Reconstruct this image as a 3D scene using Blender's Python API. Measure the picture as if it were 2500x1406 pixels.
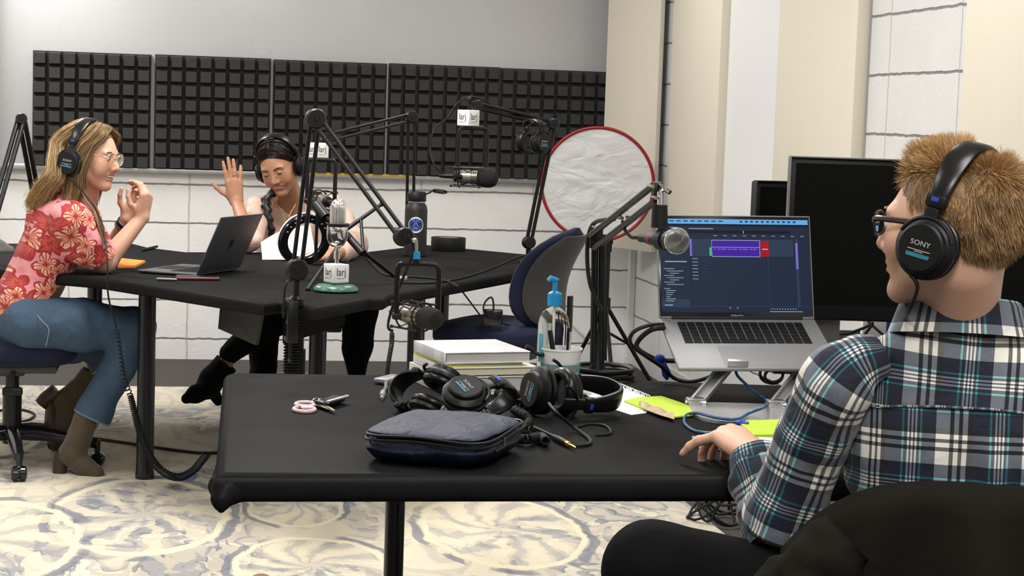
import bpy, bmesh, math, random
import numpy as np
from mathutils import Matrix, Vector
for o in list(bpy.data.objects): bpy.data.objects.remove(o)
S = bpy.context.scene
COL = S.collection
random.seed(7); RNG = np.random.default_rng(11)
PI = math.pi

# ------------------------------------------------------------------ camera
EYE = 1.3394                      # camera height above the floor (m)
FPX, CX, CY = 4500.0, 1250.0, 703.0
def _cam(p, y, r):
    c, s = math.cos, math.sin
    Ry = np.array([[c(y), -s(y), 0], [s(y), c(y), 0], [0, 0, 1]])
    base = np.array([[1, 0, 0], [0, 0, -1], [0, 1, 0]], float)
    Rp = np.array([[1, 0, 0], [0, c(p), -s(p)], [0, s(p), c(p)]])
    Rr = np.array([[c(r), -s(r), 0], [s(r), c(r), 0], [0, 0, 1]])
    return Rr @ Rp @ base @ Ry
CAM = _cam(0.093407, 0.170051, 0.03366)
cd = bpy.data.cameras.new('camera'); co = bpy.data.objects.new('camera', cd); COL.objects.link(co)
cd.sensor_width = 36; cd.lens = FPX / 2500 * 36; cd.clip_start = 0.05; cd.clip_end = 60
mw = Matrix.Identity(4)
for i in range(3):
    mw[i][0] = CAM[0][i]; mw[i][1] = -CAM[1][i]; mw[i][2] = -CAM[2][i]
mw[2][3] = EYE
co.matrix_world = mw
S.camera = co

# ------------------------------------------------------------------ world, lamps, exposure
w = bpy.data.worlds.new('world'); S.world = w; w.use_nodes = True
w.node_tree.nodes['Background'].inputs[0].default_value = (0.85, 0.92, 1, 1)
w.node_tree.nodes['Background'].inputs[1].default_value = 0.12
vs = S.view_settings
vs.view_transform = 'Standard'; vs.look = 'None'; vs.gamma = 1; vs.use_curve_mapping = False
vs.exposure = -0.28
CEIL = 2.75
LAMPS = [(-1.2, 9.05, 66), (1.35, 8.1, 18), (0.1, 6.2, 72), (1.3, 5.1, 26), (-0.6, 3.4, 19), (1.25, 2.0, 32), (0.3, 0.4, 88), (-2.0, 5.8, 34)]
for i, (x, y, p) in enumerate(LAMPS):
    ld = bpy.data.lights.new('ceiling_lamp', 'AREA'); ld.shape = 'RECTANGLE'; ld.size = 0.55; ld.size_y = 1.15
    ld.energy = p; ld.color = (1.0, 0.975, 0.94)
    lo = bpy.data.objects.new('ceiling_lamp', ld); COL.objects.link(lo); lo.location = (x, y, CEIL - 0.03)
    lo['kind'] = 'structure'

# ------------------------------------------------------------------ picture ray helpers (metres)
def at(px, py, Y):
    "the point at distance Y into the room seen at picture position (px, py)"
    r = CAM.T @ np.array([(px - CX) / FPX, (py - CY) / FPX, 1.0]); r = r * (Y / r[1])
    return np.array([r[0], r[1], r[2] + EYE])
def atz(px, py, z):
    r = CAM.T @ np.array([(px - CX) / FPX, (py - CY) / FPX, 1.0]); r = r * ((z - EYE) / r[2])
    return np.array([r[0], r[1], z])
V3 = lambda *a: np.array(a, float)
def unit(v):
    v = np.asarray(v, float); return v / (np.linalg.norm(v) + 1e-12)
def frame(o, x=None, y=None, z=None):
    "4x4 with given (approximate) axes; first named axis is exact"
    o = np.asarray(o, float)
    ax = {'x': x, 'y': y, 'z': z}; names = [k for k in ax if ax[k] is not None]
    if z is not None and x is not None: Z = unit(z); X = unit(np.asarray(x) - np.dot(x, Z) * Z); Y = np.cross(Z, X)
    elif z is not None and y is not None: Z = unit(z); Y = unit(np.asarray(y) - np.dot(y, Z) * Z); X = np.cross(Y, Z)
    elif x is not None and y is not None: X = unit(x); Y = unit(np.asarray(y) - np.dot(y, X) * X); Z = np.cross(X, Y)
    else:
        k = names[0]; a = unit(ax[k]); h = V3(0, 0, 1) if abs(a[2]) < 0.9 else V3(1, 0, 0)
        if k == 'z': Z = a; X = unit(np.cross(h, Z)); Y = np.cross(Z, X)
        elif k == 'x': X = a; Y = unit(np.cross(h, X)); Z = np.cross(X, Y)
        else: Y = a; X = unit(np.cross(Y, h)); Z = np.cross(X, Y)
    M = np.eye(4); M[:3, 0] = X; M[:3, 1] = Y; M[:3, 2] = Z; M[:3, 3] = o
    return M
def rotm(ax, deg):
    return np.array(Matrix.Rotation(math.radians(deg), 4, ax))
def trs(x, y, z, rz=0):
    M = np.eye(4); M[:3, 3] = (x, y, z); return M @ rotm('Z', rz)
def xf(M, P):
    P = np.asarray(P, float); return P @ M[:3, :3].T + M[:3, 3]
def spline(pts, k=6, closed=False):
    P = np.asarray(pts, float); n = len(P); out = []
    rng = range(n if closed else n - 1)
    for i in rng:
        if closed: a, b, c, d = P[i - 1], P[i], P[(i + 1) % n], P[(i + 2) % n]
        else: a, b, c, d = P[max(i - 1, 0)], P[i], P[i + 1], P[min(i + 2, n - 1)]
        for j in range(k):
            t = j / k
            out.append(0.5 * (2 * b + (c - a) * t + (2 * a - 5 * b + 4 * c - d) * t * t + (3 * b - a - 3 * c + d) * t ** 3))
    if not closed: out.append(P[-1])
    return np.array(out)
def lerpn(vals, n):
    vals = np.asarray(vals, float); x = np.linspace(0, len(vals) - 1, n)
    if vals.ndim == 1: return np.interp(x, range(len(vals)), vals)
    return np.stack([np.interp(x, range(len(vals)), vals[:, j]) for j in range(vals.shape[1])], 1)
def vnoise(P, sc, seed=0):
    "smooth value noise in -1..1, vectorised"
    Q = np.asarray(P, float) * sc + 100 + seed * 17.3; i = np.floor(Q).astype(np.int64); f = Q - i; f = f * f * (3 - 2 * f)
    def hsh(a, b, c):
        n = (a * 73856093) ^ (b * 19349663) ^ (c * 83492791) ^ (seed * 2654435); n = (n ^ (n >> 13)) * 1274126177 & 0x7fffffff
        return (n % 65536) / 32768.0 - 1
    r = 0
    for dx in (0, 1):
        for dy in (0, 1):
            for dz in (0, 1):
                r = r + hsh(i[:, 0] + dx, i[:, 1] + dy, i[:, 2] + dz) * (f[:, 0] if dx else 1 - f[:, 0]) * (f[:, 1] if dy else 1 - f[:, 1]) * (f[:, 2] if dz else 1 - f[:, 2])
    return r

# ------------------------------------------------------------------ mesh builder
class B:
    def __init__(s, M=None):
        s.V = []; s.F = []; s.UV = []; s.MI = []; s.n = 0; s.M = M
    def add(s, V, F, mi=0, uv=None, M=None):
        V = np.asarray(V, float)
        if M is not None: V = xf(M, V)
        if s.M is not None: V = xf(s.M, V)
        s.V.append(V); s.UV.append(np.zeros((len(V), 2)) if uv is None else np.asarray(uv, float))
        s.F += [tuple(int(i) + s.n for i in f) for f in F]; s.MI += [mi] * len(F); s.n += len(V)
        return s
    def box(s, c, size, bev=0.0, M=None, seg=2, mi=0):
        bm = bmesh.new(); bmesh.ops.create_cube(bm, size=1)
        for v in bm.verts: v.co = Vector((v.co.x * size[0], v.co.y * size[1], v.co.z * size[2]))
        if bev > 0: bmesh.ops.bevel(bm, geom=bm.edges[:], offset=min(bev, min(size) * 0.49), segments=seg, profile=0.5, affect='EDGES')
        bm.verts.index_update()
        V = np.array([v.co for v in bm.verts]) + np.asarray(c, float); F = [[v.index for v in f.verts] for f in bm.faces]; bm.free()
        return s.add(V, F, mi, M=M)
    def tube(s, pts, r, n=8, cap=True, closed=False, M=None, mi=0, up=None, flat=1.0):
        P = np.asarray(pts, float); m = len(P); r = lerpn(np.atleast_1d(r) if np.ndim(r) else [r, r], m)
        if closed: T = np.roll(P, -1, 0) - np.roll(P, 1, 0)
        else: T = np.gradient(P, axis=0)
        T /= (np.linalg.norm(T, axis=1)[:, None] + 1e-12)
        u = V3(*up) if up is not None else (V3(0, 0, 1) if abs(T[0][2]) < 0.9 else V3(1, 0, 0))
        A = []; 
        for i in range(m):
            if up is not None: u = V3(*up)
            u = unit(u - np.dot(u, T[i]) * T[i]); A.append(u)
        A = np.array(A); Bn = np.cross(T, A); th = np.arange(n) * 2 * PI / n
        V = (P[:, None] + r[:, None, None] * (np.cos(th)[None, :, None] * A[:, None] * flat + np.sin(th)[None, :, None] * Bn[:, None])).reshape(-1, 3)
        F = []
        for i in range(m if closed else m - 1):
            a = i * n; b = ((i + 1) % m) * n
            for j in range(n): k = (j + 1) % n; F.append((a + j, a + k, b + k, b + j))
        if cap and not closed: F.append(tuple(range(n))[::-1]); F.append(tuple((m - 1) * n + j for j in range(n)))
        uv = np.stack([np.tile(th / (2 * PI), m), np.repeat(np.linspace(0, 1, m), n)], 1)
        return s.add(V, F, mi, uv, M)
    def rod(s, a, b, r, r2=None, n=12, M=None, mi=0):
        return s.tube([a, b], [r, r if r2 is None else r2], n, M=M, mi=mi)
    def lathe(s, prof, n=24, M=None, mi=0, arc=1.0):
        prof = np.asarray(prof, float); m = len(prof); full = arc >= 0.999; k = n if full else n + 1
        th = np.arange(k) * 2 * PI * arc / n
        V = np.stack([prof[:, 0][:, None] * np.cos(th), prof[:, 0][:, None] * np.sin(th), np.repeat(prof[:, 1][:, None], k, 1)], 2).reshape(-1, 3)
        F = []
        for i in range(m - 1):
            for j in range(n):
                q = (j + 1) % k; F.append((i * k + j, i * k + q, (i + 1) * k + q, (i + 1) * k + j))
        if full and np.abs(prof[0] - prof[-1]).max() > 1e-9:
            if prof[0, 0] > 1e-6: F.append(tuple(range(k))[::-1])
            if prof[-1, 0] > 1e-6: F.append(tuple((m - 1) * k + j for j in range(k)))
        uv = np.stack([np.tile(th / (2 * PI), m), np.repeat(np.linspace(0, 1, m), k)], 1)
        return s.add(V, F, mi, uv, M)
    def prism(s, poly, z0, z1, M=None, mi=0):
        p = np.asarray(poly, float); n = len(p)
        ar = np.sum(p[:, 0] * np.roll(p[:, 1], -1) - p[:, 1] * np.roll(p[:, 0], -1))
        if ar < 0: p = p[::-1]
        V = np.concatenate([np.c_[p, np.full(n, z0)], np.c_[p, np.full(n, z1)]])
        F = [tuple(range(n))[::-1], tuple(range(n, 2 * n))] + [(i, (i + 1) % n, n + (i + 1) % n, n + i) for i in range(n)]
        return s.add(V, F, mi, np.r_[p, p], M)
    def loft(s, rings, closed=True, cap=True, uv=None, M=None, mi=0):
        R = np.asarray(rings, float); m, n = R.shape[:2]; F = []
        for i in range(m - 1):
            for j in range(n if closed else n - 1):
                k = (j + 1) % n; F.append((i * n + j, i * n + k, (i + 1) * n + k, (i + 1) * n + j))
        if cap and closed: F.append(tuple(range(n))[::-1]); F.append(tuple((m - 1) * n + j for j in range(n)))
        return s.add(R.reshape(-1, 3), F, mi, None if uv is None else np.asarray(uv).reshape(-1, 2), M)
    def ball(s, c, r, n=16, M=None, mi=0):
        r = np.broadcast_to(np.asarray(r, float), 3); a = np.linspace(-PI / 2, PI / 2, n // 2 + 1)
        prof = np.c_[np.cos(a), np.sin(a)]; T = np.eye(4); T[0, 0], T[1, 1], T[2, 2] = r; T[:3, 3] = c
        return s.lathe(prof, n, T if M is None else M @ T, mi)
    def text(s, txt, size, M, depth=0.0004, mi=0, align='CENTER', xs=1.0):
        c = bpy.data.curves.new('t', 'FONT'); c.body = txt; c.size = size; c.align_x = align; c.align_y = 'CENTER'; c.extrude = depth; c.resolution_u = 3
        o = bpy.data.objects.new('t', c); COL.objects.link(o); dg = bpy.context.evaluated_depsgraph_get(); dg.update()
        me = o.evaluated_get(dg).to_mesh()
        V = np.array([v.co for v in me.vertices]).reshape(-1, 3); V[:, 0] *= xs; F = [tuple(p.vertices) for p in me.polygons]
        o.evaluated_get(dg).to_mesh_clear(); bpy.data.objects.remove(o); bpy.data.curves.remove(c)
        return s.add(V, F, mi, M=M)
    def sheet(s, P, thick=0.0, uv=None, M=None, mi=0):
        "grid of points (m,n,3); with thickness it becomes a closed slab"
        P = np.asarray(P, float); m, n = P.shape[:2]
        q = [(i * n + j, i * n + j + 1, (i + 1) * n + j + 1, (i + 1) * n + j) for i in range(m - 1) for j in range(n - 1)]
        if thick <= 0: return s.add(P.reshape(-1, 3), q, mi, None if uv is None else np.asarray(uv).reshape(-1, 2), M)
        du = np.gradient(P, axis=0); dv = np.gradient(P, axis=1); N = np.cross(du, dv); N /= (np.linalg.norm(N, axis=2)[..., None] + 1e-12)
        V = np.concatenate([P.reshape(-1, 3), (P + N * thick).reshape(-1, 3)]); o = m * n
        F = [f[::-1] for f in q] + [tuple(i + o for i in f) for f in q]
        rim = [j for j in range(n)] + [i * n + n - 1 for i in range(1, m)] + [(m - 1) * n + j for j in range(n - 2, -1, -1)] + [i * n for i in range(m - 2, 0, -1)]
        F += [(a, b, b + o, a + o) for a, b in zip(rim, rim[1:] + rim[:1])]
        u = None if uv is None else np.concatenate([np.asarray(uv).reshape(-1, 2)] * 2)
        return s.add(V, F, mi, u, M)

ORIG = {}          # where each Empty stands, so parts can be written in room coordinates
def build(name, b, mats, parent=None, smooth=40, label=None, attr=None):
    V = np.concatenate(b.V) if b.V else np.zeros((0, 3))
    if not isinstance(mats, (list, tuple)): mats = [mats]
    if parent is not None: org = ORIG.get(parent.name, np.zeros(3))
    else: org = V3(*((V.min(0) + V.max(0)) / 2)); org[2] = V[:, 2].min()
    me = bpy.data.meshes.new(name); me.from_pydata((V - org).tolist(), [], b.F); me.update()
    for m in mats: me.materials.append(m)
    if len(mats) > 1: me.polygons.foreach_set('material_index', b.MI)
    UV = np.concatenate(b.UV)
    if np.any(UV):
        l = me.uv_layers.new(name='UVMap'); li = np.zeros(len(me.loops), np.int32); me.loops.foreach_get('vertex_index', li)
        l.data.foreach_set('uv', UV[li].astype(np.float32).ravel())
    if attr:
        for an, av in attr.items():
            a = me.attributes.new(an, 'FLOAT', 'POINT'); a.data.foreach_set('value', np.asarray(av, np.float32))
    if smooth:
        me.shade_smooth(); me.set_sharp_from_angle(angle=math.radians(smooth))
    o = bpy.data.objects.new(name, me); COL.objects.link(o)
    if parent is None: o.location = org
    else: o.parent = parent
    ORIG[o.name] = org
    if label and parent is not None: o['label'] = label
    return o
def tag(o, label, cat, group=None, kind=None):
    o['label'] = label; o['category'] = cat
    if group: o['group'] = group
    if kind: o['kind'] = kind
    return o
def thing(name, label, cat, loc, group=None):
    o = bpy.data.objects.new(name, None); o.empty_display_size = 0.05; COL.objects.link(o); o.location = [float(v) for v in loc]
    ORIG[o.name] = np.asarray(loc, float)
    return tag(o, label, cat, group)
def solo(name, b, mats, label, cat, group=None, smooth=40, kind=None):
    return tag(build(name, b, mats, None, smooth), label, cat, group, kind)
def struct(name, b, mats, smooth=0):
    o = build(name, b, mats, None, smooth); o['kind'] = 'structure'; return o

# ------------------------------------------------------------------ signed-distance sculpting (smooth bodies)
class SDF:
    def __init__(s, lo, hi, h):
        s.lo = np.asarray(lo, float); s.h = h; n = np.ceil((np.asarray(hi, float) - s.lo) / h).astype(int) + 1
        s.ax = [s.lo[i] + np.arange(n[i]) * h for i in range(3)]; s.d = np.full(n, 0.5, np.float32)
    def _sl(s, lo, hi):
        r = []
        for i in range(3):
            a = max(0, int(math.floor((lo[i] - s.lo[i]) / s.h))); b = min(s.d.shape[i], int(math.ceil((hi[i] - s.lo[i]) / s.h)) + 1)
            if b <= a: return None
            r.append(slice(a, b))
        return tuple(r)
    def _do(s, lo, hi, fn, k, cut):
        pad = 0.012 + k; sl = s._sl(np.asarray(lo) - pad, np.asarray(hi) + pad)
        if sl is None: return s
        X, Y, Z = (s.ax[i][sl[i]].astype(np.float32) for i in range(3))
        d2 = fn(X[:, None, None], Y[None, :, None], Z[None, None, :]).astype(np.float32); d1 = s.d[sl]
        if cut:
            d2 = -d2; h = np.clip(0.5 - 0.5 * (d1 - d2) / k, 0, 1); s.d[sl] = d1 + (d2 - d1) * h + k * h * (1 - h)
        else:
            h = np.clip(0.5 + 0.5 * (d1 - d2) / k, 0, 1); s.d[sl] = d1 + (d2 - d1) * h - k * h * (1 - h)
        return s
    def cone(s, a, b, ra, rb=None, k=0.01, cut=False):
        a = np.asarray(a, float); b = np.asarray(b, float); rb = ra if rb is None else rb; R = max(ra, rb); ab = b - a; L = float(ab @ ab) + 1e-12
        def fn(X, Y, Z):
            t = np.clip(((X - a[0]) * ab[0] + (Y - a[1]) * ab[1] + (Z - a[2]) * ab[2]) / L, 0, 1)
            return np.sqrt((X - a[0] - t * ab[0]) ** 2 + (Y - a[1] - t * ab[1]) ** 2 + (Z - a[2] - t * ab[2]) ** 2) - (ra + (rb - ra) * t)
        return s._do(np.minimum(a, b) - R, np.maximum(a, b) + R, fn, k, cut)
    def chain(s, P, R, k=0.01, cut=False):
        for i in range(len(P) - 1): s.cone(P[i], P[i + 1], R[i], R[i + 1], k, cut)
        return s
    def ell(s, c, r, R=None, k=0.01, cut=False):
        c = np.asarray(c, float); r = np.broadcast_to(np.asarray(r, float), 3); R = np.eye(3) if R is None else np.asarray(R)[:3, :3]
        e = np.sqrt(((R * r[None, :]) ** 2).sum(1))
        def fn(X, Y, Z):
            x, y, z = X - c[0], Y - c[1], Z - c[2]; k0 = 0; k1 = 0
            for i in range(3):
                q = (x * R[0, i] + y * R[1, i] + z * R[2, i]); k0 = k0 + (q / r[i]) ** 2; k1 = k1 + (q / r[i] ** 2) ** 2
            k0 = np.sqrt(k0); return k0 * (k0 - 1) / (np.sqrt(k1) + 1e-9)
        return s._do(c - e, c + e, fn, k, cut)
    def mesh(s, smooth=1):
        d = s.d; sg = d < 0; n = np.array(d.shape) - 1
        cs = [(i, j, k) for i in (0, 1) for j in (0, 1) for k in (0, 1)]
        cnt = np.zeros(n, np.int8)
        for i, j, k in cs: cnt += sg[i:n[0] + i, j:n[1] + j, k:n[2] + k]
        act = (cnt > 0) & (cnt < 8); idx = np.full(n, -1, np.int64); I = np.argwhere(act); idx[act] = np.arange(len(I))
        P = np.zeros((len(I), 3)); W = np.zeros(len(I))
        for a in cs:
            for ax in range(3):
                if a[ax]: continue
                b = list(a); b[ax] = 1
                da = d[I[:, 0] + a[0], I[:, 1] + a[1], I[:, 2] + a[2]]; db = d[I[:, 0] + b[0], I[:, 1] + b[1], I[:, 2] + b[2]]
                m = (da < 0) != (db < 0); t = np.where(m, da / np.where(m, da - db, 1), 0)
                q = np.repeat(np.array(a, float)[None], len(I), 0); q[:, ax] += t; P += q * m[:, None]; W += m
        V = s.lo + (I + P / W[:, None]) * s.h
        F = []
        for ax in range(3):
            u, v = [(1, 2), (2, 0), (0, 1)][ax]
            A = np.moveaxis(sg, [ax, u, v], [0, 1, 2]); J = np.moveaxis(idx, [ax, u, v], [0, 1, 2])
            m = A[:-1, 1:-1, 1:-1] != A[1:, 1:-1, 1:-1]; E = np.argwhere(m); 
            if not len(E): continue
            i, j, k = E[:, 0], E[:, 1] + 1, E[:, 2] + 1
            q = np.stack([J[i, j - 1, k - 1], J[i, j, k - 1], J[i, j, k], J[i, j - 1, k]], 1)
            fl = ~A[i, j, k]; q[fl] = q[fl][:, ::-1]; F.append(q)
        F = np.concatenate(F)
        for _ in range(smooth):
            acc = np.zeros_like(V); w_ = np.zeros(len(V))
            for a in range(4):
                b = (a + 1) % 4
                for p, q in ((F[:, a], F[:, b]), (F[:, b], F[:, a])):
                    for c in range(3): acc[:, c] += np.bincount(p, V[q, c], len(V))
                    w_ += np.bincount(p, minlength=len(V))
            V = 0.5 * V + 0.5 * acc / np.maximum(w_, 1)[:, None]
        return V, F
def vnormals(V, F):
    F = np.asarray(F); n = np.cross(V[F[:, 2]] - V[F[:, 0]], V[F[:, 3]] - V[F[:, 1]]); N = np.zeros_like(V)
    for a in range(4):
        for c in range(3): N[:, c] += np.bincount(F[:, a], n[:, c], len(V))
    return N / (np.linalg.norm(N, axis=1)[:, None] + 1e-12)
# ------------------------------------------------------------------ materials
class NT:
    def __init__(s, name):
        s.m = bpy.data.materials.new(name); s.m.use_nodes = True; s.t = s.m.node_tree; s.p = s.t.nodes['Principled BSDF']
    def n(s, typ, **kw):
        nd = s.t.nodes.new('ShaderNode' + typ)
        for k, v in kw.items(): setattr(nd, k, v)
        return nd
    def set(s, sock, v):
        if isinstance(v, bpy.types.NodeSocket): s.t.links.new(v, sock)
        elif isinstance(v, (tuple, list)) and len(v) == 3 and sock.type == 'RGBA': sock.default_value = (*v, 1)
        else: sock.default_value = v
    def math(s, op, a, b=0.0, c=0.0):
        nd = s.n('Math', operation=op); s.set(nd.inputs[0], a); s.set(nd.inputs[1], b); s.set(nd.inputs[2], c); return nd.outputs[0]
    def vmath(s, op, a, b=(0, 0, 0), scale=None):
        nd = s.n('VectorMath', operation=op); s.set(nd.inputs[0], a); s.set(nd.inputs[1], b)
        if scale is not None: s.set(nd.inputs[3], scale)
        return nd.outputs[1] if op in ('LENGTH', 'DISTANCE', 'DOT_PRODUCT') else nd.outputs[0]
    def mix(s, f, a, b, op='MIX'):
        nd = s.n('Mix', data_type='RGBA', blend_type=op); s.set(nd.inputs[0], f); s.set(nd.inputs[6], a); s.set(nd.inputs[7], b); return nd.outputs[2]
    def ramp(s, f, stops, const=False):
        nd = s.n('ValToRGB'); cr = nd.color_ramp; cr.interpolation = 'CONSTANT' if const else 'LINEAR'
        while len(cr.elements) < len(stops): cr.elements.new(0.5)
        for e, (p, c) in zip(cr.elements, stops): e.position = p; e.color = (*c, 1) if len(c) == 3 else c
        s.set(nd.inputs[0], f); return nd.outputs[0]
    def noise(s, vec, scale, detail=3, rough=0.5, dist=0.0, col=False):
        nd = s.n('TexNoise'); s.set(nd.inputs['Vector'], vec); nd.inputs['Scale'].default_value = scale; nd.inputs['Detail'].default_value = detail
        nd.inputs['Roughness'].default_value = rough; nd.inputs['Distortion'].default_value = dist; return nd.outputs[1 if col else 0]
    def obj(s): return s.n('TexCoord').outputs['Object']
    def pos(s): return s.n('NewGeometry').outputs['Position']
    def uv(s): return s.n('TexCoord').outputs['UV']
    def sep(s, v): return s.n('SeparateXYZ') if v is None else (lambda nd: (s.set(nd.inputs[0], v), nd.outputs)[1])(s.n('SeparateXYZ'))
    def comb(s, x, y, z=0.0):
        nd = s.n('CombineXYZ'); s.set(nd.inputs[0], x); s.set(nd.inputs[1], y); s.set(nd.inputs[2], z); return nd.outputs[0]
    def attr(s, a): nd = s.n('Attribute', attribute_name=a); return nd.outputs['Fac']
    def bump(s, h, strength=0.3, dist=0.01):
        nd = s.n('Bump'); s.set(nd.inputs['Height'], h); nd.inputs['Strength'].default_value = strength; nd.inputs['Distance'].default_value = dist
        s.set(s.p.inputs['Normal'], nd.outputs[0])
    def fin(s, col=None, rough=None, metal=None, **kw):
        if col is not None: s.set(s.p.inputs['Base Color'], col)
        if rough is not None: s.set(s.p.inputs['Roughness'], rough)
        if metal is not None: s.set(s.p.inputs['Metallic'], metal)
        for k, v in kw.items(): s.set(s.p.inputs[k.replace('_', ' ')], v)
        return s.m
def lin(r, g, b):
    f = lambda c: c / 255 / 12.92 if c <= 10 else ((c / 255 + 0.055) / 1.055) ** 2.4
    return (f(r), f(g), f(b))
def plain(name, col, rough=0.5, metal=0.0, var=0.08, vs_=40, bump=0.0, bs=200, **kw):
    t = NT(name); o = t.obj(); f = t.noise(o, vs_, 2)
    d = tuple(c * (1 - var) for c in col); l = tuple(min(1, c * (1 + var)) for c in col)
    c = t.mix(f, d, l)
    if bump: t.bump(t.noise(o, bs, 3), bump, 0.002)
    return t.fin(c, rough, metal, **kw)

M_black = plain('black_plastic', (0.006, 0.006, 0.0065), 0.42, Specular_IOR_Level=.3)
M_blackmetal = plain('black_powder_coat', (0.006, 0.006, 0.0065), 0.32, 0.0, Specular_IOR_Level=.35)
M_gloss = plain('black_gloss', (0.008, 0.008, 0.009), 0.16)
M_rubber = plain('black_rubber', (0.006, 0.006, 0.006), 0.55, Specular_IOR_Level=.3)
M_foamblk = plain('black_foam', (0.008, 0.008, 0.008), 0.95, bump=0.6, bs=500)
M_leather = plain('black_leatherette', (0.006, 0.006, 0.0065), 0.30, bump=0.05, bs=350, Specular_IOR_Level=.4)
M_chrome = plain('chrome', (0.75, 0.75, 0.74), 0.12, 1.0)
M_steel = plain('brushed_steel', (0.55, 0.55, 0.55), 0.3, 1.0)
M_alu = plain('anodised_aluminium', (0.40, 0.40, 0.405), 0.42, 0.55, var=0.03)
M_silver = plain('silver_laptop_shell', (0.25, 0.25, 0.255), 0.5, 0.4, var=0.03)
M_white = plain('white_plastic', (0.80, 0.80, 0.79), 0.45, var=0.02)
M_paper = plain('white_paper', (0.86, 0.86, 0.86), 0.8, var=0.03)
M_gold = plain('gold_plating', (0.9, 0.65, 0.12), 0.25, 1.0)
M_blue = plain('royal_blue_plastic', (0.015, 0.06, 0.45), 0.4)
M_teal = plain('teal_label', (0.02, 0.20, 0.28), 0.4)
M_ltgrey = plain('light_grey_print', (0.45, 0.45, 0.44), 0.5)
M_ink = plain('black_ink', (0.012, 0.012, 0.012), 0.5)
M_red = plain('red_binding', (0.24, 0.004, 0.010), 0.6)

def mat_table():
    t = NT('black_vinyl_tabletop'); p = t.pos()
    f = t.noise(p, 9, 3); g = t.noise(p, 260, 2)
    t.bump(t.math('ADD', t.math('MULTIPLY', t.noise(p, 5, 2), 3.0), t.math('MULTIPLY', g, 0.25)), 0.16, 0.004)
    c = t.mix(f, (0.009, 0.009, 0.0092), (0.014, 0.014, 0.014)); bn = t.t.nodes['Bump'].outputs[0]
    df = t.n('BsdfDiffuse'); t.set(df.inputs['Color'], c); t.set(df.inputs['Normal'], bn); gl = t.n('BsdfGlossy'); gl.inputs['Color'].default_value = (1, 1, 1, 1); t.set(gl.inputs['Roughness'], t.math('MULTIPLY_ADD', f, 0.16, 0.34)); t.set(gl.inputs['Normal'], bn)
    lw = t.n('LayerWeight'); lw.inputs[0].default_value = 0.5; mx = t.n('MixShader'); t.set(mx.inputs[0], t.math('MULTIPLY_ADD', t.math('POWER', lw.outputs['Facing'], 3.0), 0.024, 0.006)); t.t.links.new(df.outputs[0], mx.inputs[1]); t.t.links.new(gl.outputs[0], mx.inputs[2])
    t.t.links.new(mx.outputs[0], t.t.nodes['Material Output'].inputs['Surface']); return t.m
M_table = mat_table()

def mat_block(name, axis, x0, z0, pw, ph, alb=1.0):
    "painted concrete blocks in stack bond"
    t = NT(name); p = t.pos(); x, y, z = t.sep(p)[:3]; h = x if axis == 0 else y
    wob = t.math('MULTIPLY_ADD', t.noise(p, 18, 3), 0.012, -0.006)
    def line(c, c0, per, wd):
        f = t.math('FRACT', t.math('DIVIDE', t.math('SUBTRACT', t.math('ADD', c, wob), c0), per))
        d = t.math('MULTIPLY', t.math('MINIMUM', f, t.math('SUBTRACT', 1.0, f)), per)
        nd = t.n('MapRange'); t.set(nd.inputs[0], d); nd.inputs[1].default_value = wd * 0.55; nd.inputs[2].default_value = wd * 1.1; nd.inputs[3].default_value = 1; nd.inputs[4].default_value = 0
        return nd.outputs[0]
    lh = line(z, z0, ph, 0.0055); lv = line(h, x0, pw, 0.0045)
    m = t.math('MAXIMUM', lh, lv)
    pit = t.noise(p, 55, 4, 0.65); pit2 = t.noise(p, 14, 2)
    hgt = t.math('SUBTRACT', t.math('MULTIPLY_ADD', pit, 0.5, t.math('MULTIPLY', pit2, 0.3)), t.math('MULTIPLY', m, 1.6))
    t.bump(hgt, 0.55, 0.008)
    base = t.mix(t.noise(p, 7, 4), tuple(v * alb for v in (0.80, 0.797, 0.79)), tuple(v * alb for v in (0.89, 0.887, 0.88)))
    lc = t.mix(t.noise(p, 30, 2), (0.055, 0.05, 0.055), (0.26, 0.25, 0.25))
    return t.fin(t.mix(t.math('MULTIPLY', m, t.math('MULTIPLY_ADD', lh, 0.55, 0.35)), base, lc), 0.6)
def mat_carpet():
    t = NT('grey_brown_carpet'); p = t.pos(); f = t.noise(p, 120, 4, 0.8); g = t.noise(p, 14, 3)
    c = t.ramp(f, [(0.30, (0.018, 0.016, 0.014)), (0.5, (0.060, 0.053, 0.046)), (0.72, (0.14, 0.125, 0.108))])
    t.bump(f, 0.7, 0.01); return t.fin(t.mix(0.25, c, t.mix(g, (0.05, .045, .04), (0.10, .09, .08))), 0.95)
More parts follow.
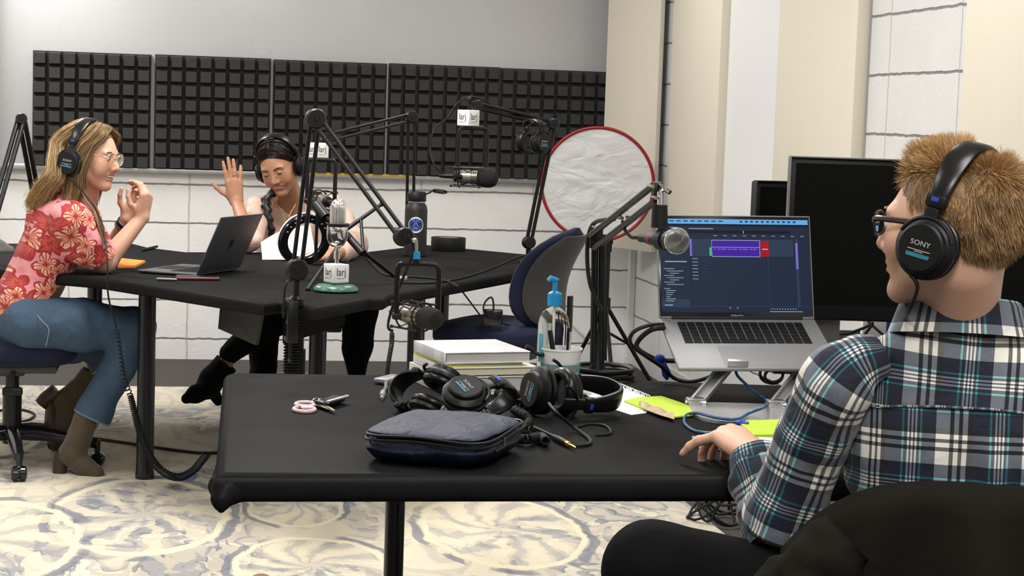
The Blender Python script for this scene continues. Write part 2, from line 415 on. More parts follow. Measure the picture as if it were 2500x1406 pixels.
def mat_rug():
    t = NT('cream_grey_rug'); p = t.pos(); p2 = t.vmath('MULTIPLY', p, (1.0, 0.62, 0.0))
    w1 = t.vmath('SCALE', t.vmath('SUBTRACT', t.noise(p2, 2.3, 2, 0.5, col=True), (0.5, 0.5, 0.5)), scale=0.38)
    w2 = t.vmath('SCALE', t.vmath('SUBTRACT', t.noise(p2, 9.0, 2, 0.5, col=True), (0.5, 0.5, 0.5)), scale=0.07)
    q = t.vmath('ADD', t.vmath('ADD', p2, w1), w2); big = t.noise(p2, 1.3, 2)
    cream = t.mix(big, (0.66, 0.565, 0.39), (0.70, 0.65, 0.55)); warm = t.mix(big, (0.47, 0.415, 0.33), (0.45, 0.425, 0.40)); blue = (0.135, 0.150, 0.195); slate = (0.27, 0.275, 0.30)
    def th(f, a, b_): return t.ramp(f, [(a, (0, 0, 0)), (b_, (1, 1, 1))] if a < b_ else [(b_, (1, 1, 1)), (a, (0, 0, 0))])
    def frac(f, k): return t.math('FRACT', t.math('MULTIPLY', f, k))
    n1 = t.noise(q, 1.9, 3, .5); f1 = frac(n1, 9.0); n2 = t.noise(q, 4.2, 3, .55, .6); f2 = frac(n2, 6.0)
    c = t.mix(th(n1, .40, .62), cream, warm)
    c = t.mix(t.math('MULTIPLY', th(f1, .55, .62), .55), c, warm); c = t.mix(t.math('MULTIPLY', th(f1, .84, .90), .80), c, cream)
    c = t.mix(t.math('MULTIPLY', t.math('MULTIPLY', th(f2, .62, .68), th(n1, .46, .54)), .75), c, slate); c = t.mix(t.math('MULTIPLY', t.math('MULTIPLY', th(f2, .90, .94), th(n1, .48, .56)), .7), c, blue)
    n3 = t.noise(q, 7.5, 3, .5, 1.2); c = t.mix(t.math('MULTIPLY', t.math('MULTIPLY', th(n3, .60, .63), th(n2, .50, .56)), .85), c, (0.72, 0.66, 0.52)); c = t.mix(t.math('MULTIPLY', t.math('MULTIPLY', th(n3, .33, .30), th(n2, .46, .54)), .6), c, blue)
    # oval medallions outlined in cream, with leaf sprays inside
    for (mx, my, rx, ry) in ((*atz(345, 1262, 0)[:2], 0.27, 0.55), (*atz(1225, 1300, 0)[:2], 0.25, 0.50), (*atz(-60, 1330, 0)[:2], 0.30, 0.55), (*atz(760, 1390, 0)[:2], .22, .35), (*atz(720, 1235, 0)[:2], .16, .35), (0.55, 7.2, .3, .5), (-.95, 7.4, .35, .5)):
        pc = t.vmath('ADD', t.vmath('ADD', t.vmath('MULTIPLY', p, (1, 1, 0)), t.vmath('SCALE', w2, scale=.9)), (-mx, -my, 0)); d = t.vmath('LENGTH', t.vmath('MULTIPLY', pc, (1 / rx, 1 / ry, 0)))
        inn = th(d, 1.0, .96); ax_, ay_, _z = t.sep(t.vmath('MULTIPLY', pc, (1 / rx, 1 / ry, 0)))[:3]
        ray = t.math('SINE', t.math('ADD', t.math('MULTIPLY', t.math('ARCTAN2', ay_, ax_), 9.0), t.math('MULTIPLY', t.math('ADD', d, t.math('MULTIPLY', n3, .8)), 6.0)))
        c = t.mix(t.math('MULTIPLY', t.math('MULTIPLY', th(ray, .15, .35), t.math('MULTIPLY', inn, th(d, .12, .4))), .65), c, (0.70, 0.63, 0.48)); c = t.mix(t.math('MULTIPLY', t.math('MULTIPLY', th(t.math('MULTIPLY_ADD', ray, -1.0, 0.0), .55, .75), inn), .45), c, slate)
        c = t.mix(t.math('MULTIPLY', th(t.math('ABSOLUTE', t.math('SUBTRACT', d, 1.12)), .06, .045), t.math('MULTIPLY', th(n2, .42, .5), .75)), c, blue)
        c = t.mix(t.math('MULTIPLY', th(t.math('ABSOLUTE', t.math('SUBTRACT', d, 1.0)), .048, .036), .92), c, (0.73, 0.66, 0.49))
    t.bump(t.noise(p, 300, 3), 0.3, 0.004)
    return t.fin(c, 0.95)
def mat_fabricpanel():
    t = NT('beige_acoustic_fabric'); p = t.pos(); f = t.noise(p, 420, 2); g = t.noise(t.vmath('MULTIPLY', p, (1, 1, 0.2)), 30, 3)
    c = t.mix(f, (0.64, 0.59, 0.49), (0.72, 0.67, 0.57)); t.bump(t.math('ADD', f, t.math('MULTIPLY', g, 0.5)), 0.15, 0.003)
    return t.fin(t.mix(t.math('MULTIPLY', g, 0.3), c, (0.62, 0.57, 0.47)), 0.9)
def mat_white_board():
    t = NT('whiteboard_enamel'); p = t.pos(); g = t.noise(p, 3, 3)
    return t.fin(t.mix(g, (0.47, 0.47, 0.478), (0.51, 0.51, 0.518)), t.math('MULTIPLY_ADD', g, 0.1, 0.22), 0.0)
def mat_acfoam():
    t = NT('charcoal_acoustic_foam'); p = t.pos(); f = t.noise(p, 160, 3); g = t.noise(p, 4, 2)
    t.bump(f, 0.5, 0.003); return t.fin(t.mix(g, (0.028, 0.028, 0.027), (0.037, 0.036, 0.034)), 0.95)
def cloth(name, col, rough=0.85, sc=600, var=0.15, wr=0.25, wsc=14, sheen=0.2, spec=0.5):
    t = NT(name); p = t.obj(); f = t.noise(p, sc, 2); g = t.noise(p, wsc, 3, 0.55, 0.6)
    c = t.mix(f, tuple(v * (1 - var) for v in col), tuple(min(1, v * (1 + var)) for v in col))
    t.bump(t.math('MULTIPLY_ADD', g, 1.0, t.math('MULTIPLY', f, 0.06)), wr, 0.02)
    return t.fin(c, rough, Sheen_Weight=sheen, Specular_IOR_Level=spec)
M_navy = cloth('navy_upholstery', (0.0105, 0.0135, 0.036), wr=0.06, sheen=.05, spec=.2)
M_blackcloth = cloth('black_cloth', (0.006, 0.006, 0.0065), wr=0.25, sheen=0.0, spec=.12)
# ------------------------------------------------------------------ the room
YB, XR = 9.80, 2.36
b = B(); b.box((0, 4.0, -0.05), (7.6, 14, 0.1)); struct('floor', b, mat_carpet())
b = B(); b.box((0, 4.0, CEIL + 0.05), (7.6, 14, 0.1)); struct('ceiling', b, plain('ceiling_tile', (0.75, 0.75, 0.73), 0.9, bump=0.4, bs=80))
b = B(); b.box((0, YB + 0.1, 1.4), (7.6, 0.2, 2.9)); struct('wall_back', b, mat_block('painted_blocks_back', 0, at(463, 450, YB)[0], 0.108, 0.61, 0.2032))
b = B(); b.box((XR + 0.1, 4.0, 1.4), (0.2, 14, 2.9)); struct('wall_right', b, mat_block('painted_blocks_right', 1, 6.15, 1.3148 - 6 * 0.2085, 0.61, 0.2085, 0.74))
M_paint = plain('off_white_paint', (0.66, 0.65, 0.62), 0.7)
b = B(); b.box((-3.3, 4.0, 1.4), (0.2, 14, 2.9)); struct('wall_left', b, M_paint)
b = B(); b.box((0, -2.6, 1.4), (7.6, 0.2, 2.9)); struct('wall_front', b, M_paint)
b = B(); b.box((XR - 0.004, 8.6, 0.05), (0.008, 2.5, 0.1), 0.003); struct('baseboard_right', b, plain('vinyl_baseboard', (0.55, 0.54, 0.52), 0.5))
b = B(); b.box((XR - 0.02, YB - 0.02, 0.4), (0.04, 0.04, 0.8), 0.008); struct('trim_1', b, M_paint)
# smooth painted strip between the fabric panels on the right wall
b = B(); b.box((XR - 0.006, 7.66, 1.7), (0.012, 1.2, 2.0), 0.002); struct('trim_2', b, plain('smooth_white_paint', (0.74, 0.74, 0.74), 0.45, var=.02))
# ceiling light fixtures
M_glow = NT('fluorescent_diffuser'); M_glow.fin((0.9, 0.9, 0.88), 0.5, Emission_Color=(1, 0.97, 0.93, 1), Emission_Strength=4.0); M_glow = M_glow.m
for x, y, p in LAMPS:
    t = thing('ceiling_light', 'long fluorescent ceiling light above the podcast room', 'ceiling light', (x, y, CEIL - 0.02), 'ceiling lights')
    b = B()
    for sx, sy, lx, ly in ((0, 0.6, 0.64, 0.03), (0, -0.6, 0.64, 0.03), (0.305, 0, 0.03, 1.17), (-0.305, 0, 0.03, 1.17)): b.box((x + sx, y + sy, CEIL - 0.012), (lx, ly, 0.024), 0.002)
    build('frame', b, M_white, t)
    b = B(); b.box((x, y, CEIL - 0.008), (0.58, 1.17, 0.01)); build('diffuser', b, M_glow, t)
# rug
b = B(); b.box((-0.55, 6.2, 0.005), (4.51, 5.14, 0.01), 0.003); solo('rug', b, mat_rug(), 'large cream and grey-blue swirl patterned rug covering the carpet', 'rug')
# whiteboard
bl = at(40, 405, YB)
t = thing('whiteboard', 'long glossy whiteboard mounted on the back wall above the foam tiles', 'whiteboard', (0.55, YB, 0.985))
WBX0, WBX1 = -1.04, 2.2
b = B(); b.box(((WBX0 + WBX1) / 2, YB - 0.008, 1.74), (WBX1 - WBX0, 0.016, 1.48), 0.002); build('board', b, mat_white_board(), t)
b = B(); b.box(((WBX0 + 1.83) / 2 - 0.1, YB - 0.03, 0.985), (1.83 - WBX0 + 0.2, 0.06, 0.012), 0.004); b.box(((WBX0 + 1.83) / 2 - 0.1, YB - 0.058, 0.992), (1.83 - WBX0 + 0.2, 0.006, 0.02), 0.002)
solo('marker_tray', b, M_alu, 'narrow aluminium tray running along the lower edge of the whiteboard', 'tray')
b = B(); b.box((-1.06, YB - 0.01, 1.74), (0.03, 0.02, 1.48), 0.003); build('frame', b, M_alu, t)
b = B(); b.box((0.72, YB - 0.0605, 1.0), (0.78, 0.004, 0.012), 0.001); solo('yardstick', b, plain('yellow_wood', (0.62, 0.42, 0.04), 0.5), 'thin yellow yardstick lying along the whiteboard tray', 'ruler')
b = B(); b.rod((-0.97, YB - 0.035, 1.0), (-0.87, YB - 0.035, 1.0), 0.008); solo('marker', b, [M_white], 'white dry erase marker lying on the left end of the tray', 'marker')
# foam tiles 8 x 8 squares each
M_acfoam = mat_acfoam()
def foam_panel():
    b = B(); W = 0.594; n = 8; c = W / n
    b.box((W / 2, 0, W / 2), (W, 0.016, W))
    for i in range(n):
        for j in range(n):
            x0, z0 = i * c + 0.0055, j * c + 0.0055; s = c - 0.011; e = 0.006
            V = [(x0, -.008, z0), (x0 + s, -.008, z0), (x0 + s, -.008, z0 + s), (x0, -.008, z0 + s),
                 (x0 + e, -.05, z0 + e), (x0 + s - e, -.05, z0 + e), (x0 + s - e, -.05, z0 + s - e), (x0 + e, -.05, z0 + s - e)]
            b.add(V, [(4, 5, 6, 7), (0, 1, 5, 4), (1, 2, 6, 5), (2, 3, 7, 6), (3, 0, 4, 7)])
    return b
FL = ['leftmost black foam wedge tile panel on the whiteboard, behind the woman in the floral blouse', 'second black foam tile panel from the left on the whiteboard, between the two women',
      'third black foam tile panel from the left, above the dark-haired woman', 'fourth black foam tile panel from the left, behind the right microphone cube', 'rightmost black foam tile panel, touching the beige corner panel']
fx = [at(x, 280, YB - 0.016)[0] for x in (80, 377, 665, 946, 1218)]
fp0 = None
for i in range(5):
    if fp0 is None: o = fp0 = build('acoustic_foam_panel', foam_panel(), M_acfoam, None, 0)
    else: o = fp0.copy(); COL.objects.link(o)
    tag(o, FL[i], 'foam panel', 'black foam panels in a row on the whiteboard')
    if i == 0: off = np.array(o.location) - V3(0, 0, 0)
    o.location = Vector(off + V3(fx[i], YB - 0.024, 0.994 + (0.003 if i % 2 else 0)))
# beige fabric panels
M_fab = mat_fabricpanel()
def wall_panel(y0, y1, z0, z1, label):
    t = thing('fabric_wall_panel', label, 'acoustic panel', (XR - 0.025, (y0 + y1) / 2, z0), 'beige fabric panels on the right wall')
    b = B(); b.box((XR - 0.027, (y0 + y1) / 2, (z0 + z1) / 2), (0.05, y1 - y0, z1 - z0), 0.004); build('fabric', b, M_fab, t)
    b = B(); b.box((XR - 0.003, (y0 + y1) / 2, (z0 + z1) / 2), (0.006, y1 - y0 + 0.02, z1 - z0 + 0.02)); build('backing', b, M_alu, t)
fy = lambda x: (lambda r: r[1] * (XR - 0.05) / r[0])(CAM.T @ np.array([(x - CX) / FPX, (250 - CY) / FPX, 1.0]))
wall_panel(fy(1754), fy(1636), 0.72, 2.6, 'tall beige fabric panel on the right wall, just right of the reflector')
wall_panel(fy(2084), fy(1894), 0.72, 2.6, 'tall beige fabric panel on the right wall, above the small dark monitor')
wall_panel(fy(2347) - 1.0, fy(2347), 0.72, 2.6, 'beige fabric panel at the far right of the wall, behind the man')
pa, pb = at(1478, 250, 9.62), at(1606, 250, 9.22)
d = unit((pb - pa) * V3(1, 1, 0)); nrm = V3(-d[1], d[0], 0)
if nrm[1] < 0: nrm = -nrm
mid = (pa + pb) / 2; Mc = frame((mid[0] + nrm[0] * .01, mid[1] + nrm[1] * .01, 0), x=d, z=(0, 0, 1)); Lp = np.linalg.norm((pb - pa)[:2])
t = thing('fabric_corner_panel', 'tall beige fabric panel set across the corner behind the reflector', 'acoustic panel', (mid[0], mid[1], 0.66))
b = B(Mc); b.box((0, 0, 1.63), (Lp, 0.03, 1.94), 0.004); build('fabric', b, M_fab, t)
b = B(Mc); b.box((0, 0.018, 1.63), (Lp - 0.02, 0.006, 1.90)); build('backing', b, M_alu, t)
# dark red curtain at the far left
b = B(); P = []
for z in np.linspace(0.9, 2.6, 12):
    P.append([(x, 9.62 + 0.03 * math.sin(x * 60), z) for x in np.linspace(-1.55, -1.075 + (z - 1.34) * 0.03, 40)])
b.sheet(P, 0.006); solo('curtain', b, cloth('dark_red_cloth', (0.07, 0.004, 0.008)), 'dark red curtain hanging at the left edge of the whiteboard', 'curtain')
# ------------------------------------------------------------------ tables
TZ = 0.73
FZ = 0.0105                        # top of the rug
def tabletop(poly, th, name_parent, bev=0.014):
    P = np.asarray(poly)[:, :2]; bm = bmesh.new()
    vs_ = [bm.verts.new((x, y, TZ)) for x, y in P]; f = bm.faces.new(vs_)
    if f.normal.z < 0 or True: bm.normal_update()
    if f.normal.z < 0: f.normal_flip()
    r = bmesh.ops.extrude_face_region(bm, geom=[f])
    vv = [g for g in r['geom'] if isinstance(g, bmesh.types.BMVert)]
    for v in vv: v.co.z = TZ
    for v in vs_: v.co.z = TZ - th
    bm.normal_update(); bmesh.ops.recalc_face_normals(bm, faces=bm.faces[:])
    ed = [e for e in bm.edges if abs(e.verts[0].co.z - e.verts[1].co.z) < 1e-6]
    bmesh.ops.bevel(bm, geom=ed, offset=bev, segments=4, profile=0.5, affect='EDGES')
    bm.verts.index_update(); V = np.array([v.co for v in bm.verts]); F = [[v.index for v in f.verts] for f in bm.faces]; bm.free()
    b = B(); b.add(V, F); return b
def leg(x, y, r, parent, z1):
    b = B(trs(x, y, 0)); b.lathe([(r * 1.08, FZ), (r * 1.08, 0.03), (r, 0.04), (r, z1)], 24); return build('leg', b, M_gloss, parent)
px1 = [(-260, 622), (0, 594), (318, 592), (365, 604), (455, 615), (880, 616), (1037, 597), (1290, 621), (1287, 660), (1120, 690), (955, 718), (940, 727), (905, 727), (762, 753), (710, 741), (680, 735), (645, 741), (626, 737), (235, 676), (-200, 640)]
T1 = thing('podcast_table', 'big black angular table with microphones, where the two women sit', 'table', (*atz(640, 680, TZ)[:2], 0))
build('tabletop', tabletop([atz(x, y, TZ) for x, y in px1], 0.042, T1), M_table, T1, 35)
L1 = atz(353, 1174, 0)
leg(L1[0], L1[1], 0.031, T1, TZ - .04)
for lx, ly in ((0.78, 6.55), (-0.42, 7.85), (0.42, 6.42)): leg(lx, ly, 0.031, T1, TZ - .04)
for lx, ly in ((1.05, 7.9), (-1.15, 7.3)): leg(lx, ly, 0.031, T1, TZ - .04)
b = B(); q = [at(545, 742, 6.2), at(648, 752, 5.95), at(632, 842, 6.0), at(540, 800, 6.25)]
b.sheet([[q[0], q[1]], [q[3], q[2]]], 0.012); build('hanging_flap', b, M_blackmetal, T1)
b = B(); q = [at(690, 760, 6.05), at(838, 748, 6.25), at(835, 792, 6.25), at(690, 838, 6.05)]
b.sheet([[q[0], q[1]], [q[3], q[2]]], 0.012); build('apron', b, M_table, T1)
# pleated vinyl corners folded over the rim
for (x, y, Y) in ((640, 752, None), (764, 768, None), (940, 740, None)):
    c = atz(x, y - 12, TZ - 0.012); b = B(); b.ball((c[0], c[1] + .012, TZ - .022), (0.022, 0.018, 0.02), 12); build('corner_fold', b, M_table, T1)
# ribbed cable sleeve below the clamp
b = B(); c = at(714, 800, 6.0); pr = []
for i in range(50): z = 0.165 + i * 0.0098; pr += [(0.021, z), (0.028, z + 0.0035), (0.028, z + 0.006), (0.021, z + 0.0095)]
b.lathe(pr, 16, trs(c[0], c[1], 0)); build('cable_sleeve', b, M_rubber, T1)

px2 = [atz(524, 1156, TZ), atz(545, 913, TZ), atz(562, 908, TZ), atz(1000, 914, TZ), atz(1300, 918, TZ), atz(1545, 925, TZ), atz(1700, 931, TZ)]
P2 = [(p[0], p[1]) for p in px2] + [(1.42, 4.12), (1.95, 4.12), (1.95, 3.05)]
T2 = thing('work_table', 'black vinyl topped table in front with headphones, books and pouch on it', 'table', (0.9, 3.6, 0))
build('tabletop', tabletop(P2, 0.052, T2, 0.02), M_table, T2, 35)
a = at(963, 1300, 3.9); leg(a[0], a[1], 0.0215, T2, TZ - .05)
for lx, ly in ((1.8, 3.9), (1.8, 3.2)): leg(lx, ly, 0.0215, T2, TZ - .05)
# folded corner of the vinyl wrap
c0 = np.array(P2[0]); q_ = V3(c0[0], c0[1], TZ); sd = FOLD = None
FOLDQ = q_
def corner_fold():
    s_ = SDF(FOLDQ + V3(-.07, -.06, -.14), FOLDQ + V3(.12, .26, .03), .004)
    s_.chain([FOLDQ + V3(.018, .22, -.030), FOLDQ + V3(.012, .05, -.032), FOLDQ + V3(.020, .020, -.036)], [.014, .020, .022], .01); s_.chain([FOLDQ + V3(.018, .014, -.030), FOLDQ + V3(.012, .004, -.046), FOLDQ + V3(.012, -.002, -.064)], [.022, .016, .004], .010); s_.cone(FOLDQ + V3(.020, .016, -.034), FOLDQ + V3(.075, .022, -.034), .020, .016, .01)
    V, F = s_.mesh(1); b = B(); b.add(V, F); build('corner_fold', b, M_table, T2, 180)
corner_fold()
# side desk with the monitors
T3 = thing('side_desk', 'black side desk behind the laptop, carrying the big dark monitor', 'desk', (1.85, 4.7, 0))
P3 = [(1.53, 4.16), (2.26, 4.16), (2.26, 5.3), (1.53, 5.3)]
b = B(); b.prism(P3, 0.69, TZ - .005); build('desktop', b, M_table, T3)
for x, y in ((1.85, 4.25), (2.2, 4.25), (1.85, 5.2), (2.2, 5.2)):
    b = B(); b.box((x, y, 0.34 + FZ / 2), (0.05, 0.05, 0.69 - FZ), 0.006); build('leg', b, M_blackmetal, T3)

# ------------------------------------------------------------------ swivel chairs (local: sitter faces +y)
M_pan = plain('charcoal_shell_plastic', (0.035, 0.035, 0.036), 0.5)
def cushion(b, w_, d_, h_, z, M, wf=0.0):
    bm = bmesh.new(); bmesh.ops.create_cube(bm, size=1); bmesh.ops.subdivide_edges(bm, edges=bm.edges[:], cuts=9, use_grid_fill=True)
    V = np.array([v.co for v in bm.verts]); bm.verts.index_update(); F = [[v.index for v in f.verts] for f in bm.faces]; bm.free()
    q = V * 2; n4 = (np.abs(q) ** 4).sum(1) ** 0.25; L = np.abs(q).max(1); s4 = L / n4; Q = q * (1 + (s4 - 1) * 0.95)[:, None]
    Q = Q * V3(w_, d_, h_) / 2; Q[:, 2] += z - wf * (Q[:, 1] / d_ * 2 > 0.5) * ((Q[:, 1] / d_ * 2 - 0.5) ** 2) * 0.3
    b.add(Q, F, M=M)
def chair(x, y, rz, label, sh=0.47, back=True, lever=True, spin=0, base=True, bz=0.30, bh=0.24):
    M = trs(x, y, FZ, rz); t = thing('swivel_chair', label, 'chair', (x, y, FZ), 'swivel task chairs')
    b = B(); cushion(b, 0.48, 0.46, 0.095, sh - 0.045, M, 0.1); build('seat', b, M_navy, t, 60)
    b = B(M); b.box((0, 0, sh - 0.1), (0.36, 0.34, 0.03), 0.01); b.box((0, -0.05, sh - .12), (.16, .2, .04), .01); build('seat_pan', b, M_pan, t)
    b = B(M); b.rod((0, 0, 0.11), (0, 0, sh - 0.1), 0.025); b.rod((0, 0, 0.08), (0, 0, 0.26), 0.034); build('gas_column', b, M_blackmetal, t)
    if lever:
        b = B(M); b.tube([(0.1, 0.02, sh - .11), (0.2, 0.02, sh - .115), (0.2, .02, sh - .16)], 0.009); b.box((0.2, 0.02, sh - .175), (.03, .07, .03), .008); build('lever', b, M_black, t)
    if base:
        for i in range(5):
            a = math.radians(spin + i * 72); c, s = math.cos(a), math.sin(a); tip = V3(0.31 * c, 0.31 * s, 0.085)
            b = B(M); b.tube([(0.02 * c, 0.02 * s, 0.12), (.12 * c, .12 * s, .115), tip], [0.03, 0.026, 0.018], 10); b.rod((tip[0], tip[1], 0.1), (tip[0], tip[1], 0.055), 0.011); lg = build('base_leg', b, M_gloss, t)
            b = B(M); Mw = frame((tip[0], tip[1], 0.0275), x=(-s, c, 0))
            b.lathe([(0.0, -0.026), (0.02, -.026), (0.0265, -0.02), (0.0275, -0.005), (0.02, -0.003), (0.02, 0.003), (0.0275, 0.005), (0.0265, 0.02), (0.02, .026), (0, 0.026)], 20, Mw @ np.array(Matrix.Rotation(PI / 2, 4, 'Y')))
            build('caster', b, M_gloss, lg)
    if back:
        # contoured upholstered back with a hard shell behind it
        rings = []; rs = []
        for v in np.linspace(-1, 1, 15):
            ww = 0.22 * (1 - 0.35 * max(v, 0) ** 2.5 - 0.3 * max(-v, 0) ** 3) * math.sqrt(max(0.02, 1 - abs(v) ** 6)); zc = sh + bz + v * bh
            yc = -0.235 - 0.05 * v + 0.03 * math.cos(v * 2.2); r1 = []; r2 = []
            for u in np.linspace(0, 2 * PI, 28, endpoint=False):
                cx_, sy_ = math.cos(u), math.sin(u); cv = 0.07 * (cx_ * ww / .22) ** 2
                e = (1 - min(1, abs(v)) ** 6) ** 0.5
                r1.append((ww * cx_, yc + cv + 0.038 * sy_ * (0.25 + .75 * e) + 0.012, zc)); r2.append((ww * 0.9 * cx_, yc + cv - 0.03 + 0.014 * sy_, zc))
            rings.append(r1); rs.append(r2)
        b = B(M); b.loft(rings); build('backrest', b, M_navy, t, 60)
        b = B(M); b.loft(rs[1:-1]); build('back_shell', b, M_pan, t, 60)
        b = B(M); b.tube(spline([(0, -0.1, sh - .11), (0, -.22, sh - .1), (0, -.27, sh - .06), (0, -.275, sh + bz - .06)], 5), 0.02, 10, flat=.5); build('back_post', b, M_black, t)
    return t
chair(-0.655, 6.84, -90, 'navy swivel chair under the woman in the floral blouse', 0.475, back=False, spin=10)
chair(0.45, 8.2, 180, 'swivel chair of the dark-haired woman, mostly hidden by the table', 0.47, back=False, spin=22)
chair(1.16, 6.95, 58, 'empty navy swivel chair with dark shell back, in front of the round reflector', 0.545, spin=35, bz=0.17, bh=0.20)
# ------------------------------------------------------------------ audio gear
M_champ = plain('champagne_metal', (0.34, 0.31, 0.25), 0.38, 0.7)
M_mesh = NT('grille_mesh')
_o = M_mesh.uv(); _u, _v, _z = M_mesh.sep(_o)[:3]
_c = M_mesh.math('MULTIPLY', M_mesh.math('SINE', M_mesh.math('MULTIPLY', _u, 420.0)), M_mesh.math('SINE', M_mesh.math('MULTIPLY', _v, 190.0)))
M_mesh.bump(_c, 0.9, 0.002); M_mesh = M_mesh.fin(M_mesh.mix(M_mesh.math('GREATER_THAN', _c, 0.25), (0.36, 0.36, 0.35), (0.10, 0.10, 0.10)), 0.32, 0.85)
def cube_flag(c, size, rz, label, parent=None):
    t = thing('mic_flag_cube', label, 'microphone flag', (c[0], c[1], c[2] - size / 2))
    M = trs(c[0], c[1], c[2], rz); b = B(M); b.box((0, 0, 0), (size,) * 3, size * 0.05, seg=3); build('cube', b, M_white, t)
    b = B()
    for a in (0, 90, 180, 270):
        Q = M @ rotm('Z', a) @ frame((0, -size / 2 - 0.0002, 0), x=(1, 0, 0), z=(0, -1, 0))
        b.text('larj', size * 0.58, Q @ trs(-size * .02, size * 0.07, 0), 0.0003, xs=0.86); b.text('M E D I A', size * 0.095, Q @ trs(-size * .06, -size * 0.26, 0), 0.0003, xs=1.1)
    build('logo', b, M_ink, t, label='black larj media lettering on the sides')
    return t
def studio_mic(M, name_label, yoke_top=0.16, yoke_w=0.062, Myoke=None, foam=0.034):
    "local: +x towards the foam end; yoke stands over it"
    t = thing('studio_microphone', name_label, 'microphone', M[:3, 3], 'broadcast microphones in shock mounts')
    X = M @ rotm('Y', 90)
    b = B(X); b.lathe([(0.0, -0.062), (0.016, -.062), (0.024, -0.055), (0.027, -0.04), (0.027, 0.05), (0.0, 0.05)], 28); build('body', b, M_champ, t)
    b = B(M)
    for i in range(6):
        for a in range(0, 360, 30):
            r = math.radians(a); T = frame((0.002 + i * 0.008, 0.0268 * math.cos(r), 0.0268 * math.sin(r)), x=(1, 0, 0), z=(0, math.cos(r), math.sin(r))); b.box((0, 0, 0), (0.0032, 0.010, 0.0016), M=T)
    build('vent_slots', b, M_black, t)
    b = B(X); b.lathe([(0.0, -0.076), (0.014, -0.076), (0.022, -0.07), (0.022, -0.062), (0, -.062)], 24); build('collar', b, M_black, t)
    b = B(X); b.lathe([(0.005, -0.135), (0.008, -0.13), (0.0095, -0.11), (0.0095, -0.076), (0, -.076)], 18); build('connector', b, M_black, t)
    b = B(X); b.lathe([(0.0285, 0.026), (foam, 0.034), (foam * 1.1, 0.055), (foam * 1.08, 0.078), (foam * 0.85, 0.098), (foam * 0.4, 0.106), (0, 0.107)], 28); build('foam_windscreen', b, M_foamblk, t)
    b = B(M)
    for s_ in (-0.05, 0.03):
        b.tube([(s_, 0.043 * math.cos(a), 0.043 * math.sin(a)) for a in np.linspace(0, 2 * PI, 25)[:-1]], 0.0028, 6, closed=True)
    for k in range(4):
        a = PI / 4 + k * PI / 2; y, z = math.cos(a), math.sin(a)
        b.rod((-0.075, 0.052 * y, 0.052 * z), (0.05, 0.052 * y, 0.052 * z), 0.0032, n=8)
        b.rod((-0.05, 0.052 * y, 0.052 * z), (-0.01, 0.029 * y, 0.029 * z), 0.0018, n=6); b.rod((0.03, 0.052 * y, 0.052 * z), (-0.01, 0.029 * y, 0.029 * z), 0.0018, n=6)
        b.ball((-0.077, 0.052 * y, 0.052 * z), 0.006, 8)
    build('shock_mount', b, M_black, t)
    Y = M if Myoke is None else Myoke; b = B(Y); h = yoke_top; wd = yoke_w
    b.tube(spline([(0, -wd, -0.012), (0, -wd, h - 0.03), (0, -wd * 0.93, h - .008), (0, -wd * .7, h), (0, wd * .7, h), (0, wd * 0.93, h - .008), (0, wd, h - 0.03), (0, wd, -0.012)], 4), 0.0085, 8, up=(1, 0, 0), flat=.8)
    build('yoke', b, M_blackmetal, t)
    for s_ in (-1, 1):
        b = B(Y); b.rod((0, s_ * (wd - .016), 0), (0, s_ * (wd + .012), 0), 0.010, n=14); build('knob', b, M_black, t)
    return t
def bars(b, p, q, sep, r, side):
    "two parallel bars from p to q, offset by +-sep/2 along side"
    d = unit(np.asarray(q) - p); s_ = unit(np.asarray(side) - np.dot(side, d) * d) * sep / 2
    for k in (-1, 1): b.rod(np.asarray(p) + k * s_, np.asarray(q) + k * s_, r, n=10)
def disc(b, c, r, w_, ax):
    M = frame(c, z=ax); b.lathe([(0, -w_), (r * 0.85, -w_), (r, -w_ * 0.7), (r, w_ * 0.7), (r * 0.85, w_), (r * .3, w_), (r * .25, w_ * 1.15), (0, w_ * 1.15)], 24, M)
CAMX = CAM[0]                                          # picture-right direction
def boom(label, base, top, end, sep=0.03, r=0.0085, rj=0.03, group='black boom arms clamped to the podcast table'):
    base, top, end = map(np.asarray, (base, top, end)); t = thing('microphone_boom_arm', label, 'microphone arm', (base[0], base[1], TZ), group)
    b = B(); bars(b, base, top, sep, r, np.cross(unit(top - base), V3(0.15, 1, 0))); build('lower_arm', b, M_blackmetal, t)
    b = B(); bars(b, top, end, sep, r, np.cross(unit(end - top), V3(0.15, 1, 0))); build('upper_arm', b, M_blackmetal, t)
    for c, k in ((base, 1.0), (top, 0.9), (end, 0.85)):
        b = B(); disc(b, c, rj * k, 0.022, (0.15, -1, 0.05)); build('joint', b, M_black, t)
    b = B(); b.rod((base[0], base[1], TZ), (base[0], base[1], base[2]), 0.011); b.lathe([(0.024, 0), (0.024, 0.02), (0.014, .03), (0, .03)], 18, trs(base[0], base[1], TZ)); build('post', b, M_blackmetal, t)
    return t
def clampit(t, x, y, dirn):
    d = unit(V3(*dirn, 0)); M = frame((x, y, TZ), x=d, z=(0, 0, 1)); b = B(M)
    b.box((-.012, 0, 0.010), (0.075, 0.034, 0.018), 0.004); b.box((0.032, 0, -0.05), (0.018, 0.034, 0.13), 0.004); b.box((0.0, 0, -0.106), (0.06, 0.034, 0.016), 0.004)
    b.rod((-.005, 0, -0.17), (-.005, 0, -0.05), 0.005); b.lathe([(0.016, 0), (0.016, 0.008), (0, .008)], 16, trs(-.005, 0, -0.056)); b.box((-.005, 0, -0.175), (0.04, 0.008, 0.012), 0.003)
    build('clamp', b, M_blackmetal, t)

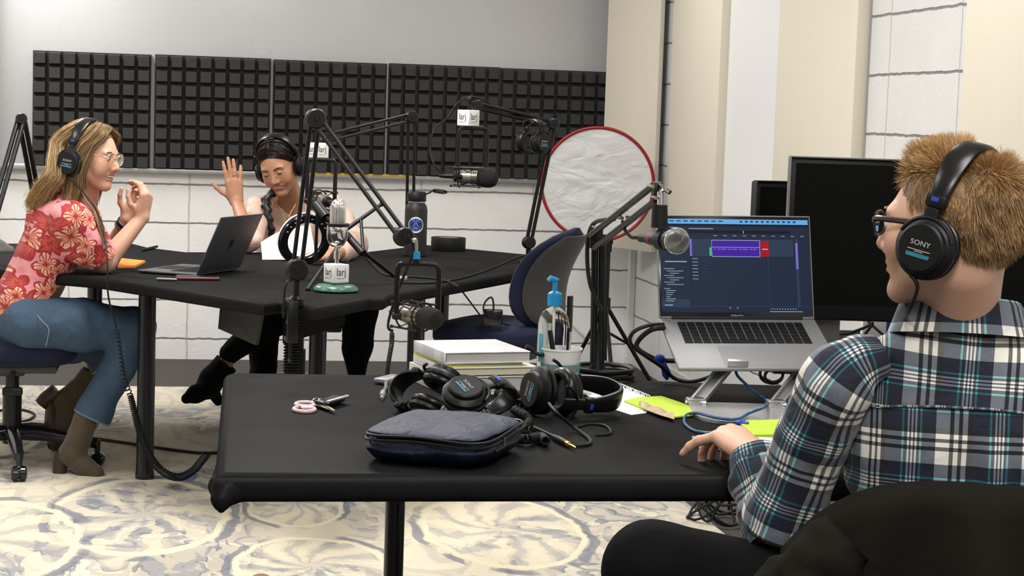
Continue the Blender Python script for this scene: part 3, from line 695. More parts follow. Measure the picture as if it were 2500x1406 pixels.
# arm 1, clamped to the near corner
a0, a1, a2 = at(725, 658, 5.72), at(770, 290, 5.70), at(985, 578, 5.52)
A1 = boom('large black boom arm clamped to the near corner of the podcast table', a0, a1, a2, 0.026, 0.0068, 0.035)
clampit(A1, a0[0] - 0.015, a0[1] + 0.0, (0.1, -1))
m1 = at(1016, 620, 5.50)
b = B(); b.rod(at(985, 585, 5.52), at(1016, 588, 5.5), 0.009); b.rod(at(1016, 588, 5.5), at(1016, 618, 5.5), 0.0055); build('end_stud', b, M_steel, A1)
b = B(); b.rod(at(1016.5, 615, 5.5), at(1016.5, 632, 5.5), 0.0115, n=18); build('thread_adapter', b, plain('cyan_plastic', (0.01, 0.26, 0.55), 0.4), A1, label='bright blue thread adapter')
b = B(); b.rod(at(1016.5, 632, 5.5), at(1016.5, 646, 5.5), 0.010, n=18); build('swivel', b, M_black, A1)
pv = at(1018, 772, 5.5); dr = unit(at(1068, 745, 5.42) - at(962, 806, 5.6)); 
Mm = frame(pv, x=dr, z=(0, 0, 1)); Y1 = frame(pv, y=CAMX * V3(1, 1, 0), z=(0, 0, 1))
studio_mic(Mm, 'microphone in shock mount hanging below the blue ring of the near boom arm', 0.157, 0.063, Y1, 0.031)
# arm 2, standing behind the bottle
c0, c1, c2 = at(1000, 585, 7.86), at(1005, 286, 7.82), at(795, 338, 7.62)
A2 = boom('black boom arm standing behind the water bottle, reaching left to the dark-haired woman', c0, c1, c2, 0.028, 0.0068, 0.03)
b = B(); b.rod(c2, at(778, 345, 7.58), 0.012); b.rod(at(778, 345, 7.58), at(777, 392, 7.56), 0.006); build('end_stud', b, M_black, A2)
cube_flag(at(777, 367, 7.56), 0.062, 32, 'white logo cube beside the headphones of the dark-haired woman')
pv = at(783, 490, 7.50); dr = unit(at(752, 462, 7.62) - at(800, 538, 7.42)); Y2 = frame(pv, y=CAMX * V3(1, 0.4, 0), z=(0, 0, 1))
studio_mic(frame(pv, x=dr, z=(0, 0, 1)), 'microphone in shock mount in front of the dark-haired woman', 0.165, 0.056, Y2)
# arm 3, clamped to the right end
d0, d1, d2 = at(1291, 592, 7.42), at(1350, 303, 7.40), at(1165, 258, 7.36)
A3 = boom('black boom arm clamped to the right end of the podcast table beside the reflector', d0, d1, d2, 0.019, 0.0078, 0.026)
clampit(A3, d0[0] + 0.012, d0[1], (1, -.25))
b = B(); b.rod(d2, at(1145, 252, 7.34), 0.013); b.rod(at(1145, 240, 7.34), at(1145, 312, 7.34), 0.006); b.ball(at(1146, 243, 7.34), 0.013, 10); build('end_stud', b, M_black, A3)
cube_flag(at(1143.5, 288, 7.33), 0.064, 38, 'white logo cube above the side-on microphone in front of the foam tiles')
pv = at(1152, 432, 7.32); dr = unit(at(1228, 432, 7.28) - at(1085, 429, 7.36)); Y3 = frame(pv, y=CAMX * V3(1, -1.2, 0), z=(0, 0, 1))
studio_mic(frame(pv, x=dr, z=(0, 0, 1)), 'side-on microphone in shock mount hanging in front of the foam tiles', 0.195, 0.06, Y3, 0.037)
b = B(); b.tube(spline([at(1092, 430, 7.36), at(1062, 405, 7.36), at(1050, 360, 7.38), at(1062, 315, 7.38), at(1095, 285, 7.38), at(1115, 255, 7.37), at(1140, 238, 7.37), at(1172, 242, 7.38), at(1270, 285, 7.39), at(1335, 300, 7.40)], 6), 0.0042, 6)
solo('microphone_cable', b, M_rubber, 'black cable curving from the side-on microphone up to its boom arm', 'cable')
# arm 0, behind the woman in the floral blouse
e0, e1, e2 = at(104, 560, 7.5), at(52, 290, 7.3), at(-25, 560, 7.1)
A0 = boom('black folded boom arm at the far left, beside the long blond hair', e0, e1, e2, 0.022, 0.0095, 0.024)
# desk mount of the chrome microphone
gb = atz(820, 712, TZ); MB = trs(gb[0], gb[1], TZ)
t = thing('desk_stand', 'green enamelled round desk stand carrying the chrome microphone', 'microphone stand', gb)
b = B(MB); b.lathe([(0.066, 0.0), (0.075, 0.006), (0.074, 0.014), (0.062, 0.023), (0.03, 0.027), (0, 0.027)], 40)
M_green = NT('green_enamel'); M_green = M_green.fin(M_green.mix(M_green.ramp(M_green.noise(M_green.obj(), 60, 5, 0.8), [(0.45, (0, 0, 0)), (0.62, (1, 1, 1))]), (0.035, 0.115, 0.085), (0.08, 0.20, 0.155)), 0.28)
build('base', b, M_green, t, 60)
b = B(MB); b.rod((0, 0, 0.026), (0, 0, 0.145), 0.0075, n=16); b.rod((0, 0, .112), (0, 0, .138), 0.012, n=16); b.rod((0, 0, .135), (0, 0, .15), 0.006); build('stem', b, M_chrome, t)
cube_flag(gb + V3(0, 0, 0.063), 0.062, 30, 'white logo cube on the green round base')
t = thing('retro_microphone', 'retro chrome microphone standing on the green base with the logo cube', 'microphone', gb + V3(0, 0, .15))
Mr = trs(gb[0], gb[1], TZ + 0.163, 25)
b = B(Mr)
b.lathe([(0.012, 0.0), (0.022, 0.006), (0.029, 0.02), (0.031, 0.035), (0.0325, 0.04), (0.0325, 0.056), (0.031, 0.058)], 36); build('lower_shell', b, M_chrome, t, 60)
b = B(Mr); b.lathe([(0.0335, 0.056), (0.0345, 0.060), (0.0335, 0.066)], 36); b.box((0.036, 0, 0.061), (0.014, .01, .012), .003); build('clamp_ring', b, M_black, t, 60)
b = B(Mr)
n = 60; rings = []
for z, r in [(0.064, .0265), (0.08, .0272), (0.1, .0272), (0.118, .027), (0.13, .0245), (0.14, 0.019), (0.146, 0.011), (0.148, 0.003)]:
    rings.append([((r - 0.0022 * (j % 3 == 0)) * math.cos(2 * PI * j / n), (r - 0.0022 * (j % 3 == 0)) * math.sin(2 * PI * j / n), z) for j in range(n)])
b.loft(rings); build('ribbed_grille', b, M_chrome, t, 50)
b = B(Mr); b.tube(spline([(0.036, 0, 0.06), (0.036, 0, .02), (0.025, 0, -0.004), (0, 0, -0.011), (-0.025, 0, -0.004), (-.036, 0, .02), (-0.036, 0, 0.06)], 5), 0.0032, 8); build('swivel_bracket', b, M_chrome, t)
# ------------------------------------------------------------------ ring light on a small tripod
rc = at(744, 585, 6.55); hub = at(862, 588, 6.42)
t = thing('ring_light', 'black and white ring light on a small tripod, in front of the dark-haired woman', 'ring light', (hub[0], hub[1], TZ))
MR = frame(rc, z=unit(V3(-0.35, 1, 0.05) + V3(0, 0, 0.25)), x=(1, .3, 0))
b = B(MR); R = 0.082
b.lathe([(R - .014, -.012), (R + .012, -.012), (R + .016, -.006), (R + .016, 0.004), (R - .016, .004), (R - .016, -.008), (R - .014, -.012)], 56); build('ring_housing', b, M_gloss, t, 50)
b = B(MR); b.lathe([(R + .0165, 0.004), (R + .0165, 0.012), (R + .006, .018), (R - .008, .018), (R - .0165, .012), (R - .0165, 0.004), (R + .0165, 0.004)], 56); build('diffuser_ring', b, M_white, t, 50)
b = B(MR)
for k in range(9):
    a = math.radians(205 + k * 15); b.box((R * math.cos(a), R * math.sin(a), -.0125), (.008, .003, .001), M=rotm('Z', 0))
build('rear_vents', b, M_white, t)
b = B(); b.rod(at(771, 500, 6.5), at(797, 532, 6.45), 0.02, n=14); b.rod(at(797, 532, 6.45), hub, 0.011); b.rod(at(775, 512, 6.5), at(770, 640, 6.52), 0.006); build('holder', b, M_black, t)
b = B(); b.rod(at(846, 573, 6.44), at(886, 618, 6.38), 0.0135, n=14); build('centre_column', b, M_blackmetal, t)
f1 = atz(752, 706, TZ + .006); f2 = atz(980, 688, TZ + .006); f3 = at(932, 498, 6.52)
for f_, s_ in ((f1, at(846, 573, 6.44)), (f2, at(882, 610, 6.39)), (f3, at(842, 562, 6.45))):
    b = B(); b.rod(s_, f_, 0.0085, 0.0065, n=10); lg = build('leg', b, M_blackmetal, t)
    b = B(); b.ball(f_, 0.0095, 10); build('foot', b, M_rubber, lg)
b = B(); b.rod(at(881, 535, 6.48), at(887, 612, 6.38), 0.006); build('brace', b, M_blackmetal, t)

# ------------------------------------------------------------------ headphones (local: ears on +-x, face towards +y, z up)
def headphones(M, label, w_=0.083, top=0.125, by=0.0, cup=1.0, text=True, Mcup=None):
    MK = M if Mcup is None else Mcup
    t = thing('headphones', label, 'headphones', M[:3, 3], 'black studio headphones')
    A = np.linspace(-0.5, PI + 0.5, 41)[6:-6]; rings = []; rin = []
    A = np.linspace(0.10, PI - 0.10, 33)
    for a in A:
        c, s_ = math.cos(a), math.sin(a); hw = 0.013 + 0.0085 * min(1, s_ * 1.3); px_, pz_ = (w_ + 0.004) * c * (1 if abs(c) < .9 else 1), 0.03 + (top - 0.03) * s_
        n_ = unit(V3(c / (w_), 0, s_ / top)); r = []
        for u in np.linspace(0, 2 * PI, 14, endpoint=False):
            cu, su = math.cos(u), math.sin(u); sq = (abs(cu) ** 4 + abs(su) ** 4) ** -0.25; th_ = 0.0062 if su > 0 else 0.0045
            r.append(V3(px_, by + hw * cu * sq, pz_) + n_ * th_ * su * sq)
        rings.append(r)
    b = B(M); b.loft(rings); build('headband', b, M_leather, t, 50)
    for s_ in (-1, 1):
        b = B(M); x = s_ * (w_ + 0.006)
        b.box((x, by, 0.046), (0.014, 0.034, 0.02), 0.004); sl = build('slider_block', b, M_black, t)
        b = B(M); b.box((x + s_ * 0.0075, by, 0.049), (0.002, 0.013, 0.007), 0.0008); build('side_mark', b, M_blue, sl, label='small blue side marking')
        b = B(M); b.box((x, by, 0.034), (0.004, 0.013, 0.012)); build('slider_strip', b, M_steel, sl, label='bare steel adjustment strip')
        b = B(M); b.box((x + s_ * .002, by + .002, 0.014), (0.008, 0.024, 0.045), 0.003, M=None)
        b.tube([(x + s_ * .004, by + 0.047 * math.cos(a), 0.047 * math.sin(a) - .028) for a in np.linspace(PI * .12, PI * .88, 15)], 0.0034, 8); build('hanger', b, M_black, t)
        C = MK @ frame((s_ * (w_ if Mcup is None else .030), 0, -0.028 if Mcup is None else 0), z=(s_, 0, 0), x=(0, 1, 0)); k = cup
        b = B(C); b.lathe([(0.0, -0.004), (0.043 * k, -0.004), (0.047 * k, 0.0), (0.047 * k, 0.006), (0.042 * k, 0.011), (0.037 * k, 0.014), (0.036 * k, 0.022), (0.033 * k, 0.0245), (0, 0.0245)], 36); ec = build('ear_cup', b, M_black, t, 35)
        b = B(C); b.lathe([(0.024 * k, -0.006), (0.03 * k, -0.018), (0.040 * k, -0.019), (0.047 * k, -0.013), (0.0475 * k, -0.006), (0.043 * k, -0.003)], 36); build('ear_pad', b, M_leather, ec, 60)
        b = B(C @ trs(0, 0, 0.0247)); up = (-1 if s_ < 0 else 1)
        T = frame((0, 0, 0), x=(s_ * 1.0, 0, 0), z=(0, 0, 1)) if False else np.eye(4)
        # the plate's own right/up axes seen from outside: local y of C is up or down
        zup = (C[:3, 1] @ MK[:3, 2]); T = np.eye(4)
        if zup < 0: T = rotm('Z', 180)
        b2 = B(C @ trs(0, 0, 0.0248) @ T)
        if text: b2.text('SONY', 0.0105 * k, trs(0, 0.006 * k, 0), 0.0002, xs=1.15); b2.box((0, -0.004 * k, 0), (0.036 * k, 0.0012, 0.0004)); b2.box((0, -0.0065 * k, 0), (0.014 * k, 0.001, 0.0004)); build('lettering', b2, M_ltgrey, ec, 0, label='pale lettering on the cup')
        b2 = B(C @ trs(0, 0, 0.0248) @ T); b2.prism([(-0.019 * k, -0.0145 * k), (0.017 * k, -0.0145 * k), (0.019 * k, -0.009 * k), (-0.019 * k, -0.009 * k)], -0.0002, 0.0003); build('colour_label', b2, M_teal, ec, 0, label='teal label strip')
    return t
def coil(pts, r, wire, turns, n=10, k=6):
    "helix wound round a smooth path"
    P = spline(pts, k); L = np.r_[0, np.cumsum(np.linalg.norm(np.diff(P, axis=0), axis=1))]; m = turns * n; s_ = np.linspace(0, L[-1], m)
    Q = np.stack([np.interp(s_, L, P[:, i]) for i in range(3)], 1); T = np.gradient(Q, axis=0); T /= np.linalg.norm(T, axis=1)[:, None] + 1e-9
    u = unit(np.cross(T[0], V3(.3, .9, .2))); U = []
    for i in range(m): u = unit(u - (u @ T[i]) * T[i]); U.append(u)
    U = np.array(U); Vv = np.cross(T, U); a = np.arange(m) * 2 * PI / n; rr = lerpn(np.atleast_1d(r) if np.ndim(r) else [r, r], m)
    H = Q + rr[:, None] * (np.cos(a)[:, None] * U + np.sin(a)[:, None] * Vv)
    b = B(); b.tube(H, wire, 5); return b
# headphones hung on the right boom arm
hp = at(1303, 330, 7.3); Mh = frame(hp, x=CAMX * V3(.55, 1, 0) + V3(0, -.75, 0), z=V3(0.03, 0, 1))
headphones(Mh, 'headphones hanging over the right boom arm in front of the foam tiles', 0.045, 0.06, cup=1.0)
# microphone 1 cable and coiled lead
b = B(); b.tube(spline([at(960, 808, 5.6), at(948, 800, 5.6), at(952, 770, 5.56), at(975, 700, 5.54), at(1000, 640, 5.5), at(1008, 600, 5.5), at(995, 575, 5.5)], 6), 0.0045, 6)
solo('microphone_cable', b, M_rubber, 'black cable looping from the near microphone up to its boom arm joint', 'cable')
solo('coiled_lead', coil([at(957, 812, 5.62), at(956, 840, 5.66), at(949, 880, 5.7), at(944, 925, 5.74)], 0.006, 0.0022, 26), M_rubber, 'black coiled lead hanging below the near microphone', 'cable')
b = B(); b.tube(spline([at(692, 775, 5.7), at(694, 720, 5.68), at(700, 690, 5.68), at(712, 684, 5.7)], 6), 0.004, 6); solo('thin_cable', b, M_rubber, 'short black cable looped at the clamp on the near table corner', 'cable')
# leads lying on the podcast table
for pts, lb in (([(975, 690), (1060, 690), (1130, 678), (1200, 655), (1262, 628), (1288, 622)], 'black cable lying across the table from the tripod foot to the right clamp'),
                ([(888, 620), (915, 650), (945, 672), (1010, 676), (1080, 683), (1120, 700)], 'black cable from the ring light tripod to the near table edge')):
    q = [atz(x, y, TZ + .004) for x, y in pts]; b = B(); b.tube(spline(q, 6), 0.0042, 6); solo('table_cable', b, M_rubber, lb, 'cable')
b = B(); c = atz(982, 690, TZ); b.box((c[0], c[1], TZ + .012), (0.035, .02, .024), 0.003); solo('cable_clip', b, M_steel, 'small grey clip at the tripod foot near the table edge', 'clip')
# ------------------------------------------------------------------ things on the podcast table
M_key = plain('black_key', (.004, .004, .0045), .6, Specular_IOR_Level=.15)
def laptop(name, label, HL, HR, basedir, liddir, W, D, H, body, keys, screen=None, logo=True):
    HL, HR = np.asarray(HL, float), np.asarray(HR, float); x = unit(HR - HL); t = thing(name, label, 'laptop', (HL + HR) / 2)
    y = unit(np.asarray(basedir) - np.dot(basedir, x) * x); Mb = frame((HL + HR) / 2, x=x, y=y)
    sgn = 1 if Mb[2, 2] > 0 else -1                       # +1: local z is up
    b = B(Mb); b.box((0, D / 2, -0.004 * sgn), (W, D, 0.0085), 0.003, seg=3); build('base', b, body, t)
    # keyboard well and keys
    kw, kd = W * 0.80, D * 0.43; ky = D * 0.30
    b = B(Mb); b.box((0, ky, 0.0004 * sgn), (kw, kd, 0.0006)); build('key_well', b, body, t)
    b = B(Mb); rows = 6
    for r in range(rows):
        n = 14; cw = kw / n; ch = kd / rows; yy = ky - kd / 2 + (r + 0.5) * ch; j = 0
        while j < n:
            span = 1
            if r == rows - 1 and j == 4: span = 5
            b.box((-kw / 2 + (j + span / 2) * cw, yy, 0.0012 * sgn), (cw * span - 0.0019, ch - 0.0019, 0.0012)); j += span
    build('keys', b, M_key, t)
    b = B(Mb); b.box((0, D * 0.755, 0.0003 * sgn), (W * 0.42, D * 0.38, 0.0004)); build('trackpad', b, plain('trackpad', (0.22, 0.22, 0.225), 0.45, 0.4, var=.02) if screen else M_blackmetal, t)
    z = unit(np.asarray(liddir) - np.dot(liddir, x) * x); Ml = frame((HL + HR) / 2, x=x, z=z)   # local z runs up the lid, local y is its normal
    f = 1 if np.dot(Ml[:3, 1], y) > 0 else -1              # which way the screen looks
    b = B(Ml); b.box((0, -0.003 * f, H / 2), (W, 0.005, H), 0.0022, seg=3); lid = build('lid', b, body, t)
    b = B(Ml); b.box((0, 0.0, H / 2 + .001), (W - 0.006, 0.0014, H - 0.008), 0.0004); build('bezel', b, M_gloss, lid)
    b = B(Mb); b.tube([(-W * .42, 0.001, 0.001 * sgn), (W * .42, 0.001, 0.001 * sgn)], 0.004, 10); build('hinge', b, M_black, t)
    if screen: screen(Ml, f, W, H, lid)
    if logo:
        Q = Ml @ frame((0, -0.0057 * f, H * 0.5), x=(-f, 0, 0), z=(0, -f, 0)); k = 0.019; a = np.linspace(0, 2 * PI, 48, endpoint=False); pts = []
        for u in a:
            r = k * (1 - 0.10 * math.exp(-((u - PI / 2) / .35) ** 2) - .08 * math.exp(-((u - 1.5 * PI) / .3) ** 2)); px_, py_ = r * math.cos(u) * .92, r * math.sin(u)
            dd = math.hypot(px_ - k * 1.15, py_ - k * .12)
            if dd < k * .48: px_ = k * 1.15 - math.sqrt(max(0, (k * .48) ** 2 - (py_ - k * .12) ** 2))
            pts.append((px_, py_))
        b = B(Q); b.prism(pts, 0, 0.0003); lf = [(0.001 + .008 * s_ - .003 * math.sin(s_ * PI) * sg, k + 0.001 + .010 * s_ + .003 * math.sin(s_ * PI) * sg) for sg in (1, -1) for s_ in (np.linspace(0, 1, 8) if sg == 1 else np.linspace(1, 0, 8)[1:-1])]
        b.prism(lf, 0, 0.0003); build('emblem', b, M_gloss, lid, 0, label='dark fruit-shaped emblem')
    return t
M_spacegrey = plain('space_grey_aluminium', (0.15, 0.155, 0.17), 0.40, 0.7, var=.03)
HL, HR = atz(479, 668, TZ + .012), atz(572, 654, TZ + .012); hv = unit(HR - HL); HR = HL + hv * 0.335
laptop('laptop', 'dark grey laptop with its back to us, beside the floral woman', HL, HR, (-hv[1], hv[0], 0), V3(hv[1] * math.sin(.42), -hv[0] * math.sin(.42), math.cos(.42)), 0.335, 0.235, 0.226, M_spacegrey, M_black)
# phone in red case
c = atz(482, 683, TZ); Mp = trs(c[0], c[1], TZ, 4); t = thing('phone', 'phone in a dark red case lying at the table edge beside the grey laptop', 'phone', c)
b = B(Mp); b.box((0, 0, 0.0065), (0.15, 0.075, 0.012), 0.005, seg=3); build('case', b, plain('dark_red_case', (0.10, 0.008, 0.012), .4), t)
b = B(Mp); b.box((0, 0, 0.013), (0.138, 0.065, 0.0015), 0.0007); build('glass', b, M_gloss, t)
# stylus / pen lying left of phone
b = B(); p, q = atz(383, 681, TZ + .006), atz(432, 683, TZ + .006); b.tube([p, p * .8 + q * .2, q], [0.005, .0055, .005], 10); solo('pen', b, M_steel, 'silver pen lying left of the phone', 'pen')
b = B(); p, q = atz(346, 611, TZ + .006), atz(383, 602, TZ + .006); b.tube([p, p * .9 + q * .1, q], [0.002, .0058, .006], 10); solo('pen', b, M_black, 'black pen on the far side of the table, left of the grey laptop', 'pen')
# orange sticky notes
P = [atz(x, y, TZ) for x, y in ((287, 654), (297, 635), (355, 641), (330, 653))]
b = B(); b.prism([p[:2] for p in P], TZ, TZ + 0.008); solo('sticky_notes', b, plain('orange_paper', (0.80, 0.26, 0.03), .8), 'orange sticky note pad by the elbow of the woman in the floral blouse', 'sticky notes')
# sheets of paper held by the dark-haired woman
q = [at(637, 592, 7.45), at(757, 545, 7.55), at(640, 634, 7.40), at(772, 634, 7.36)]
G = []
for i in np.linspace(0, 1, 14):
    r = []
    for j in np.linspace(0, 1, 18):
        p = (q[0] * (1 - j) + q[1] * j) * (1 - i) + (q[2] * (1 - j) + q[3] * j) * i; r.append(p + V3(0, 0.03 * math.sin(j * PI) * (1 - i) - 0.02 * math.sin(i * PI), 0.012 * math.sin(j * PI * 1.2) * (1 - i)))
    G.append(r)
b = B(); b.sheet(G, 0.0012); solo('paper_sheets', b, M_paper, 'white paper sheets held open by the dark-haired woman', 'paper', smooth=60)
# water bottle
c = atz(1013, 625, TZ); Mw = trs(c[0], c[1], TZ, 0); t = thing('water_bottle', 'black steel water bottle with round blue sticker and strap lid', 'bottle', c)
b = B(Mw); b.lathe([(0.044, 0.0), (0.048, 0.004), (0.048, 0.195), (0.044, 0.215), (0.036, 0.225), (0.036, 0.23)], 40); build('body', b, plain('matte_black_steel', (0.011, 0.011, 0.012), .5), t)
b = B(Mw); b.lathe([(0.0365, 0.228), (0.0365, 0.233)], 36); build('neck_ring', b, M_steel, t)
b = B(Mw); b.lathe([(0.040, 0.233), (0.041, 0.236), (0.041, 0.268), (0.036, 0.274), (0, 0.276)], 36); b.tube(spline([(0.03, -.01, 0.262), (0.055, -.012, 0.272), (0.075, -.014, 0.285), (0.115, -.016, 0.282), (0.125, -.016, 0.276), (0.11, -.012, 0.272), (0.07, -.008, 0.277)], 5), 0.007, 8, flat=.5); build('lid', b, M_black, t)
dirc = unit(-c * V3(1, 1, 0)); ang = math.atan2(dirc[1], dirc[0]); 
def onbottle(u, v, r): return (r * math.cos(ang + u / .048), r * math.sin(ang + u / .048), v)
b = B(Mw); 
for (R, mi, rr) in ((0.034, 0, .0486), (0.027, 1, .0489)):
    V = [onbottle(0, 0.135, rr)] + [onbottle(R * .98 * math.cos(a), 0.135 + R * math.sin(a), rr) for a in np.linspace(0, 2 * PI, 40, endpoint=False)]
    b.add(V, [(0, i + 1, (i + 1) % 40 + 1) for i in range(40)], mi)
for (u0, v0, u1, v1) in ((-.012, .128, -.002, .144), (.002, .144, .012, .128), (-.008, .122, .008, .120), (-.014, .150, -.004, .152), (.002, .154, .012, .151)):
    b.tube([onbottle(u0, v0, .0491), onbottle(u1, v1, .0491)], 0.0011, 6, mi=2)
build('sticker', b, [M_white, plain('sticker_blue', (0.03, 0.07, 0.33), .4), plain('sticker_pale', (.45, .52, .75), .4)], t, label='round white and blue sticker')
# roll of tape
c = atz(1094, 612, TZ); b = B(trs(c[0], c[1], TZ)); b.lathe([(0.038, 0.0), (0.076, 0.0), (0.077, 0.002), (0.077, 0.058), (0.076, 0.06), (0.042, 0.06), (0.042, 0.0), (0.038, 0.0)], 48)
t = tag(build('tape_roll', b, M_rubber, None, 35), 'wide roll of black gaffer tape lying flat at the far right of the table', 'tape roll')
b = B(trs(c[0], c[1], TZ)); b.lathe([(0.038, 0.001), (0.0415, 0.001), (0.0415, 0.0605), (0.038, 0.0605), (0.038, 0.001)], 48); build('core', b, plain('cardboard', (.3, .24, .17), .8), t)
# folded grey garment at the far left of the table
b = B(); P = at(-6, 600, 7.6); sd = SDF(P - .2, P + .2, .007); sd.cone(P + V3(-.1, 0, -.03), P + V3(.045, 0, -.02), .05, .022, .02).cone(P + V3(-.1, .02, .05), P + V3(.01, 0, .0), .05, .028, .02)
V, F = sd.mesh(2); V = V + vnormals(V, F) * (0.008 * vnoise(V, 28, 3))[:, None]; b.add(V, F); solo('folded_jacket', b, cloth('mauve_grey_cloth', (.16, .14, .14), wr=.6), 'crumpled mauve grey jacket at the far left edge of the picture', 'jacket', smooth=80)

# ------------------------------------------------------------------ things on the front table
# bunch of keys
k0 = atz(780, 985, TZ); t = thing('keyring', 'bunch of keys with pink double loop tag on the front table', 'keys', k0)
M_pink = plain('pale_pink_enamel', (0.72, 0.52, 0.53), .4)
for i, (x, y, rx, ry) in enumerate(((745, 987, .019, .017), (743, 999, .021, .018))):
    c = atz(x, y, TZ + .004 + .003 * (1 - i)); b = B(); b.tube([(c[0] + rx * math.cos(a), c[1] + ry * 1.6 * math.sin(a), c[2]) for a in np.linspace(0, 2 * PI, 28, endpoint=False)], 0.0042, 8, closed=True); build('tag_loop', b, M_pink, t)
b = B(); c = atz(750, 993, TZ + .007); b.box(c, (.026, .035, .005), .002); build('tag_bridge', b, M_pink, t)
for (x, y, r) in ((772, 979, .008), (776, 984, .007), (786, 982, .009)):
    c = atz(x, y, TZ + .008); Mx = frame(c, z=(random.random() - .5, -.6, .8)); b = B(Mx); b.tube([(r * math.cos(a), r * math.sin(a), 0) for a in np.linspace(0, 2 * PI, 20, endpoint=False)], 0.0014, 6, closed=True); build('split_ring', b, M_chrome, t)
M_brass = plain('nickel_brass', (.62, .57, .36), .3, .9)
for (xa, ya, xb, yb, wd) in ((783, 985, 817, 1008, .011), (778, 988, 806, 1004, .009)):
    p, q = atz(xa, ya, TZ + .007), atz(xb, yb, TZ + .003); Mk = frame(p, x=q - p, z=(0, 0, 1)); L = np.linalg.norm(q - p); b = B(Mk)
    b.prism([(r * .6 * wd * 1 + 0, s_) for r, s_ in ()] or [(-.006, -wd), (.006, -wd), (.014, -wd * .5), (L * .9, -wd * .32), (L, 0), (L * .9, wd * .3), (.014, wd * .5), (.006, wd), (-.006, wd)], -.001, .001); build('key', b, M_brass, t)
p, q = atz(792, 985, TZ + .012), atz(842, 970, TZ + .012); Mk = frame((p + q) / 2, x=q - p, z=(0, 0, 1)); L = np.linalg.norm(q - p)
b = B(Mk); b.box((0, .012, -.003), (L, .03, .014), .006, seg=3); fb = build('car_key', b, M_gloss, t)
b = B(Mk); b.box((0.002, -0.006, .003), (L, .009, .007), .003); build('silver_edge', b, M_steel, fb)
# usb hub
p = [atz(x, y, TZ + .014) for x, y in ((922, 930), (938, 904), (978, 909), (962, 934))]; cc = sum(p) / 4
Mk = frame(cc, x=p[3] - p[0], z=(0, 0, 1)); t = thing('usb_hub', 'small grey adapter hub with a short plug lead on the front table', 'adapter', cc - V3(0, 0, .014))
b = B(Mk); b.box((0, 0, -.006), (.037, .085, .012), .004, seg=3); build('body', b, plain('hub_grey', (.30, .30, .31), .35, .6), t)
b = B(); a = atz(942, 934, TZ + .007); z = atz(935, 958, TZ + .005); b.tube(spline([a, a * .5 + z * .5 + V3(.003, 0, 0), z], 5), .0042, 8); build('lead', b, plain('grey_cord', (.10, .10, .10), .6), t)
b = B(); z2 = atz(933, 968, TZ + .005); b.rod(z, z2, .0065, n=10); b.rod(z2, atz(933, 974, TZ + .005), .004, n=8); build('plug', b, M_steel, t)
# stack of books
M_pages = NT('page_edges'); _p = M_pages.obj(); _x, _y, _z = M_pages.sep(_p)[:3]
_f = M_pages.noise(M_pages.comb(M_pages.math('MULTIPLY', _x, 3.0), M_pages.math('MULTIPLY', _y, 3.0), M_pages.math('MULTIPLY', _z, 900.0)), 1.0, 2); M_pages.bump(_f, .4, .001); M_pages = M_pages.fin(M_pages.mix(_f, (.36, .35, .33), (.62, .61, .58)), .85)
M_cream = plain('cream_pages', (.66, .60, .44), .85)
M_cover = NT('white_cover_ovals'); _p = M_cover.obj(); _v = M_cover.n('TexVoronoi', feature='F1', distance='EUCLIDEAN'); M_cover.set(_v.inputs['Vector'], M_cover.vmath('MULTIPLY', _p, (8, 14, 0))); _v.inputs['Scale'].default_value = 1.0
M_cover = M_cover.fin(M_cover.ramp(_v.outputs['Distance'], [(0.42, (.80, .80, .80)), (.45, (.66, .66, .67))]), .35)
M_lemon = plain('yellow_cover', (.82, .80, .12), .5); M_offw = plain('off_white_cover', (.72, .71, .66), .5); M_dkcov = plain('dark_cover', (.02, .018, .017), .5)
def book(c, w_, d_, h_, rz, cover, pages, label, cth=.0022, back=None):
    M = trs(c[0], c[1], c[2], rz); t = thing('book', label, 'book', c, 'stack of books on the front table'); 
    b = B(M); b.box((0, 0, h_ - cth / 2), (w_, d_, cth), .0008); build('front_cover', b, cover, t)
    b = B(M); b.box((0, 0, cth / 2), (w_, d_, cth), .0008); build('back_cover', b, back or cover, t)
    b = B(M); b.box((-w_ / 2 + cth / 2, 0, h_ / 2), (cth, d_, h_ - .0005), .0008); build('spine', b, cover, t)
    b = B(M); b.box((cth, 0.0, h_ / 2), (w_ - .006, d_ - .008, h_ - 2 * cth)); build('pages', b, pages, t, 0)
    return t
bc = atz(1090, 966, TZ); rz = 12; e1 = V3(math.cos(math.radians(rz)), math.sin(math.radians(rz)), 0); e2 = V3(-e1[1], e1[0], 0)
def bpos(u, v, z): p = bc + e1 * u + e2 * v; return V3(p[0], p[1], TZ + z)
book(bpos(.097, .125, 0), .20, .25, .040, rz, M_offw, M_pages, 'thick off-white book with grey page edges at the bottom of the stack', .003)
book(bpos(.108, .120, .0405), .215, .235, .019, rz - 1, M_offw, M_cream, 'cream paged hardcover second from the bottom of the stack', .002, M_dkcov)
book(bpos(.095, .130, .060), .175, .22, .0075, rz + 3, M_lemon, M_pages, 'thin bright yellow book just under the top one', .0015)
book(bpos(.098, .118, .068), .20, .215, .0245, rz, M_cover, M_pages, 'white book with pale oval shapes on top of the stack', .0022)
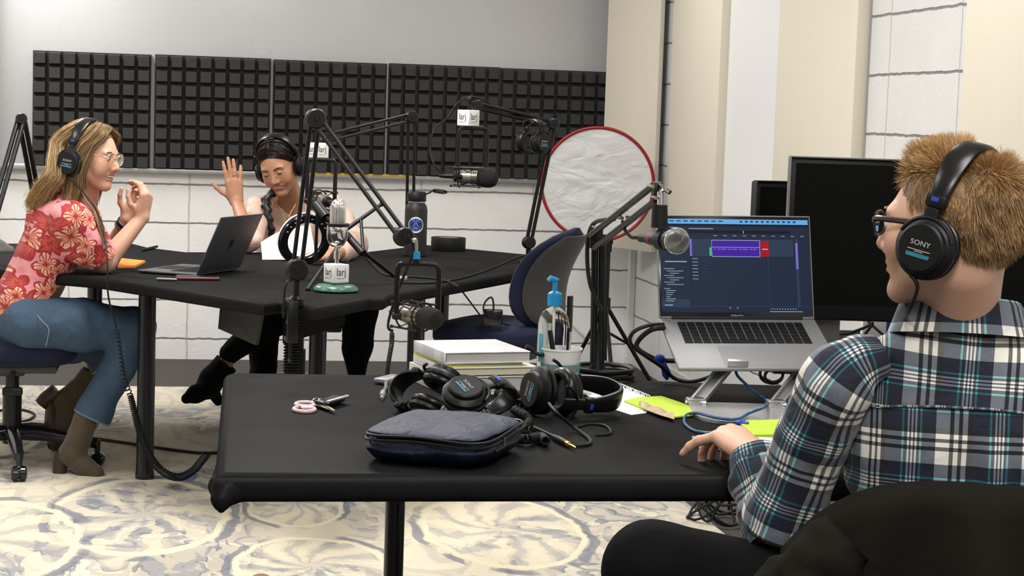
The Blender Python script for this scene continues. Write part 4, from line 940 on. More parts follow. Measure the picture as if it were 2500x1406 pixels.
# paper cup with ribbed teal sleeve and pens
c = atz(1368, 936, TZ); t = thing('paper_cup', 'white paper cup with ribbed teal sleeve holding pens', 'cup', c); Mc_ = trs(c[0], c[1], TZ)
b = B(Mc_); b.lathe([(0.0, 0.002), (0.031, 0.002), (0.032, 0.0), (0.034, 0.0), (0.0465, 0.078), (0.0485, 0.079), (0.0485, 0.083), (0.0465, 0.083), (0.045, 0.078), (0.032, 0.004), (0, .004)], 44); build('cup', b, M_white, t, 50)
b = B(Mc_); n = 132; rg = [[((r + .0012 * (1 if (j // 2) % 2 else -0.4)) * math.cos(j * 2 * PI / n), (r + .0012 * (1 if (j // 2) % 2 else -.4)) * math.sin(j * 2 * PI / n), z) for j in range(n)] for r, z in ((.0372, .004), (.0445, .048))]
b.loft(rg, cap=False); b.lathe([(.0335 + .003, .002), (.0355, .004)], 60)
t_teal = NT('teal_corrugated_card'); t_teal = t_teal.fin(t_teal.mix(t_teal.noise(t_teal.obj(), 60, 3), (.12, .26, .245), (.22, .37, .35)), .8); build('sleeve', b, t_teal, t, 0)
cu = V3(c[0], c[1], TZ + .01)
for i, (px_, py_, rr, mt, lb) in enumerate(((1343, 806, .0055, M_black, 'black marker leaning left in the paper cup'), (1393, 811, .0035, M_ltgrey, 'clear ballpoint pen standing in the paper cup'), (1388, 800, .0035, M_black, 'thin black pen standing at the right of the paper cup'))):
    p = cu + V3((-.008, .014, .012)[i], 0, 0); q = at(px_, py_, c[1] + .012 * (1 - i)); b = B(); b.tube([p, p * .15 + q * .85, q], [rr * .8, rr, rr * .9], 10); solo('pen', b, mt, lb, 'pen')
b = B(); b.tube(spline([cu + V3(-.012, .0, .03), at(1362, 862, c[1]), at(1340, 862, c[1] - .01), at(1318, 866, c[1] - .01), at(1300, 856, c[1]), at(1287, 848, c[1])], 6), .0042, 8); b.rod(at(1302, 856, c[1]), at(1284, 846, c[1]), .006); solo('charging_lead', b, M_rubber, 'short black lead with its plug sticking out of the paper cup', 'cable')
# soap bottle
c = V3(*at(1348, 900, 4.13)[:2], TZ); Ms = trs(c[0], c[1], TZ); t = thing('soap_bottle', 'clear plastic pump bottle with bright blue pump top', 'bottle', c)
M_clear = NT('clear_plastic'); M_clear = M_clear.fin((.93, .96, .96), 0.06, 0.0, Transmission_Weight=1.0, IOR=1.12)
b = B(Ms); sc_ = [(0.0, 0.0), (.030, .0), (.035, .005), (.0365, .02), (.0365, .13), (.034, .148), (.027, .163), (.016, .172), (.0125, .176), (.0125, .186)]
b.lathe(sc_, 40); build('bottle', b, M_clear, t, 60)
M_cyan = plain('bright_blue_plastic', (0.008, 0.24, 0.50), .32)
b = B(Ms); b.lathe([(.0, .178), (.0165, .178), (.0165, .205), (.013, .209), (.006, .212), (.0055, .232), (.009, .236), (.009, .240), (0, .242)], 28); b.tube([(0.001, 0, .236), (-.012, -.004, .242), (-.018, -.006, .236)], [.007, .006, .0045], 10); build('pump', b, M_cyan, t)
b = B(Ms); b.rod((0, 0, .012), (0, 0, .18), .0028, n=8); build('dip_tube', b, M_white, t)
b = B(Ms); rr = .0369; b.sheet([[(rr * math.cos(a), rr * math.sin(a), z) for z in (.05, .07, .09, .115)] for a in np.linspace(math.radians(195), math.radians(222), 7)]); build('label_strip', b, plain('label_print', (.10, .35, .45), .4), t, label='strip of printed label at the left')
# navy pouch
tc = [atz(x, y, TZ + .058) for x, y in ((966, 997), (1258, 1012), (1218, 1088), (922, 1048))]; pc = sum(tc) / 4
ex = (tc[1] - tc[0] + tc[2] - tc[3]) / 2; ey = (tc[0] - tc[3] + tc[1] - tc[2]) / 2; PW, PD = np.linalg.norm(ex), np.linalg.norm(ey)
Mq = frame((pc[0], pc[1], TZ), x=ex * V3(1, 1, 0), z=(0, 0, 1))
t = thing('zip_pouch', 'dark navy zip pouch lying on the front table among the headphones', 'pouch', (pc[0], pc[1], TZ))
def pillow(w_, d_, h_, z0, n=26, e=5, seed=1, amp=.004, dome=.3):
    th = np.linspace(0, 2 * PI, 72, endpoint=False); R = []; ct, st = np.cos(th), np.sin(th); sq = (np.abs(ct) ** e + np.abs(st) ** e) ** (-1 / e)
    for i in range(n):
        f = i / (n - 1); ph = -PI / 2 + PI * f; k = (max(0, math.cos(ph)) ** .30); z = h_ * (0.5 + .5 * math.copysign(abs(math.sin(ph)) ** 1.6, math.sin(ph)))
        if i in (0, n - 1): k = .02
        R.append(np.c_[ct * sq * w_ / 2 * k, st * sq * d_ / 2 * k, np.full(72, z0 + z)])
    R = np.array(R); Q = R.reshape(-1, 3); Q += (vnoise(Q, 22, seed) * amp + vnoise(Q, 50, seed + 3) * amp * .4)[:, None] * V3(1, 1, .9); Q[:, 2] = np.maximum(Q[:, 2], z0 + .0003); return Q.reshape(R.shape)
M_nylon = cloth('navy_nylon', (0.007, 0.010, 0.027), .45, sc=900, wr=.35, wsc=20, sheen=.0, spec=.25)
b = B(Mq); b.loft(pillow(PW * 1.0, PD * 1.0, .056, 0.0, amp=.005)); build('body', b, M_nylon, t, 70)
b = B(Mq); b.loft(pillow(PW * .97, PD * .96, .020, .046, amp=.003, seed=5)); build('lid', b, cloth('navy_nylon_lid', (0.010, 0.0155, 0.046), .45, sc=900, wr=.6, wsc=16, sheen=.0, spec=.25), t, 70, label='smooth lighter navy lid')
th = np.linspace(0, 2 * PI, 80, endpoint=False); sq = (np.abs(np.cos(th)) ** 5 + np.abs(np.sin(th)) ** 5) ** -.2
for zz, k in ((.044, 1.01), (.052, .995)):
    P = np.c_[np.cos(th) * sq * PW / 2 * k, np.sin(th) * sq * PD / 2 * k, zz + .003 * np.sin(th * 3)]; b = B(Mq); b.tube(P, .0026, 6, closed=True); zp = build('zip_tape', b, M_black, t)
b = B(Mq); b.tube([(PW / 2, -.02, .046), (PW / 2 + .012, -.05, .036), (PW / 2 + .004, -.075, .03)], .003, 6); build('zip_pull', b, M_black, t)
# headphones C, folded, right of the pouch
hc = at(1345, 998, 3.66); MCp = frame(V3(hc[0], hc[1], TZ + .052), x=V3(-.93, -.36, 0), z=(0, .25, 1)) @ rotm('X', 60); Mh = frame(V3(hc[0] + .02, hc[1] + .0, TZ + .050), z=V3(.96, .10, -.05), x=V3(-.1, 1, .35))
headphones(Mh, 'folded headphones with ear pads together on the right of the front table', 0.048, 0.125, cup=1.05, Mcup=MCp)
hb = atz(1160, 985, TZ + .045); Mh = frame(V3(hb[0], hb[1], TZ + .046), x=V3(-.15, -.55, 0.80), z=V3(.8, .35, .2))
headphones(Mh, 'headphones lying half hidden behind the navy pouch', 0.030, 0.085, cup=.95)
hd = atz(1040, 962, TZ + .042); Mh = frame(V3(hd[0], hd[1], TZ + .044), x=V3(.35, .45, .80), z=V3(-.5, .65, .0))
headphones(Mh, 'headphones lying against the left end of the book stack', 0.034, 0.085, cup=.85)
# tangled leads between pouch and headphones
rg = np.random.default_rng(3)
LL = ['coiled black lead tangled behind the pouch', 'coiled black lead between the pouch and the folded headphones', 'loose end of coiled lead at the right edge of the pouch', 'coiled black lead in front of the books']
for i, pts in enumerate(([(1240, 978), (1262, 985), (1285, 980), (1300, 990), (1285, 1003)], [(1255, 1000), (1280, 1012), (1292, 1030), (1278, 1045), (1300, 1055)], [(1262, 1072), (1290, 1072), (1320, 1066), (1332, 1076)], [(1215, 960), (1245, 966), (1275, 962)])):
    q = [atz(x, y, TZ + .010 + .004 * (j % 2)) for j, (x, y) in enumerate(pts)]
    solo('coiled_lead', coil(q, .0075, .0022, 34), M_rubber, LL[i], 'cable')
b = B(); q = [atz(x, y, TZ + z) for x, y, z in ((1340, 985, .05), (1362, 1010, .04), (1400, 1042, .01), (1436, 1068, .004), (1440, 1082, .004), (1415, 1088, .004), (1398, 1087, .004))]; b.tube(spline(q, 7), .0033, 7); solo('headphone_lead', b, M_rubber, 'thin black lead looping out from the folded headphones', 'cable')
t = thing('audio_plug', 'gold tipped audio plug at the end of a black lead', 'plug', atz(1395, 1088, TZ))
b = B(); b.tube(spline([atz(1268, 1030, TZ + .006), atz(1300, 1042, TZ + .006), atz(1345, 1062, TZ + .006), atz(1365, 1073, TZ + .006)], 5), .0035, 7); build('lead', b, M_rubber, t)
b = B(); b.tube([atz(1352, 1066, TZ + .007), atz(1368, 1074, TZ + .007), atz(1383, 1082, TZ + .007)], [.005, .0065, .006], 12); build('sleeve', b, M_black, t)
b = B(); p, q = atz(1383, 1082, TZ + .007), atz(1406, 1093, TZ + .007); b.tube([p, p * .7 + q * .3, p * .69 + q * .31, p * .15 + q * .85, q], [.0055, .0055, .0026, .0026, .001], 12); build('tip', b, M_gold, t)
b = B(); b.tube(spline([atz(1400, 1045, TZ + .003), atz(1440, 1035, TZ + .003), atz(1480, 1040, TZ + .003), atz(1490, 1058, TZ + .003), atz(1455, 1062, TZ + .003)], 6), .0026, 6); solo('thin_lead', b, M_rubber, 'thin black lead under the folded headphones', 'cable')
# papers, notes, wrapper
def flat_sheet(name, px, th, mat_, label, cat, z=0.0, curl=0.0, torn=None):
    P = [atz(x, y, TZ + z) for x, y in px]; pl = [p[:2] for p in P]
    b = B(); b.prism(pl, TZ + z + .0004, TZ + z + .0004 + th); return solo(name, b, mat_, label, cat, smooth=0)
px = [(1425, 962), (1480, 950), (1503, 938)]; rg = np.random.default_rng(5)
for i in range(26):
    f = i / 25; px.append((1508 + f * 72 + rg.uniform(-2, 2), 939 + f * 30 + rg.uniform(-3.0, 3.0)))
px += [(1590, 985), (1578, 1009), (1540, 1014), (1497, 1000)]
flat_sheet('torn_paper', px, .0012, M_paper, 'white sheet with a torn spiral edge beside the folded headphones', 'paper')
b = B()
for i in range(12):
    f = i / 11; c = atz(1510 + f * 68, 940 + f * 28, TZ + .004); b.tube([c, c + V3(.004, .003, .004), c + V3(.008, -.002, .001)], .0015, 5)
solo('paper_shreds', b, M_paper, 'curled shreds of the torn spiral edge of the white sheet', 'paper shreds', kind='stuff')
M_lime = plain('lime_paper', (.50, .70, .035), .75, var=.04)
flat_sheet('sticky_note', [(1524, 981), (1560, 973), (1615, 970), (1660, 985), (1704, 1003), (1690, 1016), (1646, 1021), (1600, 1012), (1560, 996)], .003, M_lime, 'lime green sticky note between the white paper and the laptop stand', 'sticky note', .002)
c = atz(1600, 1010, TZ); b = B(); G = []
for i in np.linspace(0, 1, 18):
    r = []
    for j in np.linspace(0, 1, 8):
        x = 1560 + i * 82 + j * 4; y = 994 + i * 30 + (j - .5) * 18 * (1 - .5 * abs(i - .5)); p = atz(x, y, TZ + .002); p[2] += .006 + .009 * math.sin(j * PI) * abs(math.sin(i * 7 + j * 2)) ; r.append(p)
    G.append(r)
b.sheet(G, .0012); solo('wrapper', b, plain('tan_waxed_paper', (.46, .34, .2), .6, var=.3, vs_=60), 'crumpled tan wrapper lying on the lime green note', 'wrapper', smooth=30)
flat_sheet('note_pad', [(1800, 1038), (1922, 1034), (1918, 1071), (1838, 1073)], .009, M_lime, 'lime green note pad behind the keyboard, under the man\'s sleeve', 'note pad')
b = B(); p, q = atz(1398, 955, TZ + .01), atz(1440, 953, TZ + .01); b.rod(p, q, .0095, n=18); t = solo('glue_stick', b, M_white, 'small white and blue tube lying behind the folded headphones', 'glue stick')
b = B(); b.rod(p, p * .55 + q * .45, .0099, n=18); build('blue_band', b, M_blue, t)
# coil of thick cable at the far edge
b = B(); cc = atz(1474, 918, TZ + .008); P = []
for i in range(150):
    a = i / 150 * 2 * PI * 4.2; k = 1 + .12 * math.sin(a * .37) ; P.append((cc[0] + .064 * k * math.cos(a), cc[1] + .055 * k * math.sin(a) , cc[2] + i / 150 * .022 + .004 * math.sin(a * .7)))
b.tube(P, .0052, 7); solo('cable_coil', b, M_rubber, 'coil of thick black cable at the far edge of the front table', 'cable')
# laptop stand
s1, s2 = atz(1697, 985, TZ + .006), atz(1893, 990, TZ + .006); e = unit((s2 - s1) * V3(1, 1, 0)); n_ = V3(-e[1], e[0], 0); mid = (s1 + s2) / 2
Mst = frame((mid[0], mid[1], TZ), x=e, z=(0, 0, 1)); t = thing('laptop_stand', 'aluminium laptop stand with two folding arms', 'laptop stand', (mid[0], mid[1], TZ))
th = np.linspace(0, 2 * PI, 48, endpoint=False); sq = (np.abs(np.cos(th)) ** 5 + np.abs(np.sin(th)) ** 5) ** -.2; hw = np.linalg.norm((s2 - s1)[:2]) / 2 + .02
b = B(Mst); b.prism(np.c_[np.cos(th) * sq * hw, -.10 + np.sin(th) * sq * .125], .0005, .006); build('base_plate', b, M_alu, t, 40)
LHL, LHR = at(1609, 777, 4.04), at(1989, 779, 4.02); LFL, LFR = at(1695, 886, 3.83), at(2098, 890, 3.80)
for i, (s_, px_, py_) in enumerate(((s1, 1775, 893), (s2, 1968, 897))):
    top = at(px_, py_, 3.86); b = B(); M_ = frame((s_ + top) / 2, z=top - s_, x=e); L = np.linalg.norm(top - s_)
    for k in (-1, 1): b.box((k * .011, 0, 0), (.006, .024, L), .002, M=M_)
    b.box((0, .009, 0), (.02, .004, L * .9), .001, M=M_); ar = build('arm', b, M_alu, t)
    b = B(); b.tube([s_ - e * .022, s_ + e * .022], .011, 16); b.box((s_[0], s_[1], TZ + .012), (.04, .022, .014), .003); build('hinge', b, M_steel, ar)
    b = B(); f_ = at(px_ + 25, py_ - 10, 3.815); M2 = frame(f_, x=LHR - LHL, y=LHL - LFL)
    b.box((0, .09, -.012), (.05, .2, .003), .001, M=M2); b.box((0, -.010, -.004), (.045, .003, .017), .001, M=M2); b.box((0, -.005, .0055), (.045, .012, .0025), .001, M=M2); build('support_hook', b, M_alu, ar)
# silver laptop
def ui(Ml, f, W, H, lid):
    EX = 1.25
    def em(name, r, g, bl, k=1.0):
        c = lin(r, g, bl); t = NT(name); return t.fin((0.002, 0.002, 0.003), .4, 0.0, Specular_IOR_Level=.1, Emission_Color=(*c, 1), Emission_Strength=EX * k)
    mats = [em('scr_bg', 24, 36, 58), em('scr_menu', 96, 168, 226), em('scr_dark', 8, 12, 24), em('scr_purple', 62, 20, 150), em('scr_red', 160, 4, 22), em('scr_green', 60, 190, 110), em('scr_text', 150, 165, 180), em('scr_lav', 120, 105, 200), em('scr_panel', 40, 54, 76), em('scr_line', 46, 60, 84), em('scr_white', 170, 180, 215)]
    Q = Ml @ frame((0, 0.0009 * f, H / 2 + .002), x=(f * -1 if False else 1, 0, 0), y=(0, 0, 1)); 
    right = Ml[:3, 0] @ CAMX; sx = 1 if right > 0 else -1
    w_, h_ = W * .962, H * .90; b = B(Q); lay = [0]
    zdir = Q[:3, 2] @ (Ml[:3, 1] * f); zs = 1 if zdir > 0 else -1
    def r(x0, y0, x1, y1, m, l):       # fractions from the top left
        X0, X1 = (x0 - .5) * w_ * sx, (x1 - .5) * w_ * sx; Y0, Y1 = (.5 - y0) * h_, (.5 - y1) * h_; z = zs * (.0002 + l * .00012)
        V = [(X0, Y0, z), (X1, Y0, z), (X1, Y1, z), (X0, Y1, z)]; F = (0, 1, 2, 3); n = np.cross(np.subtract(V[1], V[0]), np.subtract(V[2], V[0]))
        b.add(V, [F if n[2] * zs > 0 else F[::-1]], m)
    r(0, 0, 1, 1, 0, 0); r(0, 0, 1, .052, 1, 1)
    for i in range(9): r(.02 + i * .047, .016, .02 + i * .047 + .03, .03, 9, 2)
    for i in range(11): r(.54 + i * .036, .014, .54 + i * .036 + .018, .034, 8, 2)
    r(.0, .052, 1, .075, 2, 1); r(.195, .10, .36, .108, 6, 2); r(.195, .122, .88, .152, 2, 1); r(.56, .122, .565, .152, 6, 2); r(.195, .10, .198, .98, 2, 1)
    for i in range(10): r(.36 + i * .065, .175, .385 + i * .065, .181, 6, 2)
    r(.195, .215, .895, .40, 8, 1); r(.199, .215, .212, .40, 7, 2); r(.345, .225, .67, .405, 10, 2); r(.347, .23, .667, .30, 3, 3); r(.347, .304, .667, .40, 3, 3); r(.675, .23, .73, .40, 4, 3); r(.685, .315, .725, .325, 10, 4)
    for k in range(12): r(.36 + k * .024, .318, .372 + k * .024 + .006 * (k % 3), .328, 7, 4)
    r(.33, .305, .343, .395, 5, 3); r(.72, .19, .723, .94, 9, 4)
    for i in range(6): r(.36 + i * .062, .42, .361 + i * .062, .93, 9, 1)
    for i in range(7): r(.213, .425 + i * .036, .25, .431 + i * .036, 6, 2); r(.28, .425 + i * .036, .33, .429 + i * .036, 9, 2)
    r(.91, .25, .925, .53, 7, 2); r(.908, .2, .928, .95, 8, 1)
    for i in range(2): r(.02 + i * .05, .09, .05 + i * .05, .097, 6, 2)
    r(.03, .455, .175, .466, 6, 2); r(.0, .52, .195, .7, 9, 1); r(.0, .522, .195, .698, 0, 2)
    for i in range(8): r(.02 + .02 * (i % 3), .535 + i * .024, .09 + .03 * ((i * 5) % 3), .541 + i * .024, 6, 3)
    for i in range(7): r(.02 + .012 * (i > 0), .745 + i * .022, .06 + .012 * ((i * 7) % 4), .751 + i * .022, 6, 2)
    r(.0, .86, .195, .95, 8, 1); r(.02, .92, .075, .93, 6, 2); r(.45, .945, .46, .955, 6, 2); r(.50, .945, .51, .955, 6, 2)
    for i in range(10): r(.73 + i * .018, .955, .738 + i * .018, .965, 6, 2)
    r(.72, .985, .94, .992, 6, 2); r(.2, .93, 1, .935, 9, 1)
    build('display', b, mats, lid, 0, label='dark blue audio editing screen with purple and red clips')
    b = B(Ml); b.text('MacBook Pro', .0052, frame((0, .0009 * f, .0075), x=(sx, 0, 0), z=(0, f, 0)), .0001); build('bezel_text', b, M_ltgrey, lid, 0)
laptop('laptop', 'open silver laptop on the aluminium stand showing a dark blue editing screen', LHL, LHL + unit(LHR - LHL) * .362, LFL - LHL, at(1600, 518, 4.11) - LHL, .362, .246, .242, M_silver, M_black, ui, logo=False)
# cables at the left of the silver laptop
for pts, r, lb in (([(1620, 792, 4.0), (1580, 795, 3.98), (1545, 812, 3.98), (1540, 840, 4.0), (1575, 868, 4.05), (1615, 895, 4.1), (1650, 925, 4.12), (1700, 930, 4.05), (1770, 905, 3.95)], .0045, 'upper black cable plugged into the left side of the silver laptop'),
                   ([(1622, 800, 3.99), (1590, 805, 3.98), (1560, 830, 4.02), (1556, 850, 4.1), (1590, 872, 4.15), (1620, 880, 4.15), (1690, 880, 4.1), (1720, 874, 4.0)], .006, 'lower black cable plugged into the left side of the silver laptop')):
    b = B(); b.tube(spline([at(*p) for p in pts], 7), r, 7); solo('laptop_cable', b, M_rubber, lb, 'cable')
b = B(); b.box(at(1610, 797, 4.0), (.022, .012, .008), .002); solo('cable_plug', b, M_white, 'white plug in the left side of the silver laptop', 'plug')
b = B(); b.ball(at(1610, 876, 4.14), (.014, .011, .011), 12); P = [at(1618, 880, 4.14), at(1622, 895, 4.13), at(1628, 915, 4.13), at(1628, 928, 4.13)]; b.tube(P, [.005, .008, .011, .002], 8, up=(0, 1, 0), flat=.3); solo('cable_tie', b, plain('blue_velcro', (.01, .04, .28), .8), 'bright blue fabric tie around the laptop cables', 'cable tie')
# thin blue cable over the stand
q = [at(1797, 897, 3.88), at(1801, 918, 3.86), at(1838, 952, 3.85), at(1872, 978, 3.82)] + [atz(x, y, TZ + z) for x, y, z in ((1868, 992, .03), (1830, 1008, .014), (1800, 1023, .012), (1750, 1020, .012), (1700, 1008, .012), (1675, 1014, .004), (1672, 1034, .004), (1700, 1053, .004), (1750, 1056, .004), (1795, 1048, .004), (1810, 1036, .004))]
M_bluecord = plain('blue_cord', (.016, .075, .19), .4)
b = B(); b.tube(spline(q, 7), .0032, 7); t = solo('usb_cable', b, M_bluecord, 'thin dark blue cable looping over the laptop stand', 'cable')
b = B(); c = atz(1806, 1032, TZ + .01); b.ball(c, (.010, .008, .006), 10); b.tube([c, c + V3(.012, .012, .0)], [.003, .005], 6); b.tube([c, c + V3(.014, -.012, .0)], [.003, .005], 6); build('tie', b, M_blue, t)
# keyboard under the hand
k1, k2 = atz(1688, 1073, TZ), atz(1712, 1106, TZ); Mk = frame(k1, y=(k1 - k2) * V3(1, 1, 0), z=(0, 0, 1)); t = thing('keyboard', 'slim white keyboard under the man\'s left hand', 'keyboard', k1)
b = B(Mk); b.box((.21, -.058, .004), (.42, .116, .007), .0025, seg=3); build('case', b, M_alu, t)
b = B(Mk)
for r in range(6):
    for j in range(14): b.box((.012 + .0285 * (j + .5), -.012 - .0175 * r - .002, .0085), (.026, .0152, .003), .0008)
build('keys', b, M_white, t)
# desk boom with hand microphone
g0, g1 = at(1458, 898, 4.16), at(1462, 572, 4.14); g2 = at(1600, 470, 3.74)
t = thing('desk_boom_stand', 'black scissor boom standing at the far edge of the front table, holding the ball microphone', 'microphone arm', (g0[0], g0[1], TZ))
b = B(); bars(b, V3(g0[0], g0[1], TZ + .02), g1, .017, .0085, CAMX); build('lower_arm', b, M_blackmetal, t)
b = B(); bars(b, at(1447, 590, 4.12), g2, .030, .0075, V3(-.3, 0, 1)); build('upper_arm', b, M_blackmetal, t)
b = B(); b.rod(at(1478, 640, 4.16), at(1478, 880, 4.18), .0035); b.tube(spline([at(1500, 535, 4.0), at(1450, 545, 4.12), at(1434, 600, 4.14), at(1440, 690, 4.13), at(1470, 760, 4.12)], 6), .005, 7); build('spring_and_cable', b, M_rubber, t)
b = B(); b.box(at(1605, 470, 3.72), (.02, .02, .045), .004); build('end_bracket', b, M_black, t)
b = B(); b.box(at(1455, 580, 4.13), (.03, .02, .05), .004); build('elbow_bracket', b, M_black, t)
b = B(); b.lathe([(.02, 0), (.02, .03), (.013, .05), (.013, .12)], 20, trs(g0[0], g0[1], TZ)); build('mounting_socket', b, M_black, t)
for p in (at(1590, 455, 3.71), at(1597, 482, 3.70), at(1612, 452, 3.70)): b = B(); b.rod(p + V3(0, -.014, 0), p + V3(0, .012, 0), .004, n=10); build('bolt', b, M_chrome, t)
for p in (at(1452, 555, 4.10), at(1515, 531, 3.93), at(1535, 531, 3.9)): b = B(); b.rod(p + V3(0, -.016, 0), p + V3(0, .014, 0), .0045, n=10); build('bolt', b, M_chrome, t)
b = B(); b.rod(at(1611, 468, 3.7), at(1611, 505, 3.7), .006); b.tube(spline([at(1611, 470, 3.7), at(1622, 462, 3.7), at(1636, 470, 3.69)], 4), .005, 8); build('metal_stud', b, M_chrome, t)
bb = at(1652, 588, 3.62); tl = at(1552, 580, 3.86); ax = unit(bb - tl); Mi = frame(bb, z=ax)
tm = thing('hand_microphone', 'hand microphone with a silver ball grille in front of the laptop screen', 'microphone', bb)
b = B(Mi); b.ball((0, 0, 0), .0262, 40); build('ball_grille', b, M_mesh, tm, 180)
b = B(Mi); b.lathe([(.0268, -.002), (.0274, -.0005), (.0274, .002), (.0268, .0035)], 40); build('grille_band', b, M_chrome, tm)
b = B(Mi); b.lathe([(.0235, -.012), (.0245, -.02), (.0225, -.034), (.019, -.04), (.017, -.06), (.0125, -.15), (.0115, -.165), (0, -.166)], 32); build('handle', b, M_black, tm)
b = B(Mi); b.lathe([(.0127, -.148), (.0135, -.146), (.0135, -.134), (.0130, -.132)], 28); build('red_band', b, M_red, tm)
b = B(Mi); b.rod((0, 0, -.165), (0, 0, -.21), .009); b.tube(spline([xf(np.linalg.inv(Mi), p) for p in (at(1556, 580, 3.87), at(1540, 578, 3.9), at(1525, 560, 3.93), at(1520, 540, 3.95))], 5), .004, 7); build('cable_end', b, M_rubber, tm)
b = B(); b.tube([at(1611, 500, 3.7), at(1610, 555, 3.7)], [.016, .018], 14); b.lathe([(.0225, -.085), (.0235, -.075), (.0225, -.05), (.0205, -.05), (.0195, -.085), (.0225, -.085)], 28, Mi); build('mic_clip', b, M_rubber, t)
# ------------------------------------------------------------------ monitors and clutter on the side desk
def monitor(px0, px1, y0, y1, Y, dY, label, chin, stand, trim):
    a, c = at(px0, y0, Y), at(px1, y0, Y + dY); d = at(px0, y1, Y); x = unit((c - a) * V3(1, 1, 0)); W = np.linalg.norm((c - a)[:2]); H = a[2] - d[2]
    M = frame(V3(a[0], a[1], d[2]), x=x, z=(0, 0, 1)); t = thing('monitor', label, 'monitor', a * V3(1, 1, 0) + V3(0, 0, TZ) + x * W / 2)
    b = B(M); b.box((W / 2, .018, H / 2), (W, .035, H), .006, seg=3); build('casing', b, M_black, t)
    b = B(M); b.box((W / 2, -.0005, H / 2 + chin / 2), (W - .03, .002, H - chin - .03)); build('screen', b, M_gloss2, t)
    b = B(M)
    for (u, v, lw, lh) in ((W / 2, H, W, .004), (0, H / 2, .004, H)): b.box((u, .003, v), (lw, .03, lh), .001)
    build('edge_trim', b, trim, t)
    if stand:
        b = B(M); b.box((stand, .055, (TZ - d[2]) / 2 + H * .2), (.068, .03, d[2] - TZ + H * .4), .006); b.box((stand, .05, TZ - d[2] + .008), (.22, .16, .014), .005); build('stand', b, plain('grey_metal', (.18, .18, .18), .4, .5), t)
M_gloss2 = plain('dark_screen', (.0025, .0025, .0023), .4, Specular_IOR_Level=.12)
monitor(1930, 2600, 382, 779, 4.36, -.10, 'big dark monitor behind the man and the silver laptop', .025, .118, plain('grey_bezel_trim', (.16, .16, .155), .4, .3))
monitor(1846, 2010, 442, 640, 4.95, .02, 'smaller dark monitor just left of the big one', .02, .1, M_black)
b = B(); c = at(1922, 930, 4.32); b.box((c[0], c[1] + .04, TZ + .04), (.09, .12, .08), .006)
for i in range(9): b.box((c[0] - .0462, c[1] + .04, TZ + .008 + i * .008), (.003, .11, .003)); b.box((c[0], c[1] - .0212, TZ + .008 + i * .008), (.085, .003, .003))
solo('power_brick', b, M_pan, 'ribbed dark grey box behind the right arm of the laptop stand', 'power supply')
b = B(); c = at(1838, 915, 4.3); P = []
for i in range(90):
    a = i / 90 * 2 * PI * 4; P.append(c + V3(.026 * math.cos(a), .02 * math.sin(a * .5), .02 * math.sin(a) + .003 * math.sin(a * .6)))
P = [(p[0] + .05, p[1], p[2]) for p in P]; b.tube(P, .0036, 6); b.tube([P[0], (P[0][0] + .02, P[0][1] + .05, TZ + .01)], .0036, 6); solo('cable_coil', b, M_rubber, 'bundle of thin black cable beside the ribbed grey box', 'cable')
for pts, lb in (([(2035, 785, 4.48), (2030, 800, 4.44), (2060, 815, 4.40), (2110, 800, 4.40), (2130, 790, 4.40), (2090, 845, 4.38)], 'black cable hanging around the monitor stand'), ([(2120, 785, 4.46), (2160, 820, 4.42), (2200, 840, 4.40), (2190, 790, 4.42)], 'black cable hanging under the big monitor, by the man\'s collar')):
    b = B(); b.tube(spline([at(*p) for p in pts], 6), .004, 6); solo('monitor_cable', b, M_rubber, lb, 'cable')
b = B(); c = at(2150, 800, 4.75); b.box((c[0], c[1], TZ + .045), (.11, .02, .09), .003); t = solo('paper_box', b, M_paper, 'white box with a blue corner under the big monitor', 'box')
b = B(); b.box((c[0] + .03, c[1] - .0105, TZ + .072), (.035, .002, .03)); build('blue_corner', b, M_blue, t)
# ------------------------------------------------------------------ reflector and its stand
rc_ = at(1459, 450, 9.02); vx = unit(rc_ - V3(0, 0, EYE)); Mf = frame(rc_, z=-vx * V3(1, 1, .3), x=CAMX)
RX = np.linalg.norm(at(1592, 450, 9.02) - at(1326, 450, 9.02)) / 2; RY = np.linalg.norm(at(1459, 313, 9.02) - at(1459, 588, 9.02)) / 2
t = thing('round_reflector', 'round white photo reflector with a red rim standing in the corner', 'reflector', rc_)
b = B(Mf); n = 96; m = 26; V = []; F = []
rr = np.linspace(0, 1, m); G = []
for r_ in rr: G.append([(r_ * (RX - .004) * math.cos(a), r_ * (RY - .004) * math.sin(a), 0) for a in np.linspace(0, 2 * PI, n, endpoint=False)])
G = np.array(G); Q = G.reshape(-1, 3); wv = vnoise(Q * V3(1, 2.6, 1), 6, 2) * .006 + np.abs(vnoise(Q * V3(1, 2.2, 1) + V3(vnoise(Q, 7, 9).mean(), 0, 0), 13, 4)) * .005; ed = 1 - (np.linalg.norm(Q / V3(RX, RY, 1), axis=1)) ** 8
Q[:, 2] += wv * ed; G = Q.reshape(G.shape); b.loft(G, cap=False); b.loft(G[::-1] - V3(0, 0, .004), cap=False)
M_refl = NT('white_reflector_cloth'); _p = M_refl.obj(); _h = M_refl.noise(M_refl.vmath('MULTIPLY', _p, (1, 1, 1.6)), 6, 3, .5, .8); M_refl.bump(M_refl.math('ABSOLUTE', M_refl.math('SUBTRACT', _h, .5)), .55, .03); M_refl = M_refl.fin((.58, .58, .59), .6); build('cloth', b, M_refl, t, 180)
b = B(Mf); b.tube([((RX + .001) * math.cos(a), (RY + .001) * math.sin(a), 0) for a in np.linspace(0, 2 * PI, 96, endpoint=False)], .0085, 8, closed=True, up=(0, 0, 1)); build('rim', b, M_red, t, label='dark red rim')
tp = at(1484, 590, 8.9); t = thing('light_stand', 'black tripod light stand holding up the round reflector', 'light stand', (tp[0], tp[1], 0)); hz = at(1484, 742, 8.9)[2]
